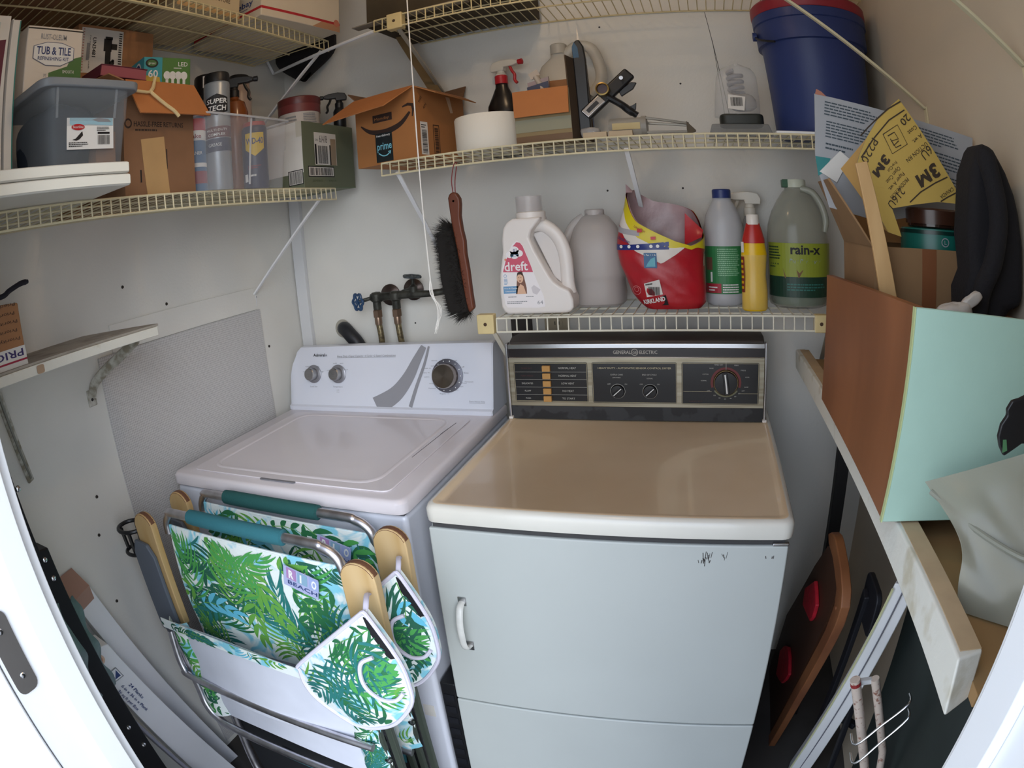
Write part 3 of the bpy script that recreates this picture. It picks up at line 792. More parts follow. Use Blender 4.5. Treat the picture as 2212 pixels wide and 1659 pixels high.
# ------------------------------------------------------------------ two white boards at the near end of the shelf
for k, (z0, dx, lab) in enumerate(((1.5855, 0, 'lower of two white shelf boards lying under the clear tub'), (1.6085, -.003, 'upper of two white shelf boards, directly under the clear tub'))):
    t = T('shelf_board', lab, 'board', (-1.1, .49, z0), group=None)
    t.part('board_body', MB().box((-1.305, FY + .012, z0), (-.900 + dx, .705, z0 + .022)), mat('melamine', '#dedbd2', .45, var=.04), w=True, bevel=.006, bseg=3)
    t.part('edge_band', MB().box((-.8995 + dx, FY + .03, z0 + .003), (-.8988 + dx, .70, z0 + .019)), mat('edge_band', '#efece0', .4), w=True)
ZB = 1.6308
# large maroon-and-white carton and thin folder beside it
t, b = closed_box('product_box', 'large white carton with dark maroon panel at the near end of the shelf', (-1.155, .382, ZB), FACE, .200, .25, .325, paper_m)
d = front_d(.200, .25); d.poly([(.0, .03), (.188, .098), (.194, .275), (.0, .248)], maroon_m).rect(.172, .0, .176, .31, mat('pale_line', '#b9c4c0', .6))
d.fine(.10, .12, .18, .24, 8, mat('maroon_text', '#8a4b60', .6)); d.bars(.13, .004, .185, .045, ink_m, seed=8)
d.build(t, 'printed_panel', b)
t = T('folder', 'thin white folder with teal edge standing between maroon carton and clear tub', 'folder', (-1.155, .4975, ZB))
t.part('cover', MB().box((-1.27, .488, ZB), (-1.035, .492, ZB + .322)).box((-1.27, .503, ZB), (-1.035, .507, ZB + .315)), paper_m, w=True, bevel=.001)
sp_ = t.part('spine', MB().box((-1.035, .488, ZB), (-1.031, .507, ZB + .318)), paper_m, w=True, bevel=.001)
t.part('teal_edge', MB().box((-1.0308, .5045, ZB), (-1.0302, .507, ZB + .316)), mat('teal_print', '#2f7a72', .6), sp_, w=True)
t.part('pages', MB().box((-1.268, .492, ZB + .002), (-1.038, .503, ZB + .31)), paper_m, w=True)

# clear storage tub with grey lid
t = T('storage_tub', 'clear plastic storage tub with grey lid, white label on its front', 'storage tub', (-1.078, .656, ZB), (0, 0, FACE))
def tub_walls(t, w0, d0, w1, d1, h_, m, th=.002, name='tub_body', rad=.02):
    b = MB(); lo = rrect(-w0 / 2, -d0 / 2, w0 / 2, d0 / 2, rad, 3); hi = rrect(-w1 / 2, -d1 / 2, w1 / 2, d1 / 2, rad * 1.1, 3)
    mid_ = [(lerp(a[0], c[0], .55), lerp(a[1], c[1], .55)) for a, c in zip(lo, hi)]
    n = len(lo); rings = [(lo, 0), (mid_, h_ * .55), ([(x * 1.02, y * 1.02) for x, y in mid_], h_ * .57), (hi, h_)]
    for L_, z in rings: b.v += [(x, y, z) for x, y in L_]
    for k in range(3):
        for i in range(n): b.f.append((k * n + i, k * n + (i + 1) % n, (k + 1) * n + (i + 1) % n, (k + 1) * n + i)); b.m.append(0)
    b.f.append(tuple(range(n - 1, -1, -1))); b.m.append(0)
    return t.part(name, b, m, smooth=True, angle=50)
tb = tub_walls(t, .178, .205, .208, .228, .170, clear_m)
t.part('rib', MB().bar((-.080, -.1085, .10), (-.084, -.1140, .16), .005, .002, (0, -1, 0)), clear_m, tb); t.part('rib', MB().bar((.060, -.1085, .10), (.062, -.1140, .16), .005, .002, (0, -1, 0)), clear_m, tb)
t.part('lid', MB().prism(rrect(-.124, -.122, .124, .122, .026), (0, 0, .157), (1, 0, 0), (0, 1, 0), .018), mat('grey_lid', '#7f858c', .45), bevel=.004)
lb = t.part('label', MB().box((-.056, -.1082, .040), (.058, -.1074, .100)), white_ink)
d = D((-.056, -.1086, .040), (1, 0, 0), (0, 0, 1))
d.poly([(.006, .060), (.112, .060), (.112, .045), (.05, .047), (.02, .043), (.006, .048)], mat('label_blue', '#9cc4d4', .5)).ell(.026, .042, .016, .006, red_m, 2).text('Sterilite', .013, .0398, .026, .0048, white_ink, 3)
d.poly([(.012, .018), (.02, .020), (.036, .034), (.038, .026), (.03, .019), (.022, .016)], ink_m, 2).fine(.072, .034, .106, .043, 3, ink_m).rect(.074, .0285, .104, .0325, ink_m).bars(.074, .008, .104, .026, ink_m, seed=4).fine(.004, .004, .055, .014, 3, ink_m)
d.poly([(.06, .056), (.075, .060), (.1, .058), (.108, .052), (.075, .052)], grey_ink, 2)
d.build(t, 'label_print', lb)
# what shows through the tub
c = T('fabric_bundle', 'dark navy cloth bundle inside the clear tub', 'cloth', (-1.085, .65, ZB + .003))
def blob(sx_, sy_, sz_, seed, n=18):
    q = random.Random(seed); b = MB(); ph = [q.uniform(0, 6) for _ in range(6)]
    def fn(u, v):
        a = 2 * PI * u; e = PI * v - PI / 2; ce = math.copysign(abs(math.cos(e)) ** .6, 1); 
        k = 1 + .07 * math.sin(3 * a + ph[0] + 2 * e) + .05 * math.sin(5 * a + ph[1]) * math.cos(3 * e + ph[2])
        return (sx_ * k * ce * math.cos(a), sy_ * k * ce * math.sin(a), sz_ + sz_ * math.copysign(abs(math.sin(e)) ** .6, math.sin(e)) * (1 + .05 * math.sin(4 * a + ph[3])))
    return b.sheet(fn, n * 2, n)
c.part('cloth', blob(.078, .090, .074, 3), mat('navy_cloth', '#18222f', .8), smooth=True)
c, _b = closed_box('small_carton', 'brown carton inside the clear tub, behind its label', (-1.000, .706, ZB + .003), FACE, .05, .03, .075, card2_m)

# kit box on the tub lid
t, b = closed_box('kit_box', 'white tub and tile refinishing kit box with green corner on the tub lid', (-1.125, .627, 1.8060), FACE, .148, .085, .160, mat('kit_white', '#dcd3c8', .5), bev=.003)
d = D((-.074, -.0425, .026), (1, 0, 0), (0, 0, 1))
gm = mat('kit_green', '#3f6e36', .5)
d.poly([(.062, 0), (.148, 0), (.148, .070), (.118, .062), (.110, .046), (.062, .030)], gm).rect(0, .126, .148, .129, ink_m)
d.text('RUST-OLEUM', .035, .104, .068, .012, grey_ink, bold=.01)
hexp = [(.018, .060), (.052, .045), (.092, .045), (.126, .060), (.126, .088), (.092, .098), (.052, .098), (.018, .088)]
d.poly(hexp, mat('kit_badge', '#59607a', .5), 2).poly([(.072 + (x - .072) * .965, .0715 + (y - .0715) * .94) for x, y in hexp], white_ink, 3)
d.text('TUB & TILE', .027, .070, .090, .017, blue_ink, 4, bold=.02).text('REFINISHING KIT', .031, .057, .082, .008, blue_ink, 4, bold=.01)
d.text('SMOOTH', .098, .030, .030, .007, white_ink, 3).text('M', .050, .020, .006, .008, grey_ink, 3)
d.build(t, 'front_print', b)

# carton with camera pictogram under the top shelf
t, b = closed_box('shipping_carton', 'tall brown carton with white battery warning label under the top shelf', (-1.262, .895, ZL), FACE, .252, .10, .462, card_m)
lb = t.part('label', MB().box((-.115, -.0506, .335), (.020, -.0502, .454)), paper_m, b)
d = D((-.115, -.0508, .335), (1, 0, 0), (0, 0, 1))
d.text('UN3481', .036, .094, .052, .011, ink_m, 1, bold=.02, rot=-90)
hatch = mat('warning_hatch', '#b98a84', .6)
for k in range(16): d.rect(.004, .004 + k * .0072, .009, .0075 + k * .0072, hatch)
for k in range(18): d.rect(.121, .003 + k * .0063, .131, .006 + k * .0063, ink_m)
d.rect(.072, .060, .098, .094, ink_m).rect(.096, .066, .116, .082, ink_m).rect(.076, .092, .100, .100, ink_m)     # camera pictogram
d.rect(.078, .020, .096, .060, ink_m).ell(.088, .019, .010, .004, ink_m).ell(.101, .030, .008, .006, ink_m).ell(.104, .036, .005, .004, ink_m)
d.fine(.018, .010, .034, .10, 1, grey_ink); d.text('For information', .026, .098, .060, .0035, ink_m, rot=-90).text('call', .026, .030, .018, .0035, ink_m, rot=-90)
d.build(t, 'label_print', lb)
t.part('barcode_strip', MB().box((-.1255, -.0506, .336), (-.1165, -.0502, .409)), paper_m, b)
dd = D((-.1255, -.0508, .336), (1, 0, 0), (0, 0, 1)); dd.bars(.001, .002, .008, .071, ink_m, 1, vert=False, seed=6); dd.build(t, 'barcode', b)

# returns carton with torn flap and twine
t = T('returns_box', 'brown open carton with folded orange flap tied by pale twine', 'box', (-1.115, .895, ZL), (0, 0, FACE))
W_, D_, H_ = .212, .165, .252
b = open_box(t, W_, D_, H_, card2_m)
flap(t, (-.106, -.083, .252), (.106, -.083, .254), (.128, -.118, .172), (-.088, -.118, .168), carda_m)
flap(t, (-.106, .08, .252), (.106, .08, .252), (.11, .02, .262), (-.11, .02, .262), card_m)
flap(t, (-.106, .08, .252), (-.106, -.08, .252), (-.135, -.06, .272), (-.14, .06, .285), card_m)
flap(t, (.104, -.08, .252), (.104, .08, .252), (.05, .075, .2585), (.05, -.075, .2585), card_m)
pt = t.part('paper_patch', MB().prism([(.062, .002), (.129, .002), (.117, .128), (.048, .121)], (-.106, -.0828, 0), (1, 0, 0), (0, 0, 1), .0006), kraft_m, b)
d = front_d(W_, D_)
d.text('HASSLE-FREE RETURNS', .028, .150, .150, .011, mat('brown_print', '#3d2c22', .7), bold=.015).fine(.032, .138, .155, .146, 1, mat('brown_print', '', 0))
d.ell(.012, .156, .011, .011, mat('brown_print', '', 0)).ell(.012, .156, .007, .007, card2_m, 2).rect(.044, .028, .048, .055, ink_m).rect(.123, .055, .126, .10, ink_m)
d.build(t, 'print', b)
t.part('twine', MB().tube(smooth([(-.02, -.088, .262), (-.035, -.098, .235), (-.047, -.106, .222), (-.035, -.112, .208), (-.012, -.118, .190), (.008, -.123, .176), (.020, -.126, .163)], 5), .004, 7)
       .tube(smooth([(-.020, -.084, .260), (-.028, -.094, .240), (-.050, -.105, .221), (-.090, -.104, .222)], 4), .0035, 7), rope_m, smooth=True)
# bulbs box and dark pink book on its top
t, b = closed_box('bulb_box', 'green and white light bulb box resting on the returns carton', (-1.135, .985, 1.8502), R(78), .135, .070, .082, mat('bulb_green', '#4f7d3a', .5))
d = front_d(.135, .07)
d.rect(0, 0, .052, .082, mat('bulb_teal', '#2f9aa8', .5)).poly([(.0, .035), (.045, .03), (.05, .0), (0, 0)], mat('bulb_yellow', '#c9a53a', .5), 2).text('60', .012, .030, .028, .018, white_ink, 3, bold=.02)
d.ell(.022, .066, .018, .012, ink_m, 3).ell(.022, .066, .0135, .008, gm, 4).text('great', .012, .063, .02, .006, white_ink, 5)
for k in range(4): d.ell(.066 + k * .0165, .035, .010, .011, white_ink, 3).rect(.062 + k * .0165, .012, .070 + k * .0165, .026, white_ink, 3)
d.text('LED', .098, .060, .028, .011, white_ink, 3, bold=.01).fine(.085, .052, .13, .057, 1, white_ink, 3)
d.build(t, 'print', b)
d = side_d(.135, .07); d.rect(0, 0, .07, .082, mat('bulb_teal', '', 0)).ell(.04, .045, .018, .03, white_ink, 2).ell(.04, .045, .014, .025, blue_ink, 3).text('great', .031, .03, .034, .008, white_ink, 4, rot=75); d.build(t, 'end_print', b)
t = T('book', 'dark pink paperback lying flat between kit box and bulb box', 'book', (-1.15, .845, 1.8705), (R(3), R(4), R(84)))
t.part('cover', MB().box((-.065, -.05, 0), (.065, .05, .002)).box((-.065, -.05, .026), (.065, .05, .028)).box((-.067, -.05, 0), (-.065, .05, .028)), mat('pink_cover', '#6d2438', .5), bevel=.0005)
t.part('pages', MB().box((-.065, -.048, .002), (.063, .048, .026)), mat('pink_pages', '#a65a63', .8))

# ------------------------------------------------------------------ clear bin with sprays
BX, BYc, BW = -1.125, 1.169, .305
t = T('plastic_bin', 'open clear plastic bin holding spray cans and bottles', 'bin', (BX, BYc, ZL), (0, 0, FACE))
bn = tub_walls(t, .292, .225, .318, .250, .180, mat('bin_clear', '#d9dade', .12, alpha=.25), rad=.014, name='bin_body')
rim = MB(); lo = rrect(-.164, -.130, .164, .130, .016, 3); rim.tube([(x, y, .180) for x, y in lo], .003, 6, closed=True)
t.part('rim', rim, mat('bin_edge', '#dcdde0', .2, alpha=.6), smooth=True)
t.part('front_rib', MB().bar((.0, -.1155, .01), (.005, -.1265, .176), .004, .003, (0, -1, 0)), mat('bin_edge', '', 0), bn)
zc = ZL + .004
silver = mat('can_silver', '#9da3aa', .35, metal=.4)
c = spray_can('tall silver spray can with black cap in the clear bin', (-1.065, 1.118, zc), .034, .282, silver, black_m, bands=[(.13, .158, mat('band_maroon', '#5c2a33', .5)), (.095, .128, mat('band_navy', '#2a3350', .5))], cap_h=.020, cap_r=.033)
a0 = az_to_cam(-1.065, 1.118)
d = cyl_d(.034, a0); d.poly([(-.030, .185), (-.024, .176), (.0, .170), (.024, .176), (.030, .185), (.030, .212), (.024, .220), (0, .226), (-.024, .220), (-.030, .212)], ink_m, 1)
d = cyl_d(.034, a0)
for i in range(8):
    xa, xb = -.030 + i * .0075, -.0225 + i * .0075
    lo_ = lambda x: .186 + .010 * abs(x) / .03; hi_ = lambda x: .242 - .010 * abs(x) / .03
    d.poly([(xa, lo_(xa)), (xb, lo_(xb)), (xb, hi_(xb)), (xa, hi_(xa))], ink_m, 1)
d.text('SUPER', -.027, .217, .054, .012, white_ink, 3, bold=.02, shear=.12).text('TECH', -.023, .198, .046, .013, white_ink, 3, bold=.02, shear=.12)
d.text('MULTI-DUTY', -.028, .146, .054, .006, white_ink, 2).text('COMPLEX', -.024, .134, .044, .007, white_ink, 2, bold=.01).text('GREASE', -.024, .108, .034, .008, white_ink, 2)
d.build(c, 'label_print')
c = spray_can('spray can with red top band and blue label behind the silver can', (-1.088, 1.054, zc), .031, .190, mat('brake_blue', '#4a6f96', .4), red_m, bands=[(.15, .18, red_m), (.02, .05, mat('brake_red', '#8f2b34', .5)), (.125, .15, white_ink), (.06, .07, white_ink)], cap_h=.020)
a0 = az_to_cam(-1.088, 1.054); d = cyl_d(.031, a0); d.text('Brake', -.020, .131, .040, .010, mat('brake_red', '', 0), 2, bold=.02).text('CLEANER', -.022, .090, .044, .008, white_ink, 2, bold=.01); d.build(c, 'label_print')
c = spray_can('spray can with wide black cap at the back of the clear bin', (-1.185, 1.205, zc), .033, .275, mat('dull_grey_can', '#8c8d90', .4), black_m, cap_h=.068, cap_r=.037)
d = cyl_d(.0372, az_to_cam(-1.185, 1.205)); d.rect(-.012, .302, -.006, .336, white_ink).rect(.004, .300, .012, .336, grey_ink).rect(.018, .322, .034, .336, white_ink, nx=3); d.build(c, 'cap_print')
c = spray_can('dark blue spray can with yellow shield in the clear bin', (-1.062, 1.258, zc), .034, .172, mat('can_navy', '#26304f', .35), mat('cap_red', '#9a2a2a', .4), cap_h=.008)
a0 = az_to_cam(-1.062, 1.258); d = cyl_d(.034, a0)
yel = mat('shield_yellow', '#d8b41f', .45)
for i in range(8):
    xa, xb = -.026 + i * .0065, -.0195 + i * .0065; lo_ = lambda x: .085 + .75 * abs(x)
    d.poly([(xa, lo_(xa)), (xb, lo_(xb)), (xb, .148), (xa, .148)], yel, 1)
d.text('WD-40', -.023, .118, .046, .016, blue_ink, 3, bold=.02).fine(-.02, .052, .02, .062, 2, mat('brake_red', '', 0), 2).fine(-.02, .030, .02, .040, 1, white_ink, 2).rect(-.032, .020, -.022, .040, white_ink, 2)
d.build(c, 'label_print')
# amber trigger bottle and pale bottle
c = T('spray_bottle', 'amber spray bottle with black trigger head in the clear bin', 'spray bottle', (-1.135, 1.262, zc))
c.part('bottle', MB().lathe([(.036, 0), (.039, .005), (.039, .225), (.030, .255), (.014, .266), (.014, .275)], 28), mat('amber_plastic', '#8a4a1f', .2, alpha=.88), smooth=True)
def trigger(t, z, m1, m2, ang, s_=1.0, x=0, y=0):
    X = Matrix.Translation((x, y, z)) @ Matrix.Rotation(ang, 4, 'Z') @ Matrix.Scale(s_, 4)
    h = t.part('spray_head', MB().lathe([(.016, 0), (.016, .020), (.013, .022), (.011, .030)], 20, X=X), m1, smooth=True)
    body = [(-.028, .030), (-.030, .044), (-.022, .058), (.004, .063), (.040, .060), (.058, .054), (.058, .044), (.040, .040), (.014, .040), (.012, .030)]
    b = MB(); o_ = V(0, .011, 0); b.prism(body, (0, .010, 0), (1, 0, 0), (0, 0, 1), .020); b.v = [tuple(X @ V(p)) for p in b.v]
    t.part('head_shell', b, m1, h, bevel=.003)
    b = MB(); b.tube([X @ V(p) for p in smooth([(.030, 0, .042), (.036, 0, .026), (.044, 0, .012), (.043, 0, -.004), (.050, 0, -.014)], 4)], [.0045 * s_] * 17, 8)
    t.part('trigger', b, m2, h, smooth=True)
    b = MB().lathe([(.008, 0), (.009, .012), (.004, .014)], 12, ax='x', c=(.058, 0, .049)); b.v = [tuple(X @ V(p)) for p in b.v]
    t.part('nozzle', b, m2, h, smooth=True)
trigger(c, .272, black_m, black_m, R(35), .95)
c = T('squeeze_bottle', 'pale translucent squeeze bottle with dark lid behind the amber bottle', 'bottle', (-1.212, 1.372, ZL))
c.part('bottle', MB().lathe([(.034, 0), (.037, .01), (.037, .25), (.036, .31), (.030, .350), (.020, .365)], 28), mat('pale_pink_plastic', '#c9b3a6', .3, alpha=.85), smooth=True)
c.part('lid', MB().lathe([(.036, .352), (.036, .372), (.033, .376), (0, .376)], 28, sx=.75), black_m, smooth=True)
# green and white carton, paint can on it, grey-capped bottle, black nozzle
t, b = closed_box('paint_kit_box', 'olive and white box with barcodes at the far end of the shelf', (-1.125, 1.558, ZL), R(89), .268, .205, .196, mat('olive_box', '#6a705a', .6), bev=.002)
d = front_d(.268, .205)
d.rect(0, .0, .268, .001, gm).rect(.058, .068, .170, .166, paper_m).text('GAL', .062, .140, .016, .006, ink_m, 2).text('61418', .084, .136, .038, .022, ink_m, 2).bars(.075, .072, .125, .126, ink_m, seed=12).rect(.060, .070, .068, .130, ink_m, 2).rect(.134, .068, .140, .130, ink_m, 2).rect(.140, .068, .168, .150, mat('label_brown', '#a08c74', .6), 2)
d.frame(.022, .032, .152, .064, .003, ink_m).rect(.025, .035, .149, .061, paper_m).bars(.030, .037, .144, .059, ink_m, seed=21)
d.text('CONTENTS', .04, .018, .05, .006, mat('olive_dark', '#4b5539', .6)).text('VALUE', .12, .018, .04, .006, mat('olive_dark', '', 0))
d.build(t, 'front_print', b)
d = side_d(.268, .205); d.rect(.02, .045, .205, .196, paper_m).frame(.150, .012, .203, .055, .0025, ink_m, 2).rect(.1525, .0145, .2005, .0525, paper_m, 2).bars(.155, .016, .198, .051, ink_m, 3, seed=5).rect(.185, .150, .205, .196, mat('box_tape', '#c8c3b6', .5), 3)
d.build(t, 'end_print', b)
c = T('paint_can', 'white paint can with dark red lid on the olive box', 'paint can', (-1.128, 1.558, ZL + .1968))
c.part('can', MB().lathe([(.062, 0), (.064, .002), (.064, .075), (.0655, .078)], 36), mat('can_label', '#d5cbc3', .5), smooth=True)
c.part('red_band', MB().lathe([(.0660, .050), (.0664, .076)], 36), mat('can_red', '#7c3a3a', .4), smooth=True)
c.part('lid', MB().lathe([(.0665, .076), (.0675, .080), (.0675, .098), (.064, .101), (.060, .099), (.056, .097), (0, .097)], 36), mat('lid_red', '#6b2f2e', .35), smooth=True)
d = cyl_d(.0645, az_to_cam(-1.128, 1.553)); d.fine(.012, .008, .058, .045, 7, grey_ink, 1).fine(-.045, .01, -.005, .04, 3, grey_ink, 1); d.build(c, 'label_print')

c = T('bottle', 'white bottle with flat grey cap behind the clear bin', 'bottle', (-1.280, 1.472, ZL))
c.part('bottle', MB().lathe([(.030, 0), (.033, .006), (.033, .20), (.026, .225), (.022, .235)], 24), white_pl, smooth=True)
c.part('cap', MB().lathe([(.034, .228), (.034, .268), (.031, .271), (0, .271)], 24), mat('grey_cap', '#5b5558', .4), smooth=True)
c = T('spray_bottle', 'black-headed spray bottle standing between olive box and delivery box', 'spray bottle', (-1.045, 1.660, ZL + .1968))
c.part('bottle', MB().lathe([(.018, 0), (.020, .004), (.020, .055), (.012, .07)], 20), black_m, smooth=True)
trigger(c, .066, black_m, black_m, R(-150), .85)

# ================================================================== GOODS ON THE TOP SHELVES
ZT = 2.0578
t, b = closed_box('parcel', 'white parcel with red stripe at the end of the top left shelf', (-1.125, 1.395, ZT), R(82), .320, .300, .235, mat('parcel_white', '#d9cdb8', .7, var=.05), bev=.003)
d = front_d(.320, .300)
d.rect(0, .022, .32, .030, red_m).poly([(.20, 0), (.32, 0), (.32, .022), (.24, .022)], mat('parcel_corner', '#b98a68', .7)).fine(.02, .06, .10, .075, 1, mat('parcel_print', '#b98a78', .7))
d.build(t, 'front_print', b)
d = side_d(.320, .300)
d.rect(0, .022, .30, .030, red_m).text('ebay', .205, .046, .062, .018, blue_ink, 2, bold=.015).fine(.20, .036, .29, .041, 1, blue_ink)
d.build(t, 'end_print', b)
t.part('round_sticker', MB().lathe([(.012, 0), (.012, .0006)], 20, ax='y', c=(.145, -.1508, .028)), mat('coral_sticker', '#c97a62', .6), b)
t, b = closed_box('parcel', 'white store parcel with brown tape on the top left shelf, nearer than the red-striped one', (-1.175, 1.075, ZT), R(90), .235, .24, .16, mat('parcel_buff', '#cdbb98', .7, var=.06), bev=.003)
d = front_d(.235, .24); d.text('THE UPS STORE', .085, .040, .110, .012, mat('brown_print', '', 0), 1, bold=.01).rect(0, .0, .235, .012, kraft_m).fine(.02, .085, .14, .10, 2, mat('brown_print', '', 0)); d.build(t, 'print', b)
t, b = closed_box('parcel', 'crumpled brown paper parcel nearest the door on the top left shelf', (-1.17, .80, ZT), R(88), .26, .25, .13, mat('kraft_parcel', '#93734c', .9, var=.15, bump=.5, bscale=30), bev=.006)
flap(t, (-.12, -.125, .002), (.10, -.125, .002), (.11, -.175, .010), (-.10, -.17, .012), kraft_m, name='paper_flap')
# dark flat box and folded dark bag at the left end of the top back shelf
t, b = closed_box('flat_carton', 'dark flat carton on the left end of the top back shelf', (-.62, 1.60, 2.0278), R(-3), .42, .25, .10, mat('dark_carton', '#4a3f2e', .85, var=.2), bev=.002)
t.part('bottom_flap', MB().box((-.24, -.155, .0), (.10, -.120, .003)), mat('grey_carton', '#8f8678', .85), b)
t = T('cardboard_sheet', 'flat brown cardboard sheet lining the top left shelf under the parcels', 'cardboard', (-1.18, .8, ZT - .0002))
t.part('sheet_body', MB().box((-1.305, .300, ZT), (-1.032, .660, ZT + .004)), card2_m, w=True)
t = T('black_bag', 'black plastic bag sagging in the corner behind the white corner support', 'bag', (-1.20, 1.675, 1.985))
def bag_fn(u, v):
    a = 2 * PI * u; h = v
    r_ = (.115 + .015 * math.sin(3 * a + 1)) * math.sin(PI * min(.5, .08 + h * .62) ) 
    return (-1.19 + r_ * math.cos(a) * 1.0, 1.672 + r_ * .50 * math.sin(a), 1.99 + .115 * h + .012 * math.cos(2 * a))
t.part('bag_body', MB().sheet(bag_fn, 30, 10), blackf_m, w=True, smooth=True)
t.part('bag_top', MB().sheet(lambda u, v: (-1.19 + (.115 - .113 * v) * math.cos(2 * PI * u), 1.672 + (.115 - .113 * v) * .5 * math.sin(2 * PI * u), 2.105 + .012 * math.cos(4 * PI * u) * (1 - v) - .01 * v), 30, 6), blackf_m, w=True, smooth=True)
t = T('paint_stick', 'wooden paint stirring stick hanging down behind the delivery box', 'stick', (-.71, 1.62, 1.70))
t.part('stick_blade', MB().prism([(-.014, 0), (.014, 0), (.016, .31), (.010, .345), (-.010, .345), (-.014, .31)], (-.672, 1.665, 1.745), V(1, 0, .42), V(-.42, -.10, .90).normalized(), .004), mat('stick_wood', '#7c6440', .8, var=.1), w=True, bevel=.001)

# ================================================================== GOODS ON THE LONG BACK SHELF
ZM = 1.6158
# delivery box, turned a little, flap folded out
t = T('delivery_box', 'open brown delivery box with black curved arrow and dark tape strip', 'box', (-.768, 1.594, ZM), (0, 0, R(-9)))
W_, D_, H_ = .200, .245, .195
wv = W_; b = open_box(t, W_, D_, H_, mat('delivery_card', '#a8703f', .8, var=.08, vscale=9, bump=.12, bscale=90))
dc = MATS['delivery_card']
flap(t, (-.100, -.126, .194), (.100, -.126, .196), (.062, -.205, .140), (-.148, -.205, .132), carda_m)
flap(t, (-.100, .125, .194), (.100, .125, .194), (.10, .145, .235), (-.10, .15, .225), cardi_m)
flap(t, (.099, -.120, .195), (.099, .120, .195), (.155, .10, .165), (.150, -.10, .170), dc)
flap(t, (-.099, .120, .195), (-.099, -.120, .195), (-.135, -.11, .225), (-.14, .10, .222), cardi_m)
d = front_d(W_, D_)
pr = mat('print_brown_black', '#32221c', .7)
sm = [(.018, .118), (.05, .096), (.10, .088), (.15, .100), (.183, .128)]
sp_ = [(p.x, p.y) for p in smooth([(*p, 0) for p in sm], 6)]
d.path(sp_, [.003 + .011 * math.sin(PI * min(1, k / (len(sp_) - 1) * 1.0)) + .004 * k / len(sp_) for k in range(len(sp_))], pr)
d.path([(.160, .146), (.178, .150), (.192, .146), (.194, .132), (.190, .114)], [.004, .008, .009, .007, .003], pr)
tp_ = mat('dark_tape', '#1d2528', .35)
d.rect(.066, .006, .122, .086, tp_, 2).rect(.060, .118, .125, .140, pr, 1).text('Monday', .066, .124, .05, .008, dc, 2)
d.text('free delivery', .070, .0765, .046, .006, white_ink, 3, bold=.01).text('prime', .071, .040, .048, .020, mat('prime_blue', '#7fc8dc', .5), 3, bold=.012)
sp2 = [(p.x, p.y) for p in smooth([(.075, .031, 0), (.088, .023, 0), (.102, .023, 0), (.114, .031, 0)], 4)]
d.path(sp2, .003, mat('prime_blue', '', 0), 3).path([(.106, .032), (.115, .033), (.113, .025)], .0022, mat('prime_blue', '', 0), 3)
d.build(t, 'front_print', b)
d = rside_d(W_, D_)
d.rect(.018, .010, .052, .100, paper_m).bars(.024, .014, .046, .078, ink_m, vert=False, seed=9).fine(.022, .082, .048, .094, 2, ink_m).frame(.078, .004, .108, .096, .0025, pr).bars(.084, .010, .102, .090, pr, vert=False, seed=14)
d.text('THIS', .022, .150, .022, .008, pr, rot=60).text('AIN', .04, .135, .02, .008, pr, rot=50).poly([(.150, .185), (.172, .185), (.185, .140), (.172, .138)], mat('clear_tape', '#c0a283', .3), 2)
d.build(t, 'side_print', b)
t.part('inner_paper', MB().sheet(lambda u, v: (-.06 + .14 * u, -.09 + .19 * v, .17 + .03 * math.sin(5 * u) * math.cos(4 * v)), 8, 8, .002), cardi_m)
# round white tub lid / pad
t = T('white_tub', 'wide round white plastic tub between delivery box and black spray bottle', 'tub', (-.520, 1.545, ZM))
t.part('tub_wall', MB().lathe([(.088, 0), (.090, .003), (.092, .090), (.090, .094), (.086, .094), (.084, .088), (0, .086)], 48), mat('chalk_white', '#e5dfd3', .7, bump=.15, bscale=200), smooth=True)
t = T('spray_bottle', 'black spray bottle with white and red trigger head behind the white tub', 'spray bottle', (-.525, 1.688, ZM))
t.part('bottle', MB().lathe([(.044, 0), (.046, .004), (.046, .125), (.044, .150), (.030, .180), (.019, .205), (.017, .225)], 28, sy=.62), mat('bottle_black', '#1c1818', .25), smooth=True)
d = D(P=lambda x, y, h: V((.0465 + h) * math.sin(x / .0465), -(.0465 * .62 + h + .0004) * math.cos(x / .0465), y))
d.text('CLEANER &', -.034, .118, .062, .008, white_ink, 1, bold=.01).fine(-.03, .10, .04, .112, 2, white_ink, 1)
d.build(t, 'label_print')
t.part('collar', MB().lathe([(.0185, .216), (.0185, .240), (.015, .243)], 24), red_m, smooth=True)
trigger(t, .226, mat('ivory_plastic', '#d8d2c6', .4), red_m, R(-12), 1.0)
# small open carton with oddments
t = T('open_carton', 'small open brown carton filled with wipes and tubes, dark flap raised at its right', 'box', (-.352, 1.515, ZM), (0, 0, R(-5)))
b = open_box(t, .140, .125, .130, mat('small_card', '#8d7a58', .85, var=.1))
flap(t, (-.071, -.063, .134), (.069, -.063, .134), (.069, -.072, .066), (-.067, -.072, .066), carda_m)
flap(t, (-.07, .0625, .130), (.07, .0625, .130), (.07, .075, .185), (-.07, .075, .185), card_m)
flap(t, (.071, -.062, .004), (.090, .062, .004), (.088, .062, .215), (.069, -.062, .215), mat('dark_flap', '#4f3f30', .9))
d = front_d(.14, .125, .0004); d.rect(.0, .003, .14, .018, mat('box_brown_band', '#6d5136', .5)).rect(0, .028, .14, .060, mat('box_grey_panel', '#8f8c76', .6)); d.build(t, 'print', b)
t = T('wipes_packet', 'creased pink and dark blue wipes packet in the small open carton', 'packet', (-.385, 1.53, ZM + .005))
t.part('packet_front', MB().sheet(lambda u, v: (-.408 + .055 * u, 1.528 + .012 * math.sin(PI * v), ZM + .006 + .165 * v + .012 * u), 6, 8, .010), mat('packet_pink', '#a58c88', .35), w=True, smooth=True)
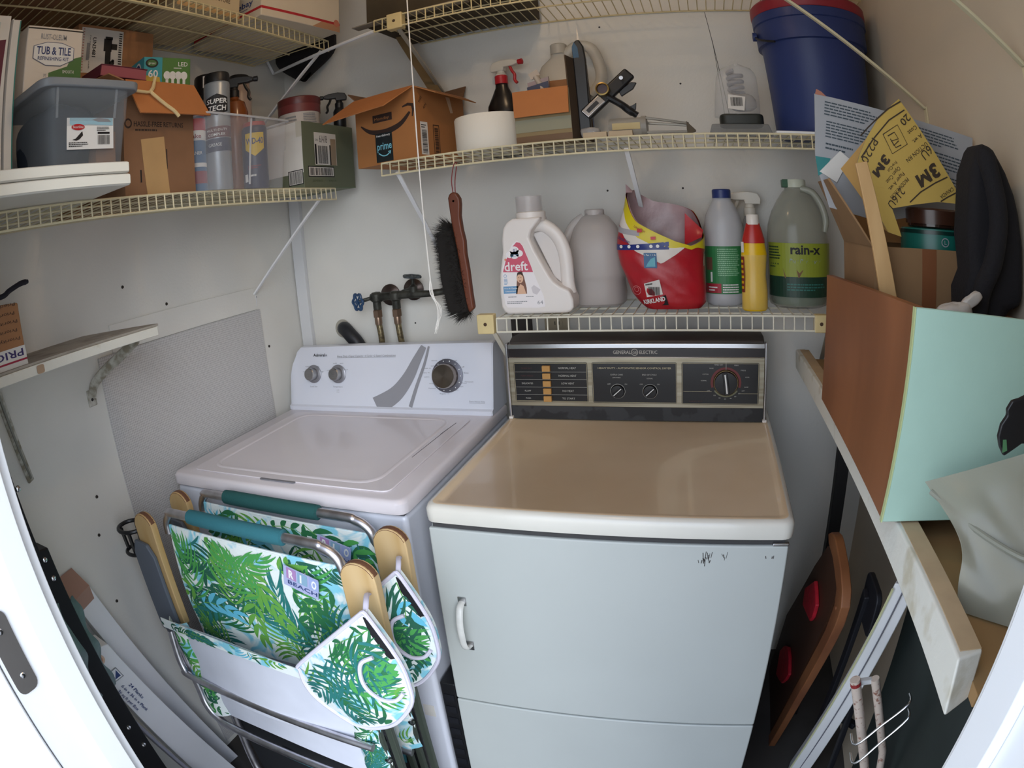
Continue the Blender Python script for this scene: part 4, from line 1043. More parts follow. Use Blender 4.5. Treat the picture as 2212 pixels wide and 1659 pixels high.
t.part('printed_band', MB().sheet(lambda u, v: (-.408 + .055 * u, 1.5172 + .012 * math.sin(PI * (.78 + .1 * v)), ZM + .006 + .165 * (.78 + .14 * v) + .012 * u), 6, 3, .0012), mat('packet_navy', '#2a2746', .4), w=True)
t = T('sealant_tube', 'white flat-ended sealant tube leaning in the small open carton', 'tube', (-.355, 1.54, ZM + .004))
t.part('tube_body', MB().tube([(-.315, 1.53, ZM + .012), (-.36, 1.535, ZM + .13), (-.386, 1.535, ZM + .188)], [.014, .014, .011], 14, flat=.7), mat('tube_white', '#bdb0a3', .4), w=True, smooth=True)
t.part('crimp', MB().bar((-.386, 1.535, ZM + .186), (-.394, 1.535, ZM + .202), .026, .003, (0, 1, 0)), mat('tube_white', '', 0), w=True)
t = T('utility_knife', 'blue and black utility knife sticking up from the small open carton', 'tool', (-.262, 1.515, ZM + .004))
kx, ky = -.268, 1.500
t.part('handle', MB().prism([(-.014, 0), (.014, 0), (.017, .20), (.014, .235), (.004, .255), (-.006, .252), (-.015, .232)], (kx + .004, ky, ZM + .010), (1, 0, 0), (0, 0, 1), .014), black_m, w=True, bevel=.004)
t.part('blue_grip', MB().prism([(-.013, .205), (.001, .205), (.000, .232), (-.008, .248), (-.014, .235)], (kx + .004, ky - .0142, ZM + .010), (1, 0, 0), (0, 0, 1), -.0015), mat('grip_blue', '#27506e', .4), w=True)
t.part('blade', MB().prism([(-.0035, .248), (.004, .248), (.0005, .292)], (kx + .004, ky + .001, ZM + .010), (1, 0, 0), (0, 0, 1), .001), steel_m, w=True)
# white jug behind
def jug(t, prof, m, n=32, sy=.72, power=2.6, mi=0, name='bottle_body'):
    return t.part(name, MB().lathe(prof, n, sy=sy, power=power), m, smooth=True)
t = T('jug', 'white handled jug with blue label edge behind the small open carton', 'jug', (-.350, 1.672, ZM))
jug(t, [(.070, 0), (.076, .008), (.077, .16), (.070, .20), (.050, .245), (.024, .27), (.021, .285)], mat('jug_white', '#c3beb4', .4), sy=.75)
t.part('cap', MB().lathe([(.023, .280), (.023, .308), (.020, .311), (0, .311)], 24), mat('jug_cap', '#b5b0a6', .4), smooth=True)
t.part('handle', MB().tube(smooth([(.02, 0, .275), (.05, 0, .300), (.088, 0, .290), (.108, 0, .24), (.108, 0, .19), (.078, 0, .15)], 6), .016, 12), mat('jug_white', '', 0), smooth=True)
t.part('blue_label', MB().lathe([(.0775, .05), (.0780, .135)], 32, sy=.76, power=2.6), mat('jug_blue', '#1f4674', .4), smooth=True)
# caulking gun: frame lies on the shelf, grip stands up
gx, gy = -.195, 1.50
t = T('caulking_gun', 'black and chrome tool with a round brass-rimmed end leaning on the shelf', 'tool', (-.2, 1.50, ZM))
ga, gb = V(-.262, 1.490, ZM + .062), V(-.146, 1.512, ZM + .170)
t.part('handle_bar', MB().bar(ga, gb, .018, .034, (-.7, 0, .7)), black_m, w=True, bevel=.006)
u_ = (gb - ga).normalized()
t.part('chrome_plate', MB().bar(ga + u_ * .002 + V(0, -.0115, 0), ga + u_ * .062 + V(0, -.0115, 0), .004, .024, (-.7, 0, .7)), chrome_m, w=True, bevel=.004)
t.part('plate_slot', MB().bar(ga + u_ * .012 + V(0, -.0138, 0), ga + u_ * .048 + V(0, -.0138, 0), .001, .010, (-.7, 0, .7)), black_m, w=True)
X = Matrix.Translation(V(-.212, 1.480, ZM + .124)) @ Matrix.Rotation(R(90), 4, 'X')
t.part('brass_ring', MB().lathe([(.0165, -.012), (.0165, .012), (.0135, .013), (.0125, .010), (.0125, -.012)], 24, X=X), mat('brass_dull', '#a58a52', .35, metal=.9), w=True, smooth=True)
t.part('ring_core', MB().lathe([(.0125, -.010), (.0125, .004), (0, .004)], 24, X=X), mat('maroon_plastic', '#3a1c20', .4), w=True, smooth=True)
t.part('lower_grip', MB().tube(smooth([(-.205, 1.50, ZM + .108), (-.175, 1.505, ZM + .088), (-.155, 1.507, ZM + .070), (-.138, 1.51, ZM + .058)], 4), [.013] * 6 + [.014] * 4 + [.012] * 3, 10, flat=.7), black_m, w=True, smooth=True)
t.part('trigger_spur', MB().prism([(0, 0), (.020, .012), (.022, .028), (.012, .022), (-.004, .018)], (-.160, 1.515, ZM + .062), (1, 0, 0), (0, 0, 1), .008), black_m, w=True, bevel=.001)
t.part('upper_jaw', MB().prism([(0, 0), (.030, .018), (.040, .034), (.026, .036), (-.006, .014)], (-.172, 1.515, ZM + .108), (1, 0, 0), (0, 0, 1), .010), black_m, w=True, bevel=.002)
t.part('end_pin', MB().lathe([(.005, 0), (.005, .003), (0, .004)], 12, ax='y', c=(-.166, 1.484, ZM + .152)).xf(Matrix.Identity(4)), chrome_m, w=True)
t = T('caulk_frame', 'clear-barrelled metal clamp frame lying on the shelf with long pointed jaws', 'tool', (-.13, 1.50, ZM))
t.part('barrel', MB().lathe([(.021, 0), (.023, .004), (.023, .085), (.020, .09), (.012, .092)], 20, ax='x', c=(-.205, 1.49, ZM + .027)), mat('dusty_clear', '#a8a49c', .3, alpha=.55), w=True, smooth=True)
t.part('cream_label', MB().box((-.196, 1.4655, ZM + .018), (-.130, 1.4675, ZM + .034)), mat('old_label', '#c2b184', .7), w=True)
t.part('jaw', MB().bar((-.118, 1.478, ZM + .046), (-.016, 1.49, ZM + .030), .005, .006), mat('dull_steel', '#7c766c', .4, metal=.7), w=True, bevel=.001)
t.part('jaw', MB().bar((-.118, 1.500, ZM + .036), (-.016, 1.495, ZM + .026), .005, .006), mat('dull_steel', '', 0), w=True, bevel=.001)
t.part('jaw', MB().bar((-.118, 1.478, ZM + .010), (-.016, 1.49, ZM + .010), .005, .006), mat('dull_steel', '', 0), w=True, bevel=.001)
t.part('jaw_tip', MB().hexa([(-.022, 1.482, ZM + .004), (0.0, 1.492, ZM + .010), (0.0, 1.496, ZM + .010), (-.022, 1.504, ZM + .004)], [(-.022, 1.482, ZM + .036), (0.0, 1.492, ZM + .014), (0.0, 1.496, ZM + .014), (-.022, 1.504, ZM + .036)]), mat('dull_steel', '', 0), w=True, bevel=.001)
t.part('collar', MB().lathe([(.026, 0), (.026, .012)], 20, ax='x', c=(-.128, 1.49, ZM + .027)), mat('dusty_clear', '', 0), w=True, smooth=True)
for k, (x, m_) in enumerate(((-.235, 'pale wooden block at the left under the clamp frame'), (-.175, 'pale wooden block in the middle under the clamp frame'))):
    tt = T('wood_block', m_, 'block', (x, 1.458, ZM)); tt.part('block_body', MB().box((x - .028, 1.443, ZM), (x + .028, 1.462, ZM + .013)), mat('pale_block', '#bda98d', .8, var=.1), w=True, bevel=.001)
tt = T('plastic_bag', 'small crumpled clear plastic bag lying in front of the small open carton', 'bag', (-.248, 1.468, ZM))
tt.part('crumpled_film', blob(.024, .016, .014, 12, 10), mat('crumpled_clear', '#b9b6b4', .15, alpha=.6), smooth=True)
# plastic blister pack with fixture
t = T('blister_pack', 'clear plastic blister pack with spiral lamp and barcode sticker beside the blue bucket', 'packet', (.10, 1.55, ZM))
def blister(u, v):
    a = 2 * PI * u
    x = .108 + .010 * v + (.058 - .012 * v * v) * math.cos(a) * (1 if v < .75 else math.sqrt(max(0, 1 - ((v - .75) / .25) ** 2)) * .9 + .1)
    y = 1.56 + .034 * math.sin(a) * (1 - .5 * v)
    return (x, y, ZM + .055 + .140 * v)
t.part('shell', MB().sheet(blister, 28, 12), mat('blister_clear', '#cfd0d2', .08, alpha=.32, bump=.6, bscale=35), w=True, smooth=True)
t.part('dark_base', MB().prism(rrect(.062, 1.525, .172, 1.60, .02), (0, 0, ZM + .030), (1, 0, 0), (0, 1, 0), .030), mat('dark_grey_green', '#262a26', .5), w=True, bevel=.006)
t.part('base_tray', MB().hexa([(.030, 1.50, ZM), (.190, 1.50, ZM), (.190, 1.60, ZM), (.030, 1.60, ZM)], [(.040, 1.515, ZM + .032), (.180, 1.515, ZM + .032), (.180, 1.60, ZM + .032), (.040, 1.60, ZM + .032)]), mat('tray_clear', '#83878a', .2, alpha=.6), w=True, bevel=.003)
sp_pts = [(.112 + .017 * math.cos(a * .9), 1.56 + .014 * math.sin(a * .9), ZM + .118 + a * .0022) for a in np.linspace(0, 26, 90)]
t.part('spiral', MB().tube(sp_pts, .006, 8), mat('lamp_grey', '#8d8c94', .3), w=True, smooth=True)
lb = t.part('sticker', MB().prism([(0, 0), (.040, -.006), (.046, .030), (.004, .036)], (.084, 1.5245, ZM + .072), (1, 0, 0), (0, 0, 1), .0008), paper_m, w=True)
d = D((.084, 1.5228, ZM + .072), (1, 0, 0), (0, 0, 1)); d.bars(.008, .006, .038, .028, ink_m, seed=31); d.build(t, 'barcode', lb, w=True)
t.part('crumple', blob(.034, .018, .022, 9, 12).xf(Matrix.Translation((.122, 1.545, ZM + .068))), mat('crumpled_clear', '', 0), w=True, smooth=True)
# blue bucket
t = T('bucket', 'large dark blue bucket with red inner rim on the long back shelf', 'bucket', (.333, 1.580, ZM + .006))
blue = mat('bucket_blue', '#2c3a6c', .42, bump=.15, bscale=150, spec=.35)
t.part('bucket_wall', MB().lathe([(.122, 0), (.125, .006), (.137, .225), (.139, .235), (.147, .237), (.149, .292), (.153, .294), (.153, .317), (.148, .319), (.140, .317), (.138, .24), (.120, .010), (0, .010)], 56), blue, smooth=True)
t.part('red_rim', MB().lathe([(.1525, .318), (.155, .322), (.155, .345), (.150, .351), (.142, .349), (.140, .326)], 56), mat('rim_red', '#8f2230', .45), smooth=True)
t.part('handle_lug', MB().lathe([(.012, 0), (.012, .010), (.008, .012), (0, .012)][::-1], 16, ax='x', c=(-.160, -.02, .265)).xf(Matrix.Identity(4)), blue)
t.part('bail_handle', MB().tube([(-.154 * math.cos(R(a)) , -.02 - .150 * math.sin(R(a)), .265 - .055 * math.sin(R(a)) ** .8) if 0 < a < 180 else (-.154 * math.cos(R(a)), -.02, .265) for a in range(0, 181, 10)][:5], .003, 8), mat('dark_wire', '#2c2c30', .5, metal=.6), smooth=True)
t = T('white_board', 'thin white board lying under the blue bucket', 'board', (.33, 1.52, ZM))
t.part('slat_body', MB().box((.188, 1.440, ZM), (.47, 1.56, ZM + .0058)), white_m, w=True, bevel=.001)

# ================================================================== HAND BRUSH, VALVES, HOSES, SOCKETS
t = T('hand_brush', 'wooden hand brush with thick dark bristles hanging from the long shelf', 'brush', (-.59, 1.425, 1.35))
hb_l = [(-.597, 1.498), (-.5945, 1.460), (-.592, 1.430), (-.588, 1.40), (-.583, 1.36), (-.578, 1.30), (-.573, 1.24), (-.566, 1.214)]
hb_r = [(-.552, 1.225), (-.555, 1.26), (-.558, 1.32), (-.562, 1.36), (-.5615, 1.39), (-.5665, 1.42), (-.569, 1.453), (-.566, 1.480), (-.5665, 1.495), (-.574, 1.509), (-.584, 1.513), (-.593, 1.508)]
t.part('handle', MB().prism(hb_l + hb_r, (0, 1.430, 0), (1, 0, 0), (0, 0, 1), .020), mat('brush_wood', '#6f3a24', .45, col2='#5a2d1c', vscale=9, stretch=(1, 1, .2)), w=True, bevel=.005, bseg=3)
t.part('hang_hole', MB().lathe([(.0028, -.0005), (0, -.0005)], 10, ax='y', c=(-.582, 1.4098, 1.490)), ink_m, w=True)
b = MB(); q = random.Random(2)
for k in range(8500):
    v = q.random(); z = lerp(1.425, 1.213, v); xc = lerp(-.592, -.572, v)
    a = q.uniform(0, 2 * PI); dx = -abs(math.cos(a)) * .062 * (1 if q.random() < .8 else -.25); dy = math.sin(a) * .026
    if v < .03 or v > .97: dx *= .6
    s_ = V(xc + q.uniform(-.008, .004), 1.420 + q.uniform(-.006, .006), z); dz = q.uniform(-.012, .012) + (.030 * (1 - v / .06) if v < .06 else 0) - (.022 * (v - .93) / .07 if v > .93 else 0)
    e = s_ + V(dx * q.uniform(.75, 1.05), dy * q.uniform(.7, 1), dz)
    w_ = V(0, 0, .0011)
    b.add([s_ - w_, s_ + w_, e], [(0, 1, 2)])
t.part('bristles', b, mat('bristle_dark', '#1d1915', .8, var=.3, vscale=90), w=True, kind='stuff')
t.part('bristle_core', MB().prism([(-.632, 1.405), (-.592, 1.425), (-.566, 1.215), (-.618, 1.215), (-.632, 1.3)], (0, 1.437, 0), (1, 0, 0), (0, 0, 1), .034), mat('bristle_core', '#171310', .9), w=True, bevel=.008)
t.part('hang_cord', MB().tube(smooth([(-.583, 1.420, 1.492), (-.586, 1.418, 1.54), (-.584, 1.436, 1.583), (-.580, 1.444, 1.583), (-.580, 1.425, 1.54), (-.580, 1.420, 1.492)], 5), .0012, 6), mat('red_cord', '#7e3036', .8), w=True)

# valves
vm = mat('painted_valve', '#4a4a44', .5, col2='#2e2e2a', vscale=40, metal=.5)
t = T('water_valves', 'dark supply pipe with two hose valves, a blue handwheel at its left end', 'valve', (-.90, 1.66, 1.24))
YV = 1.665
t.part('pipe', MB().tube([(-.715, YV + .02, 1.243), (-.79, YV, 1.238), (-.86, YV, 1.240), (-.985, YV, 1.237)], [.010, .010, .013, .012], 14), vm, w=True, smooth=True)
t.part('wall_pipe', MB().tube([(-.716, YV + .02, 1.243), (-.712, BY, 1.243)], .009, 12), mat('grimy_pipe', '#5f574a', .7, col2='#c2b9a5', vscale=60), w=True, smooth=True)
for x, z, r_, m_ in ((-.955, 1.234, .034, 'escutcheon_dark'), (-.872, 1.246, .034, 'escutcheon_dark')):
    t.part('escutcheon', MB().lathe([(0, -.004), (r_, -.004), (r_, -.007), (r_ * .6, -.016), (.014, -.018), (0, -.018)], 28, ax='y', c=(x, BY, z)), mat(m_, '#4b3f3b', .35, metal=.6), w=True, smooth=True)
    t.part('stub', MB().tube([(x, BY - .01, z), (x, YV, z - .002)], .011, 12), vm, w=True, smooth=True)
for x in (-.967, -.900):
    t.part('valve_body', MB().lathe([(.010, 1.192), (.013, 1.200), (.013, 1.222), (.017, 1.226), (.018, 1.246), (.013, 1.252), (0, 1.254)], 18, c=(x, YV, 0)), vm, w=True, smooth=True)
# blue handwheel facing left-front
X = Matrix.Translation((-1.022, YV - .022, 1.228)) @ Matrix.Rotation(R(-22), 4, 'Z') @ Matrix.Rotation(R(90), 4, 'X')
bl = mat('valve_blue', '#24456a', .4)
wl = MB(); rim_ = [X @ V((.024 + .003 * math.cos(6 * a)) * math.cos(a), (.024 + .003 * math.cos(6 * a)) * math.sin(a), 0) for a in [2 * PI * k / 36 for k in range(36)]]
wl.tube(rim_, .0042, 8, closed=True)
hw = t.part('handwheel', wl, bl, w=True, smooth=True)
for k in range(6): t.part('spoke', MB().tube([X @ V(0, 0, 0), X @ V(.024 * math.cos(k * PI / 3), .024 * math.sin(k * PI / 3), 0)], .0028, 6), bl, hw, w=True)
t.part('wheel_hub', MB().lathe([(.0001, -.004), (.007, -.004), (.007, .006), (.0001, .006)], 12, X=X), bl, hw, w=True, smooth=True)
t.part('stem', MB().tube([X @ V(0, 0, 0), V(-.98, YV, 1.236)], .006, 10), vm, w=True)
X = Matrix.Translation((-.838, YV, 1.292)) @ Matrix.Rotation(R(8), 4, 'Y')
wl = MB(); rim_ = [X @ V((.024 + .003 * math.cos(6 * a)) * math.cos(a), (.024 + .003 * math.cos(6 * a)) * math.sin(a), 0) for a in [2 * PI * k / 36 for k in range(36)]]
wl.tube(rim_, .004, 8, closed=True)
gm2 = mat('wheel_grey', '#4d5356', .5, metal=.4)
hw = t.part('handwheel', wl, gm2, w=True, smooth=True, label='grey handwheel')
for k in range(6): t.part('spoke', MB().tube([X @ V(0, 0, 0), X @ V(.024 * math.cos(k * PI / 3), .024 * math.sin(k * PI / 3), 0)], .0028, 6), gm2, hw, w=True)
t.part('stem', MB().lathe([(.012, 1.245), (.012, 1.262), (.008, 1.266), (.005, 1.270), (.005, 1.292)], 12, c=(-.838, YV, 0)), vm, w=True, smooth=True)
brd = mat('braided_hose', '#8a7d5e', .4, metal=.6, col2='#5d5340', vscale=120)
for x, x2, lab in ((-.967, -.985, 'left of the two braided hoses running down behind the washing machine'), (-.900, -.905, 'second braided hose, under the grey handwheel valve')):
    t = T('braided_hose', lab, 'hose', (x, YV, 1.1))
    t.part('nut', MB().lathe([(.0155, 1.176), (.0155, 1.196), (.012, 1.199)], 6, c=(x, YV - .002, 0)), mat('nut_copper', '#8d7766', .35, metal=.8), w=True)
    t.part('ferrule', MB().lathe([(.0105, 1.152), (.0115, 1.156), (.0115, 1.174), (.0105, 1.178)], 16, c=(x, YV - .002, 0)), mat('nut_copper', '', 0), w=True, smooth=True)
    t.part('hose', MB().tube(smooth([(x, YV - .002, 1.156), (x + .003, YV, 1.11), (x2 + .006, YV + .02, 1.03), (x2, YV + .034, .94), (x2, YV + .034, .75)], 6), .0095, 12), brd, w=True, smooth=True)
t = T('drain_hose', 'thick black drain hose plugged into the back wall behind the washing machine', 'hose', (-1.11, 1.70, 1.1))
t.part('hose', MB().tube(smooth([(-1.150, BY - .002, 1.132), (-1.130, 1.715, 1.136), (-1.102, 1.70, 1.118), (-1.068, 1.698, 1.075), (-1.045, 1.70, .98), (-1.04, 1.705, .80)], 6), [.021] * 6 + [.023] * 25, 16), mat('hose_black', '#1c1e24', .5), w=True, smooth=True)
t.part('wall_collar', MB().lathe([(0, -.002), (.030, -.002), (.031, -.0035), (.024, -.005), (0, -.005)], 24, ax='y', c=(-1.150, BY, 1.132)), mat('hole_rim', '#a9a498', .8), w=True, smooth=True)
# sockets behind the lower shelf
t = T('wall_socket', 'dark socket and plug on the back wall behind the short shelf', 'socket', (-.535, BY, 1.11))
t.part('cover_plate', MB().box((-.567, BY - .006, 1.075), (-.503, BY, 1.150)), mat('socket_dark', '#2e2623', .5), w=True, bevel=.002)
t.part('plug', MB().box((-.555, BY - .035, 1.080), (-.515, BY - .006, 1.108)), mat('socket_dark', '', 0), w=True, bevel=.004)
t = T('wall_socket', 'beige double wall socket right of the dark one on the back wall', 'socket', (-.428, BY, 1.11))
cp = t.part('cover_plate', MB().box((-.465, BY - .006, 1.050), (-.392, BY, 1.165)), mat('beige_plate', '#b7aa90', .5), w=True, bevel=.002)
for z in (1.085, 1.128):
    r_ = t.part('outlet', MB().lathe([(0, 0), (.017, 0), (.017, -.0015), (0, -.0015)], 20, ax='y', c=(-.428, BY - .006, z)), mat('beige_plate', '', 0), cp, w=True)
    for dx in (-.006, .006): t.part('slot', MB().box((-.428 + dx - .001, BY - .008, z - .004), (-.428 + dx + .001, BY - .0073, z + .006)), ink_m, cp, w=True)

# ================================================================== LOWER SHELF GOODS
ZD = 1.1958
# detergent jug
t = T('detergent_bottle', 'white handled detergent bottle with pink label and baby picture on the short shelf', 'bottle', (-.42, 1.53, ZD))
dp = mat('detergent_white', '#e6e0dc', .32)
body = [(-.462, 1.435), (-.478, 1.426), (-.488, 1.411), (-.493, 1.385), (-.4935, 1.355), (-.499, 1.326), (-.505, 1.295), (-.508, 1.251), (-.506, 1.215), (-.500, 1.202), (-.488, 1.1965), (-.340, 1.1965), (-.328, 1.200), (-.323, 1.210), (-.323, 1.230), (-.331, 1.252), (-.352, 1.262), (-.368, 1.275), (-.377, 1.287), (-.394, 1.320), (-.411, 1.355), (-.422, 1.385), (-.416, 1.402), (-.397, 1.424), (-.390, 1.435)]
t.part('bottle_body', MB().prism(body[::-1], (0, 1.565, 0), (1, 0, 0), (0, 0, 1), .082), dp, w=True, bevel=.016, bseg=4)
t.part('grip_web', MB().prism([(-.424, 1.395), (-.40, 1.34), (-.375, 1.282), (-.352, 1.262), (-.350, 1.33), (-.360, 1.372), (-.385, 1.402)], (0, 1.536, 0), (1, 0, 0), (0, 0, 1), .014), mat('web_shade_white', '#d8d2cf', .35), w=True, bevel=.003)  # handle recess: its shade is put into this slightly darker white
t.part('handle', MB().tube(smooth([(-.432, 1.525, 1.412), (-.395, 1.525, 1.413), (-.364, 1.525, 1.388), (-.347, 1.525, 1.350), (-.3425, 1.525, 1.310), (-.342, 1.525, 1.272), (-.338, 1.525, 1.240)], 6), [.013] * 37, 14, flat=1.3), dp, w=True, smooth=True)
t.part('neck', MB().lathe([(.037, 1.425), (.037, 1.448), (.034, 1.450)], 32, c=(-.425, 1.525, 0)), dp, w=True, smooth=True)
t.part('dosing_cap', MB().lathe([(.033, 1.446), (.033, 1.489), (.031, 1.490), (.031, 1.449), (0, 1.449)], 32, c=(-.428, 1.525, 0)), mat('dosing_clear', '#d4cfd0', .12, alpha=.32), w=True, smooth=True)
d = D((0, 1.4830, 0), (1, 0, 0), (0, 0, 1))
lab = [(-.4965, 1.312), (-.482, 1.345), (-.465, 1.373), (-.453, 1.380), (-.440, 1.368), (-.426, 1.330), (-.411, 1.282), (-.395, 1.239), (-.393, 1.214), (-.413, 1.211), (-.490, 1.214), (-.495, 1.222), (-.4975, 1.247)]
d.poly(lab[::-1], mat('label_white', '#efeaec', .35), 1)
pk = mat('label_pink', '#cf5870', .4)
d.poly([(-.495, 1.303), (-.486, 1.330), (-.470, 1.361), (-.455, 1.376), (-.446, 1.374), (-.440, 1.366), (-.430, 1.338), (-.422, 1.315), (-.418, 1.300)][::-1], pk, 2)
for cx_, cz_, r_ in ((-.474, 1.346, .010), (-.462, 1.356, .012), (-.450, 1.348, .010), (-.462, 1.344, .011)): d.ell(cx_, cz_, r_, r_ * .85, mat('label_white', '', 0), 3, 14)
d.text('#1', -.465, 1.353, .009, .008, blue_ink, 4).fine(-.472, 1.339, -.450, 1.347, 2, mat('label_light_blue', '#6f9dc6', .45), 4, fill=.3)
d.text('dreft', -.490, 1.3055, .060, .022, mat('label_white', '', 0), 4, bold=.015).ell(-.486, 1.334, .0025, .003, mat('label_coral', '#e0886a', .5), 4)
lbu = mat('label_light_blue', '#6f9dc6', .45)
d.rect(-.497, 1.249, -.459, 1.267, lbu, 2).text('Free & Gentle', -.494, 1.260, .033, .0035, white_ink, 3, bold=.01).text('Unscented', -.492, 1.253, .026, .0035, white_ink, 3, bold=.01)
d.ring(-.490, 1.293, .004, .001, lbu, 2).fine(-.494, 1.271, -.484, 1.287, 5, lbu, 2)
# the baby picture on the label
d.poly([(-.465, 1.247), (-.461, 1.280), (-.455, 1.302), (-.446, 1.303), (-.442, 1.290), (-.437, 1.262), (-.437, 1.247)][::-1], mat('picture_brown', '#7d5545', .5), 2)
sk = mat('picture_skin', '#dfb497', .5)
d.ell(-.4525, 1.286, .0085, .0115, sk, 3, a=.1).poly([(-.462, 1.247), (-.459, 1.262), (-.452, 1.272), (-.444, 1.266), (-.439, 1.247)][::-1], sk, 3)
d.poly([(-.4605, 1.290), (-.458, 1.300), (-.451, 1.303), (-.446, 1.299), (-.4445, 1.291), (-.449, 1.2955), (-.456, 1.2955)][::-1], mat('picture_hair', '#3a2620', .6), 4)
d.ell(-.4555, 1.288, .0011, .0009, ink_m, 4, 8).ell(-.4495, 1.288, .0011, .0009, ink_m, 4, 8).ell(-.4525, 1.2795, .0022, .0016, mat('picture_mouth', '#7d3a34', .5), 4, 10)
d.fine(-.486, 1.238, -.445, 1.242, 1, grey_ink, 2).fine(-.440, 1.238, -.402, 1.242, 1, grey_ink, 2).fine(-.490, 1.222, -.43, 1.230, 2, grey_ink, 2).text('64', -.412, 1.220, .014, .009, grey_ink, 2)
d.poly([(-.425, 1.262), (-.418, 1.268), (-.410, 1.262), (-.402, 1.256), (-.412, 1.244), (-.422, 1.248)][::-1], mat('bib_grey', '#d2ccd0', .5), 2)
d.build(t, 'label_print', w=True)
# translucent water jug
t = T('water_jug', 'pale translucent gallon jug with handle, half full, behind the detergent bottle', 'jug', (-.285, 1.645, ZD))
mj = mat('milky_jug', '#dcd4d0', .35, alpha=.52)
t.part('jug_body', MB().lathe([(.066, 0), (.072, .006), (.074, .03), (.071, .06), (.074, .09), (.074, .135), (.070, .165), (.056, .205), (.036, .232), (.024, .238), (.023, .248)], 36, power=2.8), mj, smooth=True)
t.part('water', MB().lathe([(.062, .004), (.068, .010), (.069, .066), (0, .066)], 36, power=2.8), mat('jug_water', '#a59d9a', .2, alpha=.5), smooth=True)
t.part('screw_cap', MB().lathe([(.026, .236), (.026, .250), (.023, .2525), (0, .2525)], 24), mat('milky_cap', '#c4bcb8', .4), smooth=True)
t.part('handle', MB().tube(smooth([(-.028, -.01, .232), (-.052, -.02, .215), (-.072, -.03, .180), (-.076, -.03, .145), (-.062, -.02, .115)], 6), .012, 12), mj, smooth=True)
# red mixed-print bag with torn open top
t = T('detergent_bag', 'torn-open red detergent bag with yellow and white bands on the short shelf', 'bag', (-.105, 1.56, ZD))
lv = [(1.1965, -.150, -.012, .040), (1.21, -.166, .000, .050), (1.235, -.185, .001, .056), (1.275, -.199, -.001, .060), (1.308, -.212, -.002, .060), (1.342, -.218, .001, .060), (1.372, -.216, .001, .058), (1.41, -.207, -.010, .056), (1.45, -.193, -.026, .052), (1.495, -.184, -.040, .048)]
def lvz(z):
    z = min(max(z, lv[0][0]), lv[-1][0])
    for a, b_ in zip(lv[:-1], lv[1:]):
        if z <= b_[0]:
            k = (z - a[0]) / (b_[0] - a[0]); return [lerp(a[i], b_[i], k) for i in range(1, 4)]
    return list(lv[-1][1:])
BY0 = 1.560
def bag_pt(a, z, off=0.0):
    l, r_, hd = lvz(z); c_ = (l + r_) / 2; hw_ = (r_ - l) / 2 + off; hd += off
    ca, sa = math.cos(a), math.sin(a)
    k = (abs(ca) ** 2.6 + abs(sa) ** 2.6) ** (-1 / 2.6)
    wr_ = .0035 * math.sin(5 * a + 40 * z) * math.sin(60 * z + 2 * a)
    return V(c_ + hw_ * ca * k, BY0 + (hd + wr_) * sa * k, z)
def rim_z(a):   # a = PI left, -PI/2 front, 0 right
    pts = [(-180, 1.488), (-150, 1.470), (-120, 1.410), (-95, 1.385), (-70, 1.362), (-50, 1.350), (-30, 1.362), (-12, 1.375), (0, 1.405), (25, 1.435), (60, 1.452), (100, 1.462), (140, 1.492), (180, 1.488)]
    g = math.degrees(math.atan2(math.sin(a), math.cos(a)))
    for p, q_ in zip(pts[:-1], pts[1:]):
        if g <= q_[0]: k = (g - p[0]) / (q_[0] - p[0]); return lerp(p[1], q_[1], k)
    return 1.488
redb = mat('bag_red', '#b5202c', .3, bump=.6, bscale=28, var=.15, vscale=10)
def bag_outer(u, v):
    a = 2 * PI * u - PI; zt = rim_z(a); return bag_pt(a, lerp(1.1965, zt, v))
t.part('bag_wall', MB().sheet(bag_outer, 64, 28), redb, w=True, smooth=True)
t.part('bag_lining', MB().sheet(lambda u, v: bag_pt(2 * PI * u - PI, lerp(rim_z(2 * PI * u - PI) + .0005, 1.27, v), -.003 - .008 * v), 64, 10), mat('lining_pink', '#b79a9d', .3, bump=.8, bscale=30, var=.2, vscale=14), w=True, smooth=True)
t.part('contents', MB().sheet(lambda u, v: bag_pt(2 * PI * u - PI, 1.285 + .004 * math.sin(9 * u), -.012).lerp(V(-.105, BY0, 1.30), v), 32, 6), mat('powder_white', '#c9bfc0', .9, bump=.6, bscale=200), w=True, smooth=True)
t.part('bag_base', MB().sheet(lambda u, v: bag_pt(2 * PI * u - PI, 1.1965).lerp(V(-.08, BY0, 1.1965), v), 32, 2), redb, w=True)
def bandpart(name, f0, f1, m, a0, a1, off, n=40, vn=3):
    """strip around the bag between heights f0(a) and f1(a)"""
    b = MB().sheet(lambda u, v: bag_pt(lerp(a0, a1, u), lerp(f0(lerp(a0, a1, u)), f1(lerp(a0, a1, u)), v), off), n, vn)
    return t.part(name, b, m, w=True, smooth=True)
yb = mat('bag_yellow', '#d6c420', .35, bump=.3, bscale=30); wb = mat('bag_white', '#ddd6cf', .35, bump=.3, bscale=30)
bandpart('yellow_band', lambda a: rim_z(a) - .034 * max(.25, min(1, abs(a + .9) / .7)), lambda a: rim_z(a) + .0004, yb, R(-179), R(28), .0010)
bandpart('white_band', lambda a: rim_z(a) - .070 * max(.0, min(1, (-a - .95) / .6)), lambda a: rim_z(a) - .033 * max(.25, min(1, abs(a + .9) / .7)), wb, R(-179), R(-56), .0008)
bandpart('grey_swoosh', lambda a: 1.372 + .05 * ((-a) / PI - .55), lambda a: 1.384 + .055 * ((-a) / PI - .55), mat('bag_grey', '#a7a5ab', .35), R(-172), R(-115), .0012)
bandpart('blue_band', lambda a: 1.3435, lambda a: 1.3605 - .004 * math.sin(2 * a), mat('bag_blue', '#26337a', .35), R(-178), R(-78), .0012)
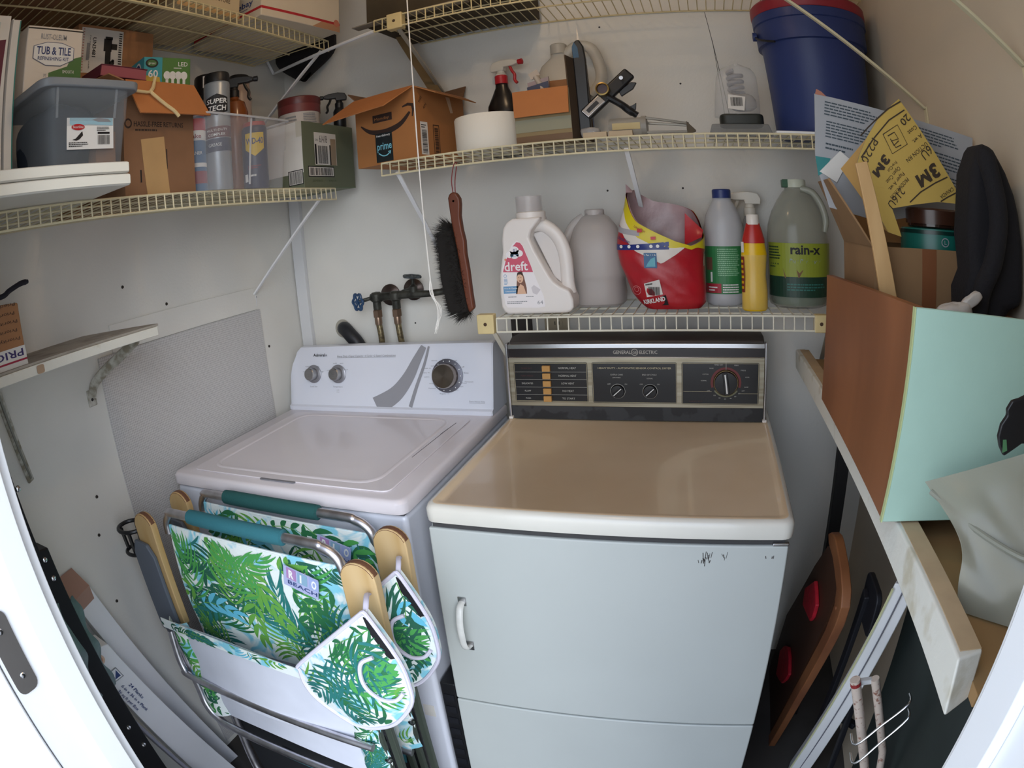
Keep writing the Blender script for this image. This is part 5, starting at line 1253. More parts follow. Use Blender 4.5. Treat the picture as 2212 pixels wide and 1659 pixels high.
def bagP(x, z, h):
    l, r_, hd = lvz(z); c_ = (l + r_) / 2; hw_ = (r_ - l) / 2; q_ = min(.98, abs(x - c_) / hw_)
    return V(x, BY0 - (hd + .0042) * (1 - q_ ** 2.6) ** (1 / 2.6) - h, z)
d = D(P=bagP)
d.rect(-.147, 1.300, -.116, 1.336, mat('bag_square', '#2a5f8c', .4), 1).poly([(-.143, 1.303), (-.120, 1.303), (-.120, 1.326), (-.130, 1.322), (-.138, 1.312)], mat('bag_cyan', '#59a7b8', .4), 2).text('1 Pat = 1 lb', -.145, 1.329, .027, .0045, white_ink, 2)
d.poly([(-.145, 1.228), (-.105, 1.236), (-.112, 1.272), (-.150, 1.262)], paper_m, 1).fine(-.146, 1.256, -.113, 1.262, 1, ink_m, 2, rot=10).bars(-.140, 1.234, -.112, 1.254, ink_m, 2, seed=44)
d.ring(-.170, 1.245, .0115, .0012, mat('bag_pinkline', '#d98a8c', .5), 1).ring(-.170, 1.247, .006, .001, mat('bag_pinkline', '', 0), 1)
d.poly([(-.152, 1.203), (-.092, 1.209), (-.098, 1.234), (-.158, 1.217)], ink_m, 1).text('KIRKLAND', -.153, 1.210, .055, .0105, white_ink, 2, bold=.03, rot=11)
d.text('UltraClean', -.213, 1.372, .034, .008, blue_ink, 5, bold=.01, rot=-22).text('Ultra 2X', -.168, 1.399, .030, .005, mat('brake_red', '', 0), 5, rot=-30).rect(-.160, 1.386, -.148, 1.395, mat('label_red2', '#c22b30', .4), 5).rect(-.128, 1.368, -.116, 1.375, mat('label_red2', '', 0), 5)
for x in (-.203, -.182, -.160, -.128, -.112): d.ell(x, 1.352, .0042, .0042, white_ink, 5, 12)
d.build(t, 'print', w=True)
t.part('side_print', MB().sheet(lambda u, v: bag_pt(lerp(R(-22), R(-6), u), lerp(1.30, 1.335, v), .0012), 4, 4), mat('side_print_dark', '#3c2a30', .5, col2='#c9b9a8', vscale=60), w=True)
t.part('torn_corner', MB().sheet(lambda u, v: (lerp(-.048, -.005, u) + .004 * v, lerp(1.530, 1.515, u) + .015 * v, lerp(lerp(1.352, 1.372, u), lerp(1.43, 1.388, u), v)), 6, 6, .001), redb, w=True, smooth=True)
t.part('torn_tip', MB().sheet(lambda u, v: (lerp(-.186, -.170, u), 1.545 + .01 * v, 1.485 + .022 * v * (1 - u * .8)), 4, 4, .0008), mat('lining_pink', '', 0), w=True)
# cleaner bottles on the right
t = T('cleaner_bottle', 'translucent cleaner bottle with blue cap and green and red label', 'bottle', (.052, 1.62, ZD))
t.part('bottle_body', MB().lathe([(.044, 0), (.050, .006), (.051, .02), (.051, .155), (.052, .195), (.045, .228), (.030, .258), (.024, .268), (.023, .285)], 36, sy=.8), mat('bleach_plastic', '#bfc0c4', .35, alpha=.9), smooth=True)
t.part('screw_cap', MB().lathe([(.0245, .272), (.0245, .292), (.022, .295), (0, .295)], 20, sy=1), mat('cap_blue', '#24356f', .4), smooth=True)
def cP(r_, sy_, x0=0, off=.0008): return lambda x, y, h: V(x0 + (r_ + off + h) * math.sin(x / r_), -(r_ + off + h) * sy_ * math.cos(x / r_), y)
d = D(P=cP(.0515, .8, 0, .0006))
lg = mat('label_green', '#2f7a45', .45); lr = mat('label_red3', '#a52a38', .45)
d.rect(-.068, .030, .068, .150, lg, 1, nx=16).rect(-.068, .032, -.012, .056, lr, 2, nx=6).rect(-.060, .090, -.035, .122, mat('label_brown2', '#6d4a3a', .5), 2, nx=4).rect(-.042, .060, -.036, .085, white_ink, 2, nx=1).fine(-.020, .075, .04, .145, 14, mat('label_lightgreen', '#8fc09a', .5), 2).fine(-.05, .036, -.018, .050, 2, white_ink, 3).fine(-.008, .032, .04, .056, 4, white_ink, 3)
d.build(t, 'label')
t = T('trigger_sprayer', 'white trigger sprayer head on a slim bottle between cleaner bottle and green jug', 'spray bottle', (.130, 1.692, ZD))
t.part('bottle', MB().lathe([(.027, 0), (.030, .006), (.030, .16), (.026, .20), (.013, .232), (.013, .24)], 24, sy=.8), mat('sprayer_clear', '#b9b9b8', .3, alpha=.7), smooth=True)
trigger(t, .226, mat('ivory_plastic', '', 0), mat('ivory_plastic', '', 0), R(178), 1.05, 0, 0)
t = T('squeeze_bottle', 'yellow squeeze bottle with red neck and white cap on the short shelf', 'bottle', (.121, 1.512, ZD))
t.part('bottle_body', MB().lathe([(.028, 0), (.032, .005), (.032, .045), (.028, .085), (.030, .115), (.032, .135), (.027, .165), (.021, .188), (.016, .205), (.015, .212)], 32, sy=.72), mat('yellow_plastic', '#e3b814', .28), smooth=True)
t.part('red_shrink', MB().lathe([(.0285, .162), (.0275, .172), (.0225, .190), (.0175, .206), (.0165, .209)], 32, sy=.74), mat('shrink_red', '#b32a24', .3), smooth=True)
t.part('cap', MB().lathe([(.0155, .206), (.0155, .228), (.014, .230), (0, .230)], 24), white_pl, smooth=True)
t.part('clear_label', MB().lathe([(.0327, .004), (.0325, .046), (.0287, .085), (.0307, .115), (.0325, .134)], 32, sy=.725), mat('film', '#e8dfb8', .08, alpha=.18), smooth=True)
d = D(P=cP(.0322, .72, 0, .001)); d.text('Goo', -.044, .050, .05, .012, mat('brown_print', '', 0), 1, rot=80); d.mb = MB(); d.mats = []
d.rect(-.042, .045, -.028, .130, mat('label_dark_red', '#7a2b22', .5), 1, nx=3, ny=4).rect(-.040, .140, -.028, .165, paper_m, 1, nx=3).fine(-.041, .05, -.03, .125, 6, mat('yellow_plastic', '', 0), 2)
d.build(t, 'side_label')
# green liquid jug
t = T('cleaner_jug', 'large clear handled jug of green liquid with yellow-green label and white cap', 'jug', (.246, 1.605, ZD))
prof = [(.062, 0), (.076, .006), (.079, .020), (.080, .10), (.082, .160), (.078, .205), (.066, .240), (.050, .268), (.036, .288), (.028, .296), (.027, .304)]
t.part('jug_body', MB().lathe(prof, 40, power=2.3), mat('jug_clear', '#a3a698', .16, alpha=.48), smooth=True)
t.part('green_liquid', MB().lathe([(.058, .003), (.072, .009), (.075, .022), (.076, .095), (0, .095)], 40, power=2.3), mat('liquid_green', '#1d5a46', .15), smooth=True)
t.part('handle', MB().tube(smooth([(.012, -.02, .297), (.040, -.03, .288), (.060, -.04, .258), (.070, -.045, .220), (.064, -.045, .190)], 6), .009, 12), mat('jug_handle', '#a5a99d', .25, alpha=.85), smooth=True)
t.part('screw_cap', MB().lathe([(.029, .300), (.029, .318), (.027, .321), (0, .321)], 28), mat('cap_white', '#c9cfc0', .4), smooth=True)
t.part('cap_tab', MB().box((-.036, -.020, .300), (-.020, .010, .3205)), mat('cap_green', '#2f5a40', .4), bevel=.002)
def jP(x, y, h):
    a = x / .08; ca, sa = math.sin(a), -math.cos(a)
    k = (abs(ca) ** 2.3 + abs(sa) ** 2.3) ** (-1 / 2.3); r_ = .0815 + .0008 + h + (.0012 if y > .12 else 0)
    return V(r_ * ca * k, r_ * sa * k, y)
d = D(P=jP)
d.rect(-.10, .080, .098, .162, mat('label_lime', '#8a962e', .45), 1, nx=24).rect(-.10, .030, .098, .080, mat('label_dkgreen', '#17382a', .45), 1, nx=24)
d.text('rain-x', -.030, .136, .075, .022, ink_m, 2, bold=.03).text('Bug Remover', -.034, .112, .080, .012, mat('label_silver', '#8f9c94', .4), 2, bold=.02, shear=.2)
d.poly([(-.05, .100), (-.02, .108), (.0, .096), (-.01, .078), (-.045, .076)], mat('label_rust', '#6d4a22', .5), 2).fine(-.095, .100, -.055, .155, 8, mat('label_dkgreen', '', 0), 2).fine(-.04, .045, .07, .065, 3, mat('label_teal', '#2d6b62', .5), 2)
d.build(t, 'label')

# ================================================================== RIGHT SIDE: LEDGE AND ITS LOAD
t = T('wall_ledge', 'chipped white wooden ledge shelf along the right wall beside the dryer', 'shelf', (.37, 1.0, 1.03))
chip = mat('chipped_white_paint', '#dcdad0', .6, col2='#c4bda9', vscale=18, lo=.30, hi=.42, bump=.5, bscale=60)
t.part('front_board', MB().hexa([(.242, .366, 1.032), (.274, .385, 1.034), (.268, 1.61, 1.034), (.240, 1.60, 1.032)], [(.246, .392, 1.080), (.277, .400, 1.080), (.268, 1.62, 1.080), (.240, 1.61, 1.080)]), [chip], w=True, bevel=.003)
t.part('top_edge', MB().box((.251, .402, 1.0801), (.275, 1.60, 1.0812)), mat('bare_edge', '#bfa583', .7, var=.1, vscale=20), w=True)
t.part('shelf_panel', MB().box((.272, .370, 1.036), (RX, 1.62, 1.052)), mat('raw_plywood', '#a58256', .7, var=.12, vscale=10, stretch=(1, .2, 1)), w=True, bevel=.001)
t.part('back_cleat', MB().box((RX - .018, .42, 1.0), (RX, 1.6, 1.036)), chip, w=True)
t = T('drawer_box', 'open brown wooden drawer with pale mint front standing on the right ledge', 'drawer', (.37, .9, 1.082))
mint = mat('mint_paint', '#abcbbc', .65, var=.05, vscale=9, bump=.1, bscale=80)
fr_ = t.part('mint_front', MB().hexa([(.2225, .648, 1.0835), (.480, .640, 1.0835), (.480, .648, 1.0835), (.2225, .655, 1.0835)], [(.2375, .648, 1.334), (.480, .640, 1.322), (.480, .648, 1.322), (.2375, .655, 1.334)]), mint, w=True, bevel=.002)
t.part('side_panel', MB().hexa([(.2235, .6555, 1.0835), (.2355, .6555, 1.0835), (.240, 1.15, 1.0835), (.228, 1.15, 1.0835)], [(.238, .6555, 1.334), (.250, .6555, 1.334), (.236, 1.11, 1.322), (.224, 1.11, 1.322)]), redwood_m, w=True, bevel=.001)
t.part('side_panel', MB().box((.470, .660, 1.0835), (.480, 1.12, 1.30)), redwood_m, w=True)
t.part('back_panel', MB().box((.240, 1.112, 1.0835), (.470, 1.122, 1.30)), redwood_m, w=True)
t.part('bottom_panel', MB().box((.240, .668, 1.0835), (.470, 1.112, 1.090)), redwood_m, w=True)
t.part('paint_edge', MB().hexa([(.2215, .6475, 1.0835), (.2232, .6475, 1.0835), (.2232, .6552, 1.0835), (.2215, .6552, 1.0835)], [(.2362, .6475, 1.334), (.2380, .6475, 1.334), (.2380, .6552, 1.334), (.2362, .6552, 1.334)]), mat('paint_edge_pale', '#b9c48f', .6), fr_, w=True)
# carton in the drawer with jar and tin
t = T('open_carton', 'open brown carton with raised left flap behind the yellow sandpaper', 'box', (.37, 1.03, 1.091))
ob = MB(); c0, c1, c2, c3, h0, h1 = .258, .468, .90, 1.108, 1.0905, 1.385
ob.box((c0, c2, h0), (c1, c2 + .003, h1)).box((c0, c3 - .003, h0), (c1, c3, h1)).box((c0, c2 + .003, h0), (c0 + .003, c3 - .003, h1)).box((c1 - .003, c2 + .003, h0), (c1, c3 - .003, h1)).box((c0, c2, h0 - .0003), (c1, c3, h0 + .003))
body_ = t.part('body', ob, mat('old_carton', '#8a6a48', .85, var=.1, vscale=10, bump=.15, bscale=90), w=True)
oc = MATS['old_carton']
t.part('flap', MB().hexa([(.256, .905, 1.384), (.259, .905, 1.384), (.259, 1.10, 1.384), (.256, 1.10, 1.384)], [(.196, .935, 1.482), (.199, .932, 1.483), (.215, 1.10, 1.487), (.212, 1.10, 1.486)]), oc, w=True)
t.part('flap', MB().hexa([(.26, 1.104, 1.384), (.466, 1.104, 1.384), (.466, 1.107, 1.384), (.26, 1.107, 1.384)], [(.27, 1.15, 1.44), (.466, 1.15, 1.43), (.466, 1.153, 1.43), (.27, 1.153, 1.44)]), oc, w=True)
t.part('tape', MB().box((.340, c2 - .0008, h0 + .1), (.365, c2, h1)), mat('brown_tape', '#7a4a2c', .4), body_, w=True)
t = T('glass_jar', 'dark brown ribbed jar lid showing under the yellow sandpaper', 'jar', (.395, .985, 1.31))
t.part('jar_body', MB().lathe([(.045, .1065), (.047, .108), (.047, .112)], 32), mat('jar_brown', '#2b1a14', .15), smooth=True)
t.part('ribbed_lid', MB().lathe([(.050, .112), (.050, .134), (.047, .137), (0, .137)], 48), mat('lid_brown', '#3c241a', .25), smooth=True)
t = T('round_tin', 'dark teal tin in the carton below the brown jar lid', 'tin', (.395, .985, 1.0945))
t.part('tin_body', MB().lathe([(.058, 0), (.060, .003), (.060, .313), (.058, .320), (.040, .3215), (0, .3215)], 40), mat('tin_teal', '#176055', .35), smooth=True)
t.part('rim', MB().lathe([(.0605, .312), (.0605, .318)], 40), mat('tin_rim', '#0c2d28', .3), smooth=True)
d = cyl_d(.060, az_to_cam(.395, .985)); d.ring(.020, .301, .007, .0015, grey_ink, 2).text('L', .0185, .298, .004, .006, grey_ink, 2); d.build(t, 'emblem')
t = T('wooden_stick', 'flat pale wooden slat leaning up out of the drawer in front of the carton', 'stick', (.27, .86, 1.12))
t.part('stick_body', MB().hexa([(.298, .868, 1.0905), (.334, .868, 1.0905), (.334, .875, 1.0905), (.298, .875, 1.0905)], [(.2265, .868, 1.502), (.2455, .868, 1.506), (.2455, .875, 1.506), (.2265, .875, 1.502)]), mat('slat_pine', '#c9a472', .6, col2='#b78f5c', vscale=20, stretch=(1, 1, .15)), w=True, bevel=.0015)
# grey-blue sandpaper wrapper board
t = T('printed_card', 'large grey-blue printed card behind the yellow sandpaper sheet', 'card', (.34, 1.0, 1.52))
PY = 1.0
plate = [(.202, 1.626), (.192, 1.525), (.195, 1.497), (.21, 1.44), (.30, 1.42), (.478, 1.455), (.495, 1.575)]
cb = t.part('card_body', MB().prism(plate, (0, PY + .003, 0), (1, 0, 0), (0, 0, 1), .003), mat('card_greyblue', '#a2a3a6', .6, var=.05), w=True)
d = D((0, PY - .0002, 0), (1, 0, 0), (0, 0, 1))
tx = mat('card_text', '#3e4a52', .7)
dd_ = lambda x0_, y0_, w_, h_, rows, sd: d.fine(x0_, y0_, x0_ + w_, y0_ + h_, rows, tx, 1, fill=.42, seed=sd, rot=-10, wlen=(.05, .12))
dd_(.214, 1.590, .095, .026, 5, 1); dd_(.212, 1.553, .090, .030, 6, 2); dd_(.210, 1.533, .055, .014, 2, 3)
dd_(.372, 1.560, .092, .026, 5, 4); dd_(.388, 1.515, .078, .034, 6, 5); dd_(.405, 1.487, .06, .022, 4, 6); dd_(.43, 1.468, .035, .012, 2, 8)
d.poly([(.192, 1.522), (.218, 1.519), (.206, 1.497), (.1945, 1.490)], mat('card_teal', '#2b7c7c', .5), 1)
d.build(t, 'print', cb, w=True)
t.part('torn_edge', MB().prism([(.203, 1.625), (.206, 1.634), (.214, 1.630), (.222, 1.622)], (0, PY + .001, 0), (1, 0, 0), (0, 0, 1), .0015), mat('torn_pink', '#a9705c', .8), w=True)
t.part('white_corner', MB().prism([(.197, 1.497), (.235, 1.532), (.250, 1.520), (.225, 1.480)], (0, PY - .001, 0), (1, 0, 0), (0, 0, 1), .002), paper_m, w=True)
t.part('price_dot', MB().lathe([(.003, 0), (.003, .001), (0, .001)], 12, ax='y', c=(.484, PY - .0022, 1.534)), white_ink, cb, w=True)
# yellow sheet: bowed towards the viewer
t = T('sandpaper_sheet', 'curled yellow sandpaper sheet with upside-down black print leaning on the carton', 'sandpaper', (.33, .93, 1.5))
ym = mat('sandpaper_yellow', '#c4a452', .75, var=.06, vscale=6)
ax_ = V(.093, 0, -.137).normalized(); bx_ = V(-.85, 0, -.53).normalized()
def ys_y(x, z):      # bow across the sheet
    k = ((x - .335) * -.83 + (z - 1.50) * -.56)
    return .925 + .5 * k * k
def YP(x, z, h): return V(x, ys_y(x, z) - h * 3, z)
main = [(.328, 1.613), (.351, 1.580), (.385, 1.530), (.420, 1.476), (.432, 1.456), (.416, 1.457), (.380, 1.457), (.338, 1.450), (.299, 1.442), (.314, 1.400), (.291, 1.406), (.268, 1.445), (.255, 1.475), (.243, 1.500), (.250, 1.520), (.263, 1.545), (.290, 1.583)]
import mathutils.geometry as mg
tri = mg.tessellate_polygon([[V(x, z, 0) for x, z in main]])
def subdiv(vs, fs, n):
    for _ in range(n):
        cache = {}; nf = []
        def md(a, b_):
            k = (min(a, b_), max(a, b_))
            if k not in cache: cache[k] = len(vs); vs.append(((vs[a][0] + vs[b_][0]) / 2, (vs[a][1] + vs[b_][1]) / 2))
            return cache[k]
        for a, b_, c_ in fs:
            x_, y_, z_ = md(a, b_), md(b_, c_), md(c_, a); nf += [(a, x_, z_), (x_, b_, y_), (z_, y_, c_), (x_, y_, z_)]
        fs = nf
    return vs, fs
vs, fs = subdiv(list(main), [tuple(f) for f in tri], 3)
t.part('sheet_face', MB().add([YP(x, z, 0) for x, z in vs], fs), ym, w=True, smooth=True, angle=0)
t.part('sheet_back', MB().add([YP(x, z, -.0012) for x, z in vs], [f[::-1] for f in fs]), mat('sand_grit', '#9c8c6c', .95, bump=.6, bscale=400), w=True, smooth=True, angle=0)
t.part('folded_edge', MB().sheet(lambda u, v: (lerp(lerp(.263, .222, u), lerp(.291, .286, u), v), ys_y(lerp(.263, .24, u), 1.50) + .002 + .018 * u, lerp(lerp(1.545, 1.499, u), lerp(1.406, 1.412, u), v)), 6, 8, .001), mat('sandpaper_orange', '#b08748', .75), w=True, smooth=True)
d = D(P=YP)
br = mat('sheet_print', '#3a2c1e', .7)
d.path([(.330, 1.609), (.306, 1.595), (.284, 1.577), (.268, 1.563), (.254, 1.549)], .0022, br, 1).path([(.402, 1.497), (.378, 1.486), (.350, 1.470), (.330, 1.453)], .002, br, 1).path([(.417, 1.474), (.400, 1.466), (.386, 1.458)], .002, br, 1).path([(.335, 1.596), (.305, 1.577), (.275, 1.546), (.252, 1.516)], .002, br, 1)
d.path([(.292, 1.554), (.319, 1.571), (.333, 1.542), (.305, 1.525), (.292, 1.554)], .0012, br, 1)
d.path([(.300, 1.552), (.312, 1.559), (.318, 1.549), (.306, 1.545), (.312, 1.535), (.322, 1.540)], .0016, br, 1).path([(.304, 1.548), (.309, 1.538), (.318, 1.546)], .0016, br, 1)
for x0_, z0_, w_, h_, a_ in ((.3794, 1.517, .044, .020, 212), (.2905, 1.5237, .036, .013, 232)):
    ca_, sa_ = math.cos(R(a_)), math.sin(R(a_)); q_ = lambda a, b_: (x0_ + a * ca_ - b_ * sa_, z0_ + a * sa_ + b_ * ca_)
    d.text('3', x0_, z0_, w_ * .36, h_, br, 1, bold=.05, rot=a_)
    for p_ in ([(.50, 0), (.50, 1)], [(.96, 0), (.96, 1)], [(.50, .97), (.73, .22)], [(.96, .97), (.73, .22)]):
        d.path([q_(w_ * u_, h_ * v_) for u_, v_ in p_], w_ * .13, br, 1.1)
d.text('P220', .273, 1.548, .042, .012, br, 1, rot=238).text('216U', .3145, 1.4755, .036, .012, br, 1, rot=228).text('6U', .3705, 1.5445, .022, .014, br, 1, rot=222).text('20', .338, 1.591, .020, .011, br, 1, rot=222, bold=.01)
for k, (s_, w_) in enumerate((('Coat', .020), ('A wt.', .022), ('UCTION RN', .050))): d.text(s_, .351 + .008 * k - .0, 1.574 - .0125 * k, w_, .0065, br, 1, rot=218)
for k, (s_, w_) in enumerate((('Open Coat', .034), ('Paper A wt.', .038), ('PRODUCTION', .044))): d.text(s_, .3135 + .0065 * k, 1.507 - .008 * k, w_, .006, br, 1, rot=226)
d.text('CANADA', .410, 1.4825, .030, .006, br, 1, rot=212).text('Fre-Cut', .309, 1.515, .022, .005, br, 1, rot=226)
d.build(t, 'print', w=True)
# black jacket heap against the wall
t = T('black_bag', 'tall black fabric bag leaning against the right wall behind the mint drawer front', 'bag', (.44, .86, 1.3))
bl_ = [(.427, 1.551), (.450, 1.538), (.470, 1.507), (.484, 1.475), (.491, 1.447), (.497, 1.40), (.499, 1.315), (.466, 1.305), (.466, 1.12), (.400, 1.12), (.386, 1.335), (.398, 1.361), (.392, 1.413), (.396, 1.451), (.402, 1.50)]
t.part('bag_body', MB().prism(bl_[::-1], (0, .90, 0), (1, 0, 0), (0, 0, 1), .075), blackf_m, w=True, bevel=.02, bseg=3)
t.part('bag_fold', MB().tube(smooth([(.425, .822, 1.535), (.44, .815, 1.45), (.43, .815, 1.38), (.41, .82, 1.33), (.40, .822, 1.24)], 5), [.010] + [.016] * 19 + [.010], 10), blackf_m, w=True, smooth=True)
t = T('crumpled_wrap', 'crumpled white plastic wrap poking over the mint drawer front', 'wrap', (.36, .80, 1.30))
t.part('wrap_lump', blob(.030, .016, .017, 21, 14).xf(Matrix.Translation((.352, .790, 1.288)) @ Matrix.Rotation(R(-8), 4, 'Y')), mat('wrap_white', '#bdb6ae', .35, bump=.5, bscale=60), w=True, smooth=True)
t.part('wrap_tail', blob(.020, .007, .0085, 5, 12).xf(Matrix.Translation((.383, .790, 1.318)) @ Matrix.Rotation(R(-32), 4, 'Y')), mat('wrap_white', '', 0), w=True, smooth=True)
# scalloped black plate and plastic sack at the near end
t = T('scalloped_plate', 'black scalloped-edge plate hanging in front of the mint drawer front', 'plate', (.30, .49, 1.25))
sc_ = [(.300, 1.290), (.290, 1.286), (.281, 1.284), (.276, 1.276), (.2775, 1.271), (.272, 1.263), (.2705, 1.252), (.274, 1.243), (.281, 1.234), (.288, 1.238), (.300, 1.245), (.36, 1.245), (.36, 1.290)]
t.part('plate_body', MB().prism(sc_[::-1], (0, .478, 0), (1, 0, 0), (0, 0, 1), .006), black_m, w=True, bevel=.002)
t.part('green_tab', MB().prism([(.278, 1.238), (.283, 1.240), (.280, 1.250), (.276, 1.250)], (0, .4725, 0), (1, 0, 0), (0, 0, 1), .001), mat('tab_green', '#4c7a52', .5), w=True)
t.part('hanger', MB().tube([(.35, .475, 1.285), (.42, .50, 1.305), (.45, .60, 1.315), (.45, .630, 1.326), (.45, .6365, 1.326)], .003, 6), black_m, w=True)
t = T('plastic_sack', 'cloudy plastic sack with something yellow inside at the near end of the right ledge', 'bag', (.39, .52, 1.082))
sack = mat('sack_film', '#9ea093', .22, alpha=.80, bump=.7, bscale=14)
def sack_fn(u, v):
    a = 2 * PI * u; h = v
    cx_, cy_ = .410 + .01 * h, .545 - .02 * h
    rx, ry = .080 * (1 - .25 * h ** 2), .085 * (1 - .30 * h ** 2)
    f = 1 + .05 * math.sin(3 * a + 4 * h) + .035 * math.sin(7 * a + 9 * h)
    e = math.sqrt(max(0, 1 - max(0, h - .55) ** 2 / .2025)) if h > .55 else 1 - .10 * (1 - h / .55) ** 3
    x = cx_ + rx * e * math.cos(a) * f; y = cy_ + ry * e * math.sin(a) * f
    return (min(x, RX - .004), min(y, .636), 1.0535 + .150 * h + .045 * h * max(0, math.cos(a - .3)))
t.part('sack_body', MB().sheet(sack_fn, 44, 22), sack, w=True, smooth=True)
def film(u, v):
    a, b_ = V(.258, .612, 1.150).lerp(V(.44, .50, 1.250), u), V(.288, .500, 1.0545).lerp(V(.46, .372, 1.0560), u)
    p = a.lerp(b_, v); k = math.sin(PI * v) * .028 + .008 * math.sin(9 * u + 6 * v) * math.sin(PI * v) + .005 * math.sin(21 * u - 8 * v) * math.sin(PI * v)
    return p + V(.35, -.9, .35).normalized() * k
t.part('draped_film', MB().sheet(film, 30, 22, .0015), mat('film_draped', '#a9a898', .25, alpha=.62, bump=.6, bscale=18), w=True, smooth=True)
for pts, r_ in (([(.262, .598, 1.145), (.31, .520, 1.128), (.36, .455, 1.130), (.43, .43, 1.165)], .0035), ([(.44, .39, 1.06), (.448, .395, 1.13), (.45, .44, 1.20), (.44, .49, 1.245)], .005)):
    t.part('sack_fold', MB().tube(smooth(pts, 5), r_, 8), sack, w=True, smooth=True)
t.part('dark_label_bit', MB().prism([(0, 0), (.006, .002), (.008, .012), (.003, .017), (-.002, .010)], (.355, .4150, 1.082), V(1, -.3, 0).normalized(), (0, 0, 1), .001), mat('dark_bit', '#3a302d', .6), w=True)
tt = T('yellow_bottle', 'yellow bottle lying inside the cloudy sack', 'bottle', (.43, .50, 1.056))
tt.part('bottle_body', MB().lathe([(.020, -.055), (.026, -.048), (.026, .035), (.012, .052), (.010, .060)], 20, ax='y', c=(.415, .52, 1.165)), mat('acid_yellow', '#b8b323', .4), w=True, smooth=True)

# ------------------------------------------------------------------ below the ledge
t = T('black_post', 'black square post standing behind the ledge in the right rear corner', 'post', (.35, 1.4, 0))
t.part('post_body', MB().box((.334, 1.40, 0), (.366, 1.432, 1.034)), mat('post_black', '#0f0f12', .5), w=True, bevel=.002)
t = T('folded_wood_chair', 'folded brown wooden chair with curved rail and red cushions beside the dryer', 'folding chair', (.28, 1.15, 0))
rail_o = [(1.140, .800), (1.117, .816), (1.085, .826), (1.064, .826), (.987, .811), (.940, .792), (.922, .765), (.930, .72), (.957, .657), (1.108, .344), (1.262, 0.0)]
rail_i = [(1.310, 0.0), (1.155, .344), (1.000, .655), (.975, .735), (.985, .765), (1.06, .786), (1.12, .786)]
wmr = mat('chair_brown', '#8c5a36', .5, col2='#71442a', vscale=10, stretch=(1, .4, .4))
t.part('rail', MB().prism(rail_o + rail_i, (.272, 0, 0), (0, 1, 0), (0, 0, 1), .020), wmr, w=True, bevel=.003)
t.part('seat_slab', MB().prism([(1.06, .785), (.99, .76), (1.02, .66), (1.16, .36), (1.32, .01), (1.62, .01), (1.50, .33), (1.24, .66), (1.14, .77)], (.276, 0, 0), (0, 1, 0), (0, 0, 1), .010), mat('chair_dark', '#3f2517', .5), w=True)
for yz, nm in ((((1.172, .663), (1.145, .655), (1.109, .640), (1.118, .600), (1.137, .576), (1.18, .562), (1.252, .540), (1.262, .585), (1.215, .625)), 'red_cushion'), (((1.331, .342), (1.285, .345), (1.236, .324), (1.262, .280), (1.301, .233), (1.36, .195), (1.416, .165), (1.440, .242), (1.39, .30)), 'red_cushion')):
    t.part(nm, MB().prism(list(yz), (.266, 0, 0), (0, 1, 0), (0, 0, 1), .010), mat('cushion_red', '#b5172b', .6, var=.25, vscale=60, bump=.5, bscale=80), w=True, bevel=.003)
t.part('cross_bolt', MB().tube([(.270, .955, .742), (.300, .955, .742)], .004, 8), wmr, w=True)
# dark folded tool frame
t = T('folding_trolley', 'dark grey folded metal trolley frame behind the long white trim piece', 'trolley', (.36, 1.0, 0))
fm = mat('frame_dark', '#23242a', .5, metal=.4)
t.part('side_bar', MB().bar((.33, .96, .77), (.36, 1.16, .02), .026, .012, (1, 0, 0)), fm, w=True, bevel=.003)
t.part('side_bar', MB().bar((.345, .90, .74), (.40, 1.00, .02), .020, .012, (1, 0, 0)), fm, w=True, bevel=.003)
t.part('hinge_plate', MB().prism(rrect(.90, .70, 1.00, .80, .02), (.335, 0, 0), (0, 1, 0), (0, 0, 1), .012), fm, w=True, bevel=.003)
t.part('cross_bar', MB().bar((.34, 1.02, .40), (.40, .96, .40), .016, .016), fm, w=True, bevel=.002)
# long white trim piece leaning
t = T('white_trim_board', 'long white trim board with grooved edge leaning below the ledge', 'board', (.33, .95, 0))
t.part('trim_body', MB().hexa([(.322, 1.135, 0), (.362, 1.100, 0), (.380, 1.180, 0), (.340, 1.200, 0)], [(.318, .792, .900), (.352, .776, .900), (.366, .800, .900), (.334, .815, .900)]), white_m, w=True, bevel=.003)
t.part('groove', MB().bar((.3405, 1.1165, .01), (.3338, .784, .89), .002, .003, (1, .9, 0)), mat('groove_shade', '#6d6d78', .7), w=True)
t.part('cream_edge', MB().bar((.3205, 1.134, .01), (.3168, .791, .89), .003, .003, (1, 0, 0)), mat('cream_edge', '#d6d7a8', .6), w=True)
# big dark board leaning on the right wall and rods with wires
t = T('dark_panel', 'large dark green-black board leaning under the right ledge', 'board', (.43, .7, 0))
t.part('panel_body', MB().hexa([(.458, .40, 0), (.474, .40, 0), (.474, 1.00, 0), (.458, 1.00, 0)], [(.372, .44, .950), (.384, .44, .950), (.384, .84, .956), (.372, .84, .956)]), mat('panel_dark', '#1c2624', .55, var=.2, vscale=14), w=True, bevel=.003)
t.part('white_corner', MB().bar((.3715, .80, .950), (.3715, .838, .953), .004, .016), white_m, w=True, bevel=.001)
t = T('folding_rack', 'folded rack of two rust-speckled white rods tied by steel wires', 'rack', (.32, .70, 0))
rm_ = mat('speckled_rod', '#c9b9ac', .6, col2='#8d5f4f', vscale=120, lo=.30, hi=.42)
t.part('rod', MB().tube([(.262, .70, .786), (.345, .70, .560), (.47, .66, .02)][:2] + [(.380, .69, .43), (.420, .68, .0)], .0085, 12), rm_, w=True, smooth=True)
t.part('rod', MB().tube([(.300, .71, .776), (.372, .71, .590), (.406, .70, .43), (.438, .69, .0)], .0075, 12), rm_, w=True, smooth=True)
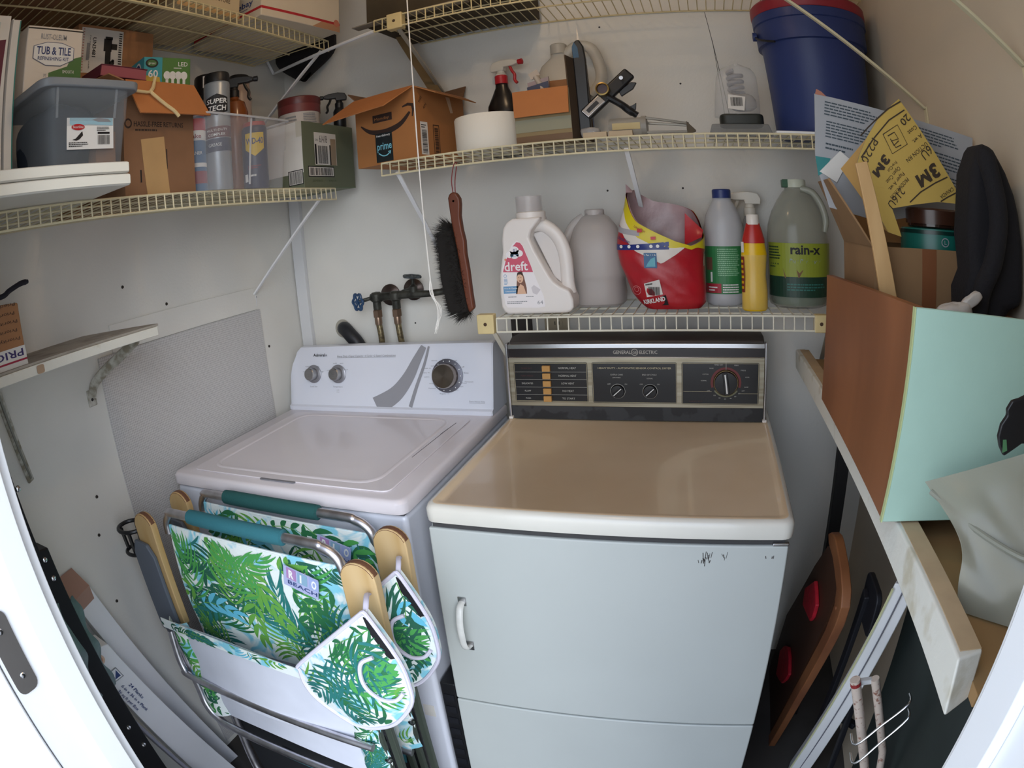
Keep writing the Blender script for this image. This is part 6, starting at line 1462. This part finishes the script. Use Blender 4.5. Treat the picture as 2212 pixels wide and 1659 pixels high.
t.part('red_tip', MB().tube([(.264, .70, .7805), (.2665, .70, .7735)], .0089, 12), mat('tip_red', '#8f2b2b', .5), w=True)
for p, q_ in (((.292, .665, .668), (.362, .672, .748)), ((.306, .665, .617), (.372, .672, .712))):
    p = V(p); q_ = V(q_)
    t.part('wire', MB().tube(smooth([p + V(-.004, .03, -.004), p, p.lerp(q_, .5), q_, q_ + V(.004, .02, .004)], 4), .0022, 8), chrome_m, w=True, smooth=True)
t.part('end_bracket', MB().bar((.268, .705, .775), (.300, .715, .768), .010, .010), white_m, w=True, bevel=.002)

# ================================================================== LEFT WALL: small ledge, parcel
t = T('small_shelf', 'short worn white wooden shelf on the left wall held by metal brackets', 'shelf', (-1.2, .6, 1.28))
t.part('shelf_top', MB().prism([(-1.104, .302), (-1.104, .902), (-1.135, .905), (LX, .820), (LX, .302)][::-1], (0, 0, 1.3035), (1, 0, 0), (0, 1, 0), .0045), mat('shelf_top_grey', '#a19a90', .7, col2='#7c7469', vscale=14, lo=.3, hi=.55), w=True)
t.part('shelf_board', MB().prism([(-1.100, .302), (-1.100, .897), (-1.135, .900), (LX, .815), (LX, .302)][::-1], (0, 0, 1.283), (1, 0, 0), (0, 1, 0), .020), chip, w=True, bevel=.002)
t.part('paint_chip', MB().prism(rrect(.553, 1.2845, .572, 1.3005, .004), (-1.0992, 0, 0), (0, 1, 0), (0, 0, 1), .0008), mat('bare_chip', '#a98f76', .8), w=True)
bmt = mat('worn_bracket', '#c4c2b9', .5, col2='#8d8575', vscale=50)
br_ = t.part('bracket', MB().tube(smooth([(-1.155, .868, 1.2825), (-1.20, .855, 1.255), (-1.255, .835, 1.225), (-1.295, .815, 1.195), (-1.310, .808, 1.165)], 5), [.008] * 21, 8, flat=1.6), bmt, w=True, smooth=True)
t.part('bracket_foot', MB().box((LX, .797, 1.140), (LX + .004, .824, 1.180)), bmt, br_, w=True, bevel=.002)
t.part('foot_screw', MB().lathe([(.004, 0), (.003, .002), (0, .0025)], 10, ax='x', c=(LX + .004, .810, 1.156)), mat('dark_screw', '', 0), br_, w=True)
br_ = t.part('bracket', MB().bar((-1.20, .49, 1.2825), (LX + .006, .570, 1.040), .020, .008, (1, 0, 0)), bmt, w=True, bevel=.003)
t.part('bracket_rib', MB().bar((-1.195, .488, 1.278), (LX + .012, .568, 1.05), .005, .010, (1, 0, 0)), mat('rib_grey', '#8f8d86', .5, metal=.4), br_, w=True)
t = T('priority_parcel', 'brown mailing box with upside-down purple print at the left edge on the small shelf', 'box', (-1.2, .43, 1.3081))
t.part('body', MB().hexa([(-1.25, .31, 1.3082), (-1.118, .31, 1.3082), (-1.118, .545, 1.3082), (-1.25, .545, 1.3082)], [(-1.26, .31, 1.442), (-1.124, .31, 1.442), (-1.124, .545, 1.424), (-1.26, .545, 1.424)]), card_m, w=True, bevel=.003)
d = D((-1.1175, 0, 0), (0, 1, 0), (-.05, 0, 1))
d = D((-1.1178, .30, 1.3082), (0, 1, 0), V(-.047, 0, 1))
d.rect(0, .0, .2445, .036, paper_m, 1).rect(0, .009, .2445, .0125, mat('priority_red', '#a02842', .5), 2).text('PRIORITY', .238, .031, .150, .013, mat('priority_purple', '#3b2e66', .5), 2, bold=.015, rot=180)
for k in range(5): d.text('Priority Mail postage required', .236 - .004 * (k % 2), .054 + .016 * k, .200, .006, mat('brown_print', '', 0), 2, rot=180)
d.build(t, 'print', w=True)
t = T('black_strap', 'black strap draped over the brown mailing box at the left edge', 'strap', (-1.17, .48, 1.44))
t.part('strap_body', MB().tube(smooth([(-1.20, .36, 1.446), (-1.13, .43, 1.443), (-1.115, .500, 1.441), (-1.118, .525, 1.449), (-1.118, .553, 1.457), (-1.12, .572, 1.458)], 5), [.006] * 8 + [.0065] * 12 + [.007] * 4 + [.0055] * 2, 10, flat=.8), mat('strap_black', '#141220', .7), w=True, smooth=True)

# ------------------------------------------------------------------ bottom left: plank cartons, black rail, crumpled sheet
cw = mat('carton_white', '#e6e6ea', .55, var=.04)
t = T('plank_carton', 'long white plank carton with brown end leaning against the left wall', 'carton', (-1.28, .7, 0))
A_lo = [(-1.316, .775, 0), (-1.262, .765, 0), (-1.255, .825, 0), (-1.316, .830, 0)]
A_hi = [(-1.316, .540, .800), (-1.252, .541, .762), (-1.250, .602, .776), (-1.316, .602, .806)]
t.part('carton_body', MB().hexa(A_lo, A_hi), cw, w=True, bevel=.002)
t.part('brown_end', MB().hexa([(x, y - .0004, z - .035 + .0) for x, y, z in A_hi], [(x, y, z + .0005) for x, y, z in A_hi]).xf(Matrix.Identity(4)), mat('end_brown', '#a58274', .7), w=True)
t.part('black_label', MB().hexa([(-1.3155, .5375, .765), (-1.285, .5378, .748), (-1.285, .5388, .748), (-1.3155, .5388, .765)], [(-1.3155, .5372, .786), (-1.285, .5375, .769), (-1.285, .5388, .769), (-1.3155, .5388, .786)]), ink_m, w=True)
t = T('plank_carton', 'long white plank carton with printed plank count in front of the brown-ended one', 'carton', (-1.2, .62, 0))
t.part('carton_body', MB().hexa([(-1.235, .655, 0), (-1.172, .650, 0), (-1.168, .760, 0), (-1.235, .762, 0)], [(-1.235, .480, .685), (-1.172, .470, .685), (-1.168, .545, .672), (-1.235, .552, .672)]), cw, w=True, bevel=.002)
e1 = V(0, .55 - .765, .672).normalized()   # up along the face
e_o = V(-1.1694, .762, 0.0)
def bP(x, y, h):   # x: across (towards -y), y: up the face
    p = e_o + e1 * y + V(-.002 * x, -x, 0) * 1.0; return V(-1.1675 + h - .0035 * (x / .11), p.y, p.z)
d = D(P=bP)
d.text('24 Planks', .078, .630, .062, .012, blue_ink, 1, rot=-180 + 90 + 90).text('x', .05, .60, .004, .004, blue_ink, 1); d.mb = MB(); d.mats = []
def bt(s_, s0, off, w_, h_): # text running down the carton
    vs_, fs_, _ = text_mesh(s_, .01); k = h_ / .69
    d.mb.add([bP(.098 - off - b_ * k * 1.0, s0 - a_ * w_, .0006) for a_, b_ in vs_], [f[::-1] for f in fs_], d.mi(blue_ink))
def bt2(s_, s0, off, w_, h_): # letters upright towards the wall side
    vs_, fs_, _ = text_mesh(s_, .01); k = h_ / .69
    d.mb.add([bP(off - b_ * k, s0 - a_ * w_, .0006) for a_, b_ in vs_], fs_, d.mi(blue_ink))
bt2('24 Planks', .575, .040, .060, .010); bt2('6 in x 36 in x Plank', .585, .058, .110, .009); bt2('36 sq ft per Box', .580, .076, .085, .009)
d.rect(.030, .605, .062, .640, grey_ink, 1).rect(.033, .608, .059, .637, cw, 2).poly([bq for bq in [(.036, .612), (.056, .612), (.036, .634)]], blue_ink, 3)
d.build(t, 'print', w=True)
t.part('round_sticker', MB().add([bP(.052 + .017 * math.cos(a), .685 + .017 * math.sin(a), .001) for a in [2 * PI * k / 24 for k in range(24)]], [tuple(range(24))]).add([bP(.052 + .011 * math.cos(a), .685 + .011 * math.sin(a), .0016) for a in [2 * PI * k / 24 for k in range(24)]], [tuple(range(24))], 1), [mat('sticker_cream', '#d8b8a0', .6), mat('sticker_orange', '#c98468', .6)], w=True)
t = T('metal_rail', 'tall black metal rail with round studs standing just inside the door frame', 'rail', (-1.0, .41, 0))
t.part('rail_body', MB().hexa([(-1.05, .400, 0), (-.985, .395, 0), (-.985, .462, 0), (-1.05, .462, 0)], [(-1.05, .372, 1.020), (-1.000, .365, 1.020), (-1.000, .4235, 1.012), (-1.05, .4235, 1.012)]), blackm_m, w=True, bevel=.003)
t.part('thin_bar', MB().hexa([(-1.04, .372, 1.00), (-1.00, .372, 1.00), (-1.00, .4040, 1.00), (-1.04, .4040, 1.00)], [(-1.04, .35, 1.30), (-1.00, .35, 1.30), (-1.00, .3880, 1.30), (-1.04, .3880, 1.30)]), blackm_m, w=True, bevel=.002)
for (y, z) in ((.406, .996), (.409, .958), (.423, .538), (.412, .598), (.402, 1.13)):
    t.part('stud', MB().lathe([(.006, 0), (.005, .003), (.002, .0045), (0, .0045)], 14, ax='x', c=(-.9995 + .014 * (1 - z), y, z)), chrome_m, w=True, smooth=True)
t = T('crumpled_sheet', 'crumpled grey-blue plastic sheet wrapped over the middle of the black rail', 'plastic sheet', (-1.1, .45, .5))
t.part('sheet_body', MB().sheet(lambda u, v: (-.990 - .004 * math.sin(9 * v) - .030 * u, .385 + .066 * u + .006 * math.sin(17 * v) * u, .690 + .215 * v + .012 * math.sin(8 * u) - .02 * u), 10, 24, .002), mat('plastic_greyblue', '#5e7274', .35, var=.35, vscale=24, bump=1.0, bscale=45), w=True, smooth=True)
t = T('white_strip', 'narrow grey-white plastic strip lying across the printed plank carton', 'strip', (-1.15, .5, .3))
t.part('strip_body', MB().bar((-1.150, .430, .705), (-1.120, .560, .250), .010, .022, (1, 0, 0)).bar((-1.120, .560, .250), (-1.10, .64, 0), .010, .022, (1, 0, 0)), mat('strip_grey', '#8b8b98', .4), w=True, bevel=.003)
t = T('black_crate', 'dark slatted crate standing in the gap between washing machine and dryer', 'crate', (-.547, 1.05, 0))
t.part('crate_body', MB().box((-.566, .992, 0), (-.528, 1.10, .425)), black_m, w=True, bevel=.003)
for k in range(9): t.part('crate_slot', MB().box((-.560, .9895, .03 + .042 * k), (-.534, .992, .052 + .042 * k)), fm, w=True)

# ================================================================== FOLDED BEACH CHAIRS
fab_m = mat('palm_cloth', '#dfe6e4', .8, col2='#7fc3d6', vscale=16, lo=.40, hi=.50, distort=1.2, bump=.3, bscale=400)
LEAF = [mat('leaf_green', '#22693f', .8), mat('leaf_lime', '#5f9c40', .8), mat('leaf_dark', '#1c5a46', .8), mat('leaf_teal', '#1f6f6b', .8), mat('leaf_blue', '#5fb4cf', .8), mat('leaf_mid', '#45974a', .8)]
under_m = mat('white_underside', '#cfd2de', .85, var=.10, vscale=7, bump=.4, bscale=14)
pipe_m = mat('white_piping', '#cfcbdb', .7)
foam1, foam2 = mat('foam_teal', '#2c6a75', .9, bump=.4, bscale=300), mat('foam_dark_teal', '#1d5150', .9, bump=.4, bscale=300)
arm_m = mat('arm_wood', '#cdb083', .5, col2='#b8955f', vscale=18, stretch=(.6, 1, .12), distort=.8)
armend_m = mat('arm_end_grain', '#6b4630', .7)
tube_m = mat('worn_aluminium', '#dedce2', .36, metal=1, var=.25, vscale=30)
leg_m = mat('olive_leg', '#4d554b', .45, metal=.5)
plas_m = mat('grey_bracket', '#5d6470', .45)

def inside(p, poly):
    x, y = p; c_ = False
    for (x1_, y1_), (x2_, y2_) in zip(poly, poly[1:] + poly[:1]):
        if (y1_ > y) != (y2_ > y) and x < (x2_ - x1_) * (y - y1_) / (y2_ - y1_) + x1_: c_ = not c_
    return c_
def palm_print(P, poly, n, seed, scale=1.0, big=True):
    """palm fronds as thin leaf-shaped pieces laid on the cloth P(x, y, lift)"""
    q = random.Random(seed); d = D(P=P)
    xs = [p[0] for p in poly]; ys = [p[1] for p in poly]
    k = 0; tries = 0
    while k < n and tries < n * 12:
        tries += 1
        x, y = q.uniform(min(xs), max(xs)), q.uniform(min(ys), max(ys))
        if not inside((x, y), poly): continue
        k += 1
        a = q.uniform(0, 2 * PI); L = q.uniform(.09, .20) * scale; cv = q.uniform(-1.2, 1.2)
        kind = q.random(); m = q.choice(LEAF[:4] if kind < .72 else (LEAF[5], LEAF[1]) if kind < .9 else (LEAF[4],))
        narrow = q.random() < .55; nl = int(L / ((.0165 if narrow else .0290) * scale)) + 1
        lift = .8 + k * .10
        for i in range(nl):
            t_ = i / nl; aa = a + cv * t_; px = x + L * t_ * math.cos(a + cv * t_ / 2); py = y + L * t_ * math.sin(a + cv * t_ / 2)
            for s_ in (-1, 1):
                la = aa + s_ * (R(62) - R(34) * t_ + q.uniform(-.08, .08)); ll = (.080 if narrow else .055) * scale * (1 - .45 * abs(t_ - .4)) * q.uniform(.85, 1.1)
                w_ = (.0072 if narrow else .0135) * scale; bend = s_ * -.35
                f = 1.0
                while f > .25:
                    pts = [(px + ll * f * u * math.cos(la + bend * u), py + ll * f * u * math.sin(la + bend * u)) for u in (0, .2, .45, .7, .9, 1)]
                    if all(inside(p_, poly) for p_ in pts): break
                    f -= .2
                else: continue
                d.path(pts, [w_ * .25, w_ * .8, w_, w_ * .75, w_ * .35, .0002], m, lift)
        pts = [(x + L * t_ * math.cos(a + cv * t_ / 2), y + L * t_ * math.sin(a + cv * t_ / 2)) for t_ in (0, .25, .5, .75, 1)]
        if all(inside(p_, poly) for p_ in pts): d.path(pts, [.002, .002, .0016, .0012, .0004], LEAF[1], lift + .05)
    return d
D.LIFT = .0003
def make_chair(label, ox, oy, foam, seed, detail=True, zo=0.0):
    t = T('beach_chair', label, 'beach chair', (ox, oy, 0), group=None)
    X0, X1 = -.245, .245
    # back sling, patterned
    def back(u, v): return V(lerp(X0, X1, u), .030 - .012 * math.sin(PI * v) - .004 * math.sin(7 * u) * v, lerp(.868 - .012 * u, .560, v))
    bk_ = t.part('back_sling', MB().sheet(back, 20, 14, .003), fab_m, smooth=True)
    def bP_(x, y, h): p = back((x - X0) / (X1 - X0), y / .308); return V(p.x, p.y - h - .0034, p.z)
    d = palm_print(bP_, [(X0, 0), (X1, 0), (X1, .306), (X0, .306)], 46, seed); pp = d.build(t, 'leaf_print', bk_); pp['kind'] = 'stuff'
    t.part('top_hem', MB().tube([back(0, 0), back(.5, 0) + V(0, -.001, 0), back(1, 0)], .003, 6), fab_m, smooth=True)
    # brand patch with lettering
    lb = t.part('patch', MB().bar((.105, .0125, .826), (.185, .0105, .806), .0016, .048, (0, 0, 1)), mat('patch_lilac', '#aab0d4', .6), bk_)
    dd2 = D((.105, .0108, .806), V(.08, -.002, -.020).normalized(), (.24, 0, .97))
    for k, (s_, c_) in enumerate((('R', '#a982b4'), ('I', '#86a8c0'), ('O', '#9aa8d4'))):
        dd2.rect(.003 + .027 * k, .016, .026 + .027 * k, .042, mat('patch_tile_%d' % k, c_, .6), 1).text(s_, .009 + .027 * k, .020, .012 if s_ != 'I' else .004, .018, white_ink, 3, bold=.04)
    dd2.text('BEACH', .006, .003, .070, .009, blue_ink, 1, bold=.01); dd2.build(t, 'patch_print', lb)
    # top bow with foam
    z0 = .900 + zo
    bow = smooth([(-.262, .034, .845), (-.258, .034, z0 - .028), (-.240, .034, z0 - .006), (-.205, .034, z0), (.145, .034, z0 - .004), (.200, .034, z0 - .010), (.228, .034, z0 - .026), (.238, .034, z0 - .055), (.240, .036, .800)], 6)
    t.part('top_tube', MB().tube(bow, .0105, 12), tube_m, smooth=True)
    t.part('foam_grip', MB().lathe([(.0105, 0), (.0165, .002), (.0172, .02), (.0172, .255), (.0165, .273), (.0105, .275)], 20, ax='x', X=Matrix.Translation((-.165, .034, z0 + .0005)) @ Matrix.Rotation(R(.8), 4, 'Y')), foam, smooth=True)
    # wooden arms
    for s_, xa, xb, zt, zb in ((-1, -.335, -.265, .905, .600), (1, .262, .335, .898, .585)):
        xm, hw_ = (xa + xb) / 2, (xb - xa) / 2
        prof = [(xb, zb + .01), (xb, zt - hw_)] + [(xm + hw_ * math.cos(R(a)), zt - hw_ + hw_ * math.sin(R(a))) for a in range(15, 181, 15)] + [(xa, zb + .01), (xa + .01, zb), (xb - .01, zb)]
        ar = t.part('arm', MB().prism(prof, (0, .008, 0), (1, 0, 0), (0, 0, 1), .020), arm_m, bevel=.003)
        t.part('end_grain', MB().tube([(xm + (hw_ - .002) * math.cos(R(a)), -.002, zt - hw_ + (hw_ - .002) * math.sin(R(a))) for a in range(20, 161, 14)], .0105, 6, flat=.25), armend_m, ar, smooth=True)
        t.part('arm_bracket', MB().prism([(xa - .022, .60), (xa - .004, .575), (xb - .012, .585), (xb - .012, .80), (xb - .030, .832), (xa - .006, .838), (xa - .022, .80)] if s_ < 0 else [(xa - .018, .62), (xa + .030, .62), (xa + .036, .70), (xa + .030, .755), (xa - .012, .752), (xa - .020, .72)], (0, -.014, 0), (1, 0, 0), (0, 0, 1), .012), plas_m, bevel=.004)
    t.part('rivet', MB().lathe([(0, -.030), (.008, -.028), (.009, -.022), (.009, -.018), (0, -.018)], 14, ax='y', c=(-.345, .0, .592)), chrome_m, smooth=True)
    # folded seat: white underside wrapped at the sides by patterned cloth
    def seat(u, v): return V(lerp(-.262, .255, u), -.045 - .012 * math.sin(PI * u) * v + .006 * math.sin(5 * u + 3 * v), lerp(.640 - .012 * u, .470 - .010 * u - .020 * math.sin(PI * u), v))
    t.part('seat_underside', MB().sheet(seat, 22, 12, .003), under_m, smooth=True)
    def seat2(u, v): return V(lerp(-.250, .205, u), -.030 + .004 * math.sin(4 * u), lerp(.455 - .018 * u, .345 - .035 * u, v))
    t.part('seat_underside', MB().sheet(seat2, 20, 8, .003), under_m, smooth=True)
    for nm, (xa, xb), zt, zb, yy_, sd in (('side_wrap', (-.290, -.225), .642, .345, -.052, 1), ('side_wrap', (.190, .262), .628, .300, -.049, 2)):
        fn = lambda u, v, xa=xa, xb=xb, zt=zt, zb=zb, yy_=yy_: V(lerp(xa, xb, u) + .015 * v + .004 * math.sin(20 * v), yy_ + (.020 * (1 - 2 * u) ** 2 if True else 0), lerp(zt, zb, v))
        w_ = t.part(nm, MB().sheet(fn, 8, 20, .002), fab_m, smooth=True)
        fp = lambda x, y, h, fn=fn, xa=xa, xb=xb, zt=zt, zb=zb: fn((x - xa) / (xb - xa), y / (zt - zb)) + V(0, -h - .0024, 0)
        dq = palm_print(fp, [(xa, 0), (xb, 0), (xb, zt - zb), (xa, zt - zb)], 14, seed + 20 + sd, .6); dq.build(t, 'leaf_print', w_)['kind'] = 'stuff'
    fn = lambda u, v: V(lerp(-.290, .255, u), -.060 + .003 * math.sin(PI * u), lerp(.655, .628, v) - .014 * u)
    w_ = t.part('seat_edge', MB().sheet(fn, 30, 4, .002), fab_m, smooth=True)
    dq = palm_print(lambda x, y, h: fn((x + .29) / .545, y / .027) + V(0, -h - .0024, 0), [(-.29, 0), (.255, 0), (.255, .027), (-.29, .027)], 26, seed + 31, .45); dq.build(t, 'leaf_print', w_)['kind'] = 'stuff'
    # tubes
    t.part('front_bar', MB().tube(smooth([(-.300, -.040, .600), (-.296, -.052, .530), (-.285, -.058, .492), (-.262, -.060, .478), (0, -.062, .468), (.262, -.060, .455)], 6), .0095, 12), tube_m, smooth=True)
    t.part('lower_bow', MB().tube(smooth([(-.292, -.030, .600), (-.282, -.040, .420), (-.272, -.048, .370), (-.245, -.052, .335), (-.180, -.054, .318), (.10, -.054, .298), (.262, -.050, .290)], 6), .0110, 12), tube_m, smooth=True)
    t.part('floor_bow', MB().tube(smooth([(-.240, .010, .560), (-.238, .000, .30), (-.225, -.020, .12), (-.18, -.034, .040), (-.10, -.040, .016), (.15, -.040, .016), (.24, -.030, .03), (.268, .0, .12), (.27, .0, .45)], 6), .0115, 12), tube_m, smooth=True)
    t.part('back_leg', MB().tube(smooth([(-.256, .040, .85), (-.252, .040, .30), (-.23, .044, .05), (-.18, .046, .012), (.18, .046, .012), (.23, .044, .05), (.246, .040, .30), (.246, .040, .80)], 6), .0095, 12), tube_m, smooth=True)
    for dx, w2 in ((.232, .014), (.262, .018), (.292, .014)):
        t.part('flat_leg', MB().bar((dx, -.028, .555 if dx < .29 else .60), (dx + .012, -.030, .020), .016, .012, (0, 1, 0)), leg_m, bevel=.002)
    t.part('leg_rivet', MB().lathe([(0, -.044), (.008, -.042), (.009, -.034), (0, -.034)], 14, ax='y', c=(.275, 0, .395)), chrome_m, smooth=True)
    t.part('leg_rivet', MB().lathe([(0, -.044), (.008, -.042), (.009, -.034), (0, -.034)], 14, ax='y', c=(.30, 0, .205)), chrome_m, smooth=True)
    t.part('black_mesh_panel', MB().sheet(lambda u, v: V(lerp(-.235, .235, u), .012 + .006 * math.sin(9 * u), lerp(.345 - .035 * u, .06, v)), 16, 6, .003), mat('mesh_black', '#16181d', .8), smooth=True)
    t.part('teal_strap', MB().bar((-.10, .004, .215), (.20, .004, .185), .003, .040, (0, 0, 1)), foam1)
    # insulated pouch hanging from the right arm
    po_ = [(.343, .850), (.352, .842), (.392, .760), (.402, .700), (.396, .650), (.352, .585), (.300, .552), (.268, .546), (.240, .552), (.182, .590), (.160, .625), (.158, .665), (.170, .690)]
    def pch(u, v): pass
    cx_, cz_ = .285, .675
    out = [(p.x, p.y) for p in smooth([(*p, 0) for p in po_ + [po_[0]]], 4)][:-1]
    b = MB(); n_ = len(out); fr = [V(x, -.078, z) for x, z in out]; mid = [V(cx_ + (x - cx_) * .6, -.096, cz_ + (z - cz_) * .6) for x, z in out]; bk2 = [V(x, -.066, z) for x, z in out]
    b.v = [tuple(p) for p in fr + mid + bk2] + [(cx_, -.102, cz_)]
    for i in range(n_):
        j = (i + 1) % n_
        b.f += [(i, n_ + i, n_ + j, j), (n_ + i, 3 * n_, n_ + j), (2 * n_ + i, i, j, 2 * n_ + j)]; b.m += [0, 0, 0]
    b.f.append(tuple(range(2 * n_, 3 * n_))); b.m.append(0)
    pc = t.part('pouch', b, fab_m, smooth=True, angle=60)
    def pP(x, z, h):
        # height of the domed face at x, z
        r_ = 0.0
        ang = math.atan2(z - cz_, x - cx_); dist = math.hypot(x - cx_, z - cz_)
        best = None
        for (xa, za), (xb, zb) in zip(out, out[1:] + out[:1]):
            a1, a2 = math.atan2(za - cz_, xa - cx_), math.atan2(zb - cz_, xb - cx_)
            df = (a2 - a1 + PI) % (2 * PI) - PI; dk = (ang - a1 + PI) % (2 * PI) - PI
            if df != 0 and 0 <= dk / df <= 1:
                k = dk / df; best = math.hypot(lerp(xa, xb, k) - cx_, lerp(za, zb, k) - cz_); break
        f = min(1, dist / (best or .1))
        y = -.102 + (f / .6) * .006 if f < .6 else -.096 + (f - .6) / .4 * .018
        return V(x, y - h - .0006, z)
    inner = [(cx_ + (x - cx_) * .95, cz_ + (z - cz_) * .95) for x, z in out]
    palm_print(pP, inner, 18, seed + 50, .95).build(t, 'leaf_print', pc)['kind'] = 'stuff'
    t.part('piping', MB().tube([(x, -.080, z) for x, z in out], .0042, 8, closed=True), pipe_m, pc, smooth=True)
    loop = smooth([(.352, -.094, .765), (.330, -.101, .752), (.322, -.103, .722), (.328, -.104, .692), (.350, -.100, .668), (.376, -.094, .668), (.390, -.086, .684)], 5)
    t.part('pocket_piping', MB().tube(loop, .0042, 8), pipe_m, pc, smooth=True)
    t.part('black_hook_tape', MB().prism([(.344, .842), (.352, .838), (.392, .765), (.380, .760), (.356, .775)], (0, -.0815, 0), (1, 0, 0), (0, 0, 1), .002), blackf_m, pc)
    t.part('pouch_loop', MB().tube(smooth([(.345, -.074, .846), (.338, -.055, .856), (.325, -.030, .852), (.315, -.008, .835)], 5), .005, 8, flat=.5), pipe_m, pc, smooth=True)
    return t
c1 = make_chair('beach chair folded nearest the door, palm-leaf cloth, light teal foam grip', -.858, .774, foam1, 3)
# black cup holder clipped to the left arm
ch = MB(); cc = V(-.376, .004, .832)
ring_ = lambda z, r_: [cc + V(r_ * math.cos(a), r_ * math.sin(a) * .9, z) for a in [2 * PI * k / 24 for k in range(24)]]
ch.tube(ring_(.022, .040), .0055, 8, closed=True)
h_ = c1.part('cup_holder', ch, black_m, smooth=True)
c1.part('holder_ring', MB().tube(ring_(-.040, .036), .005, 8, closed=True), black_m, h_, smooth=True)
for a in (30, 120, 210, 300): c1.part('holder_strut', MB().bar(cc + V(.035 * math.cos(R(a)), .032 * math.sin(R(a)), .020), cc + V(.031 * math.cos(R(a)), .028 * math.sin(R(a)), -.038), .011, .005, (0, 1, 0)), black_m, h_)
c1.part('holder_clip', MB().bar(cc + V(.030, 0, -.01), (-.335, .0, .79), .05, .008, (0, 1, 0)), black_m, h_, bevel=.002)
c2 = make_chair('beach chair folded against the washing machine, palm-leaf cloth, dark teal foam grip', -.862, .905, foam2, 9, zo=-.008)
c2.o['group'] = c1.o['group'] = 'folded beach chairs leaning on the washing machine'
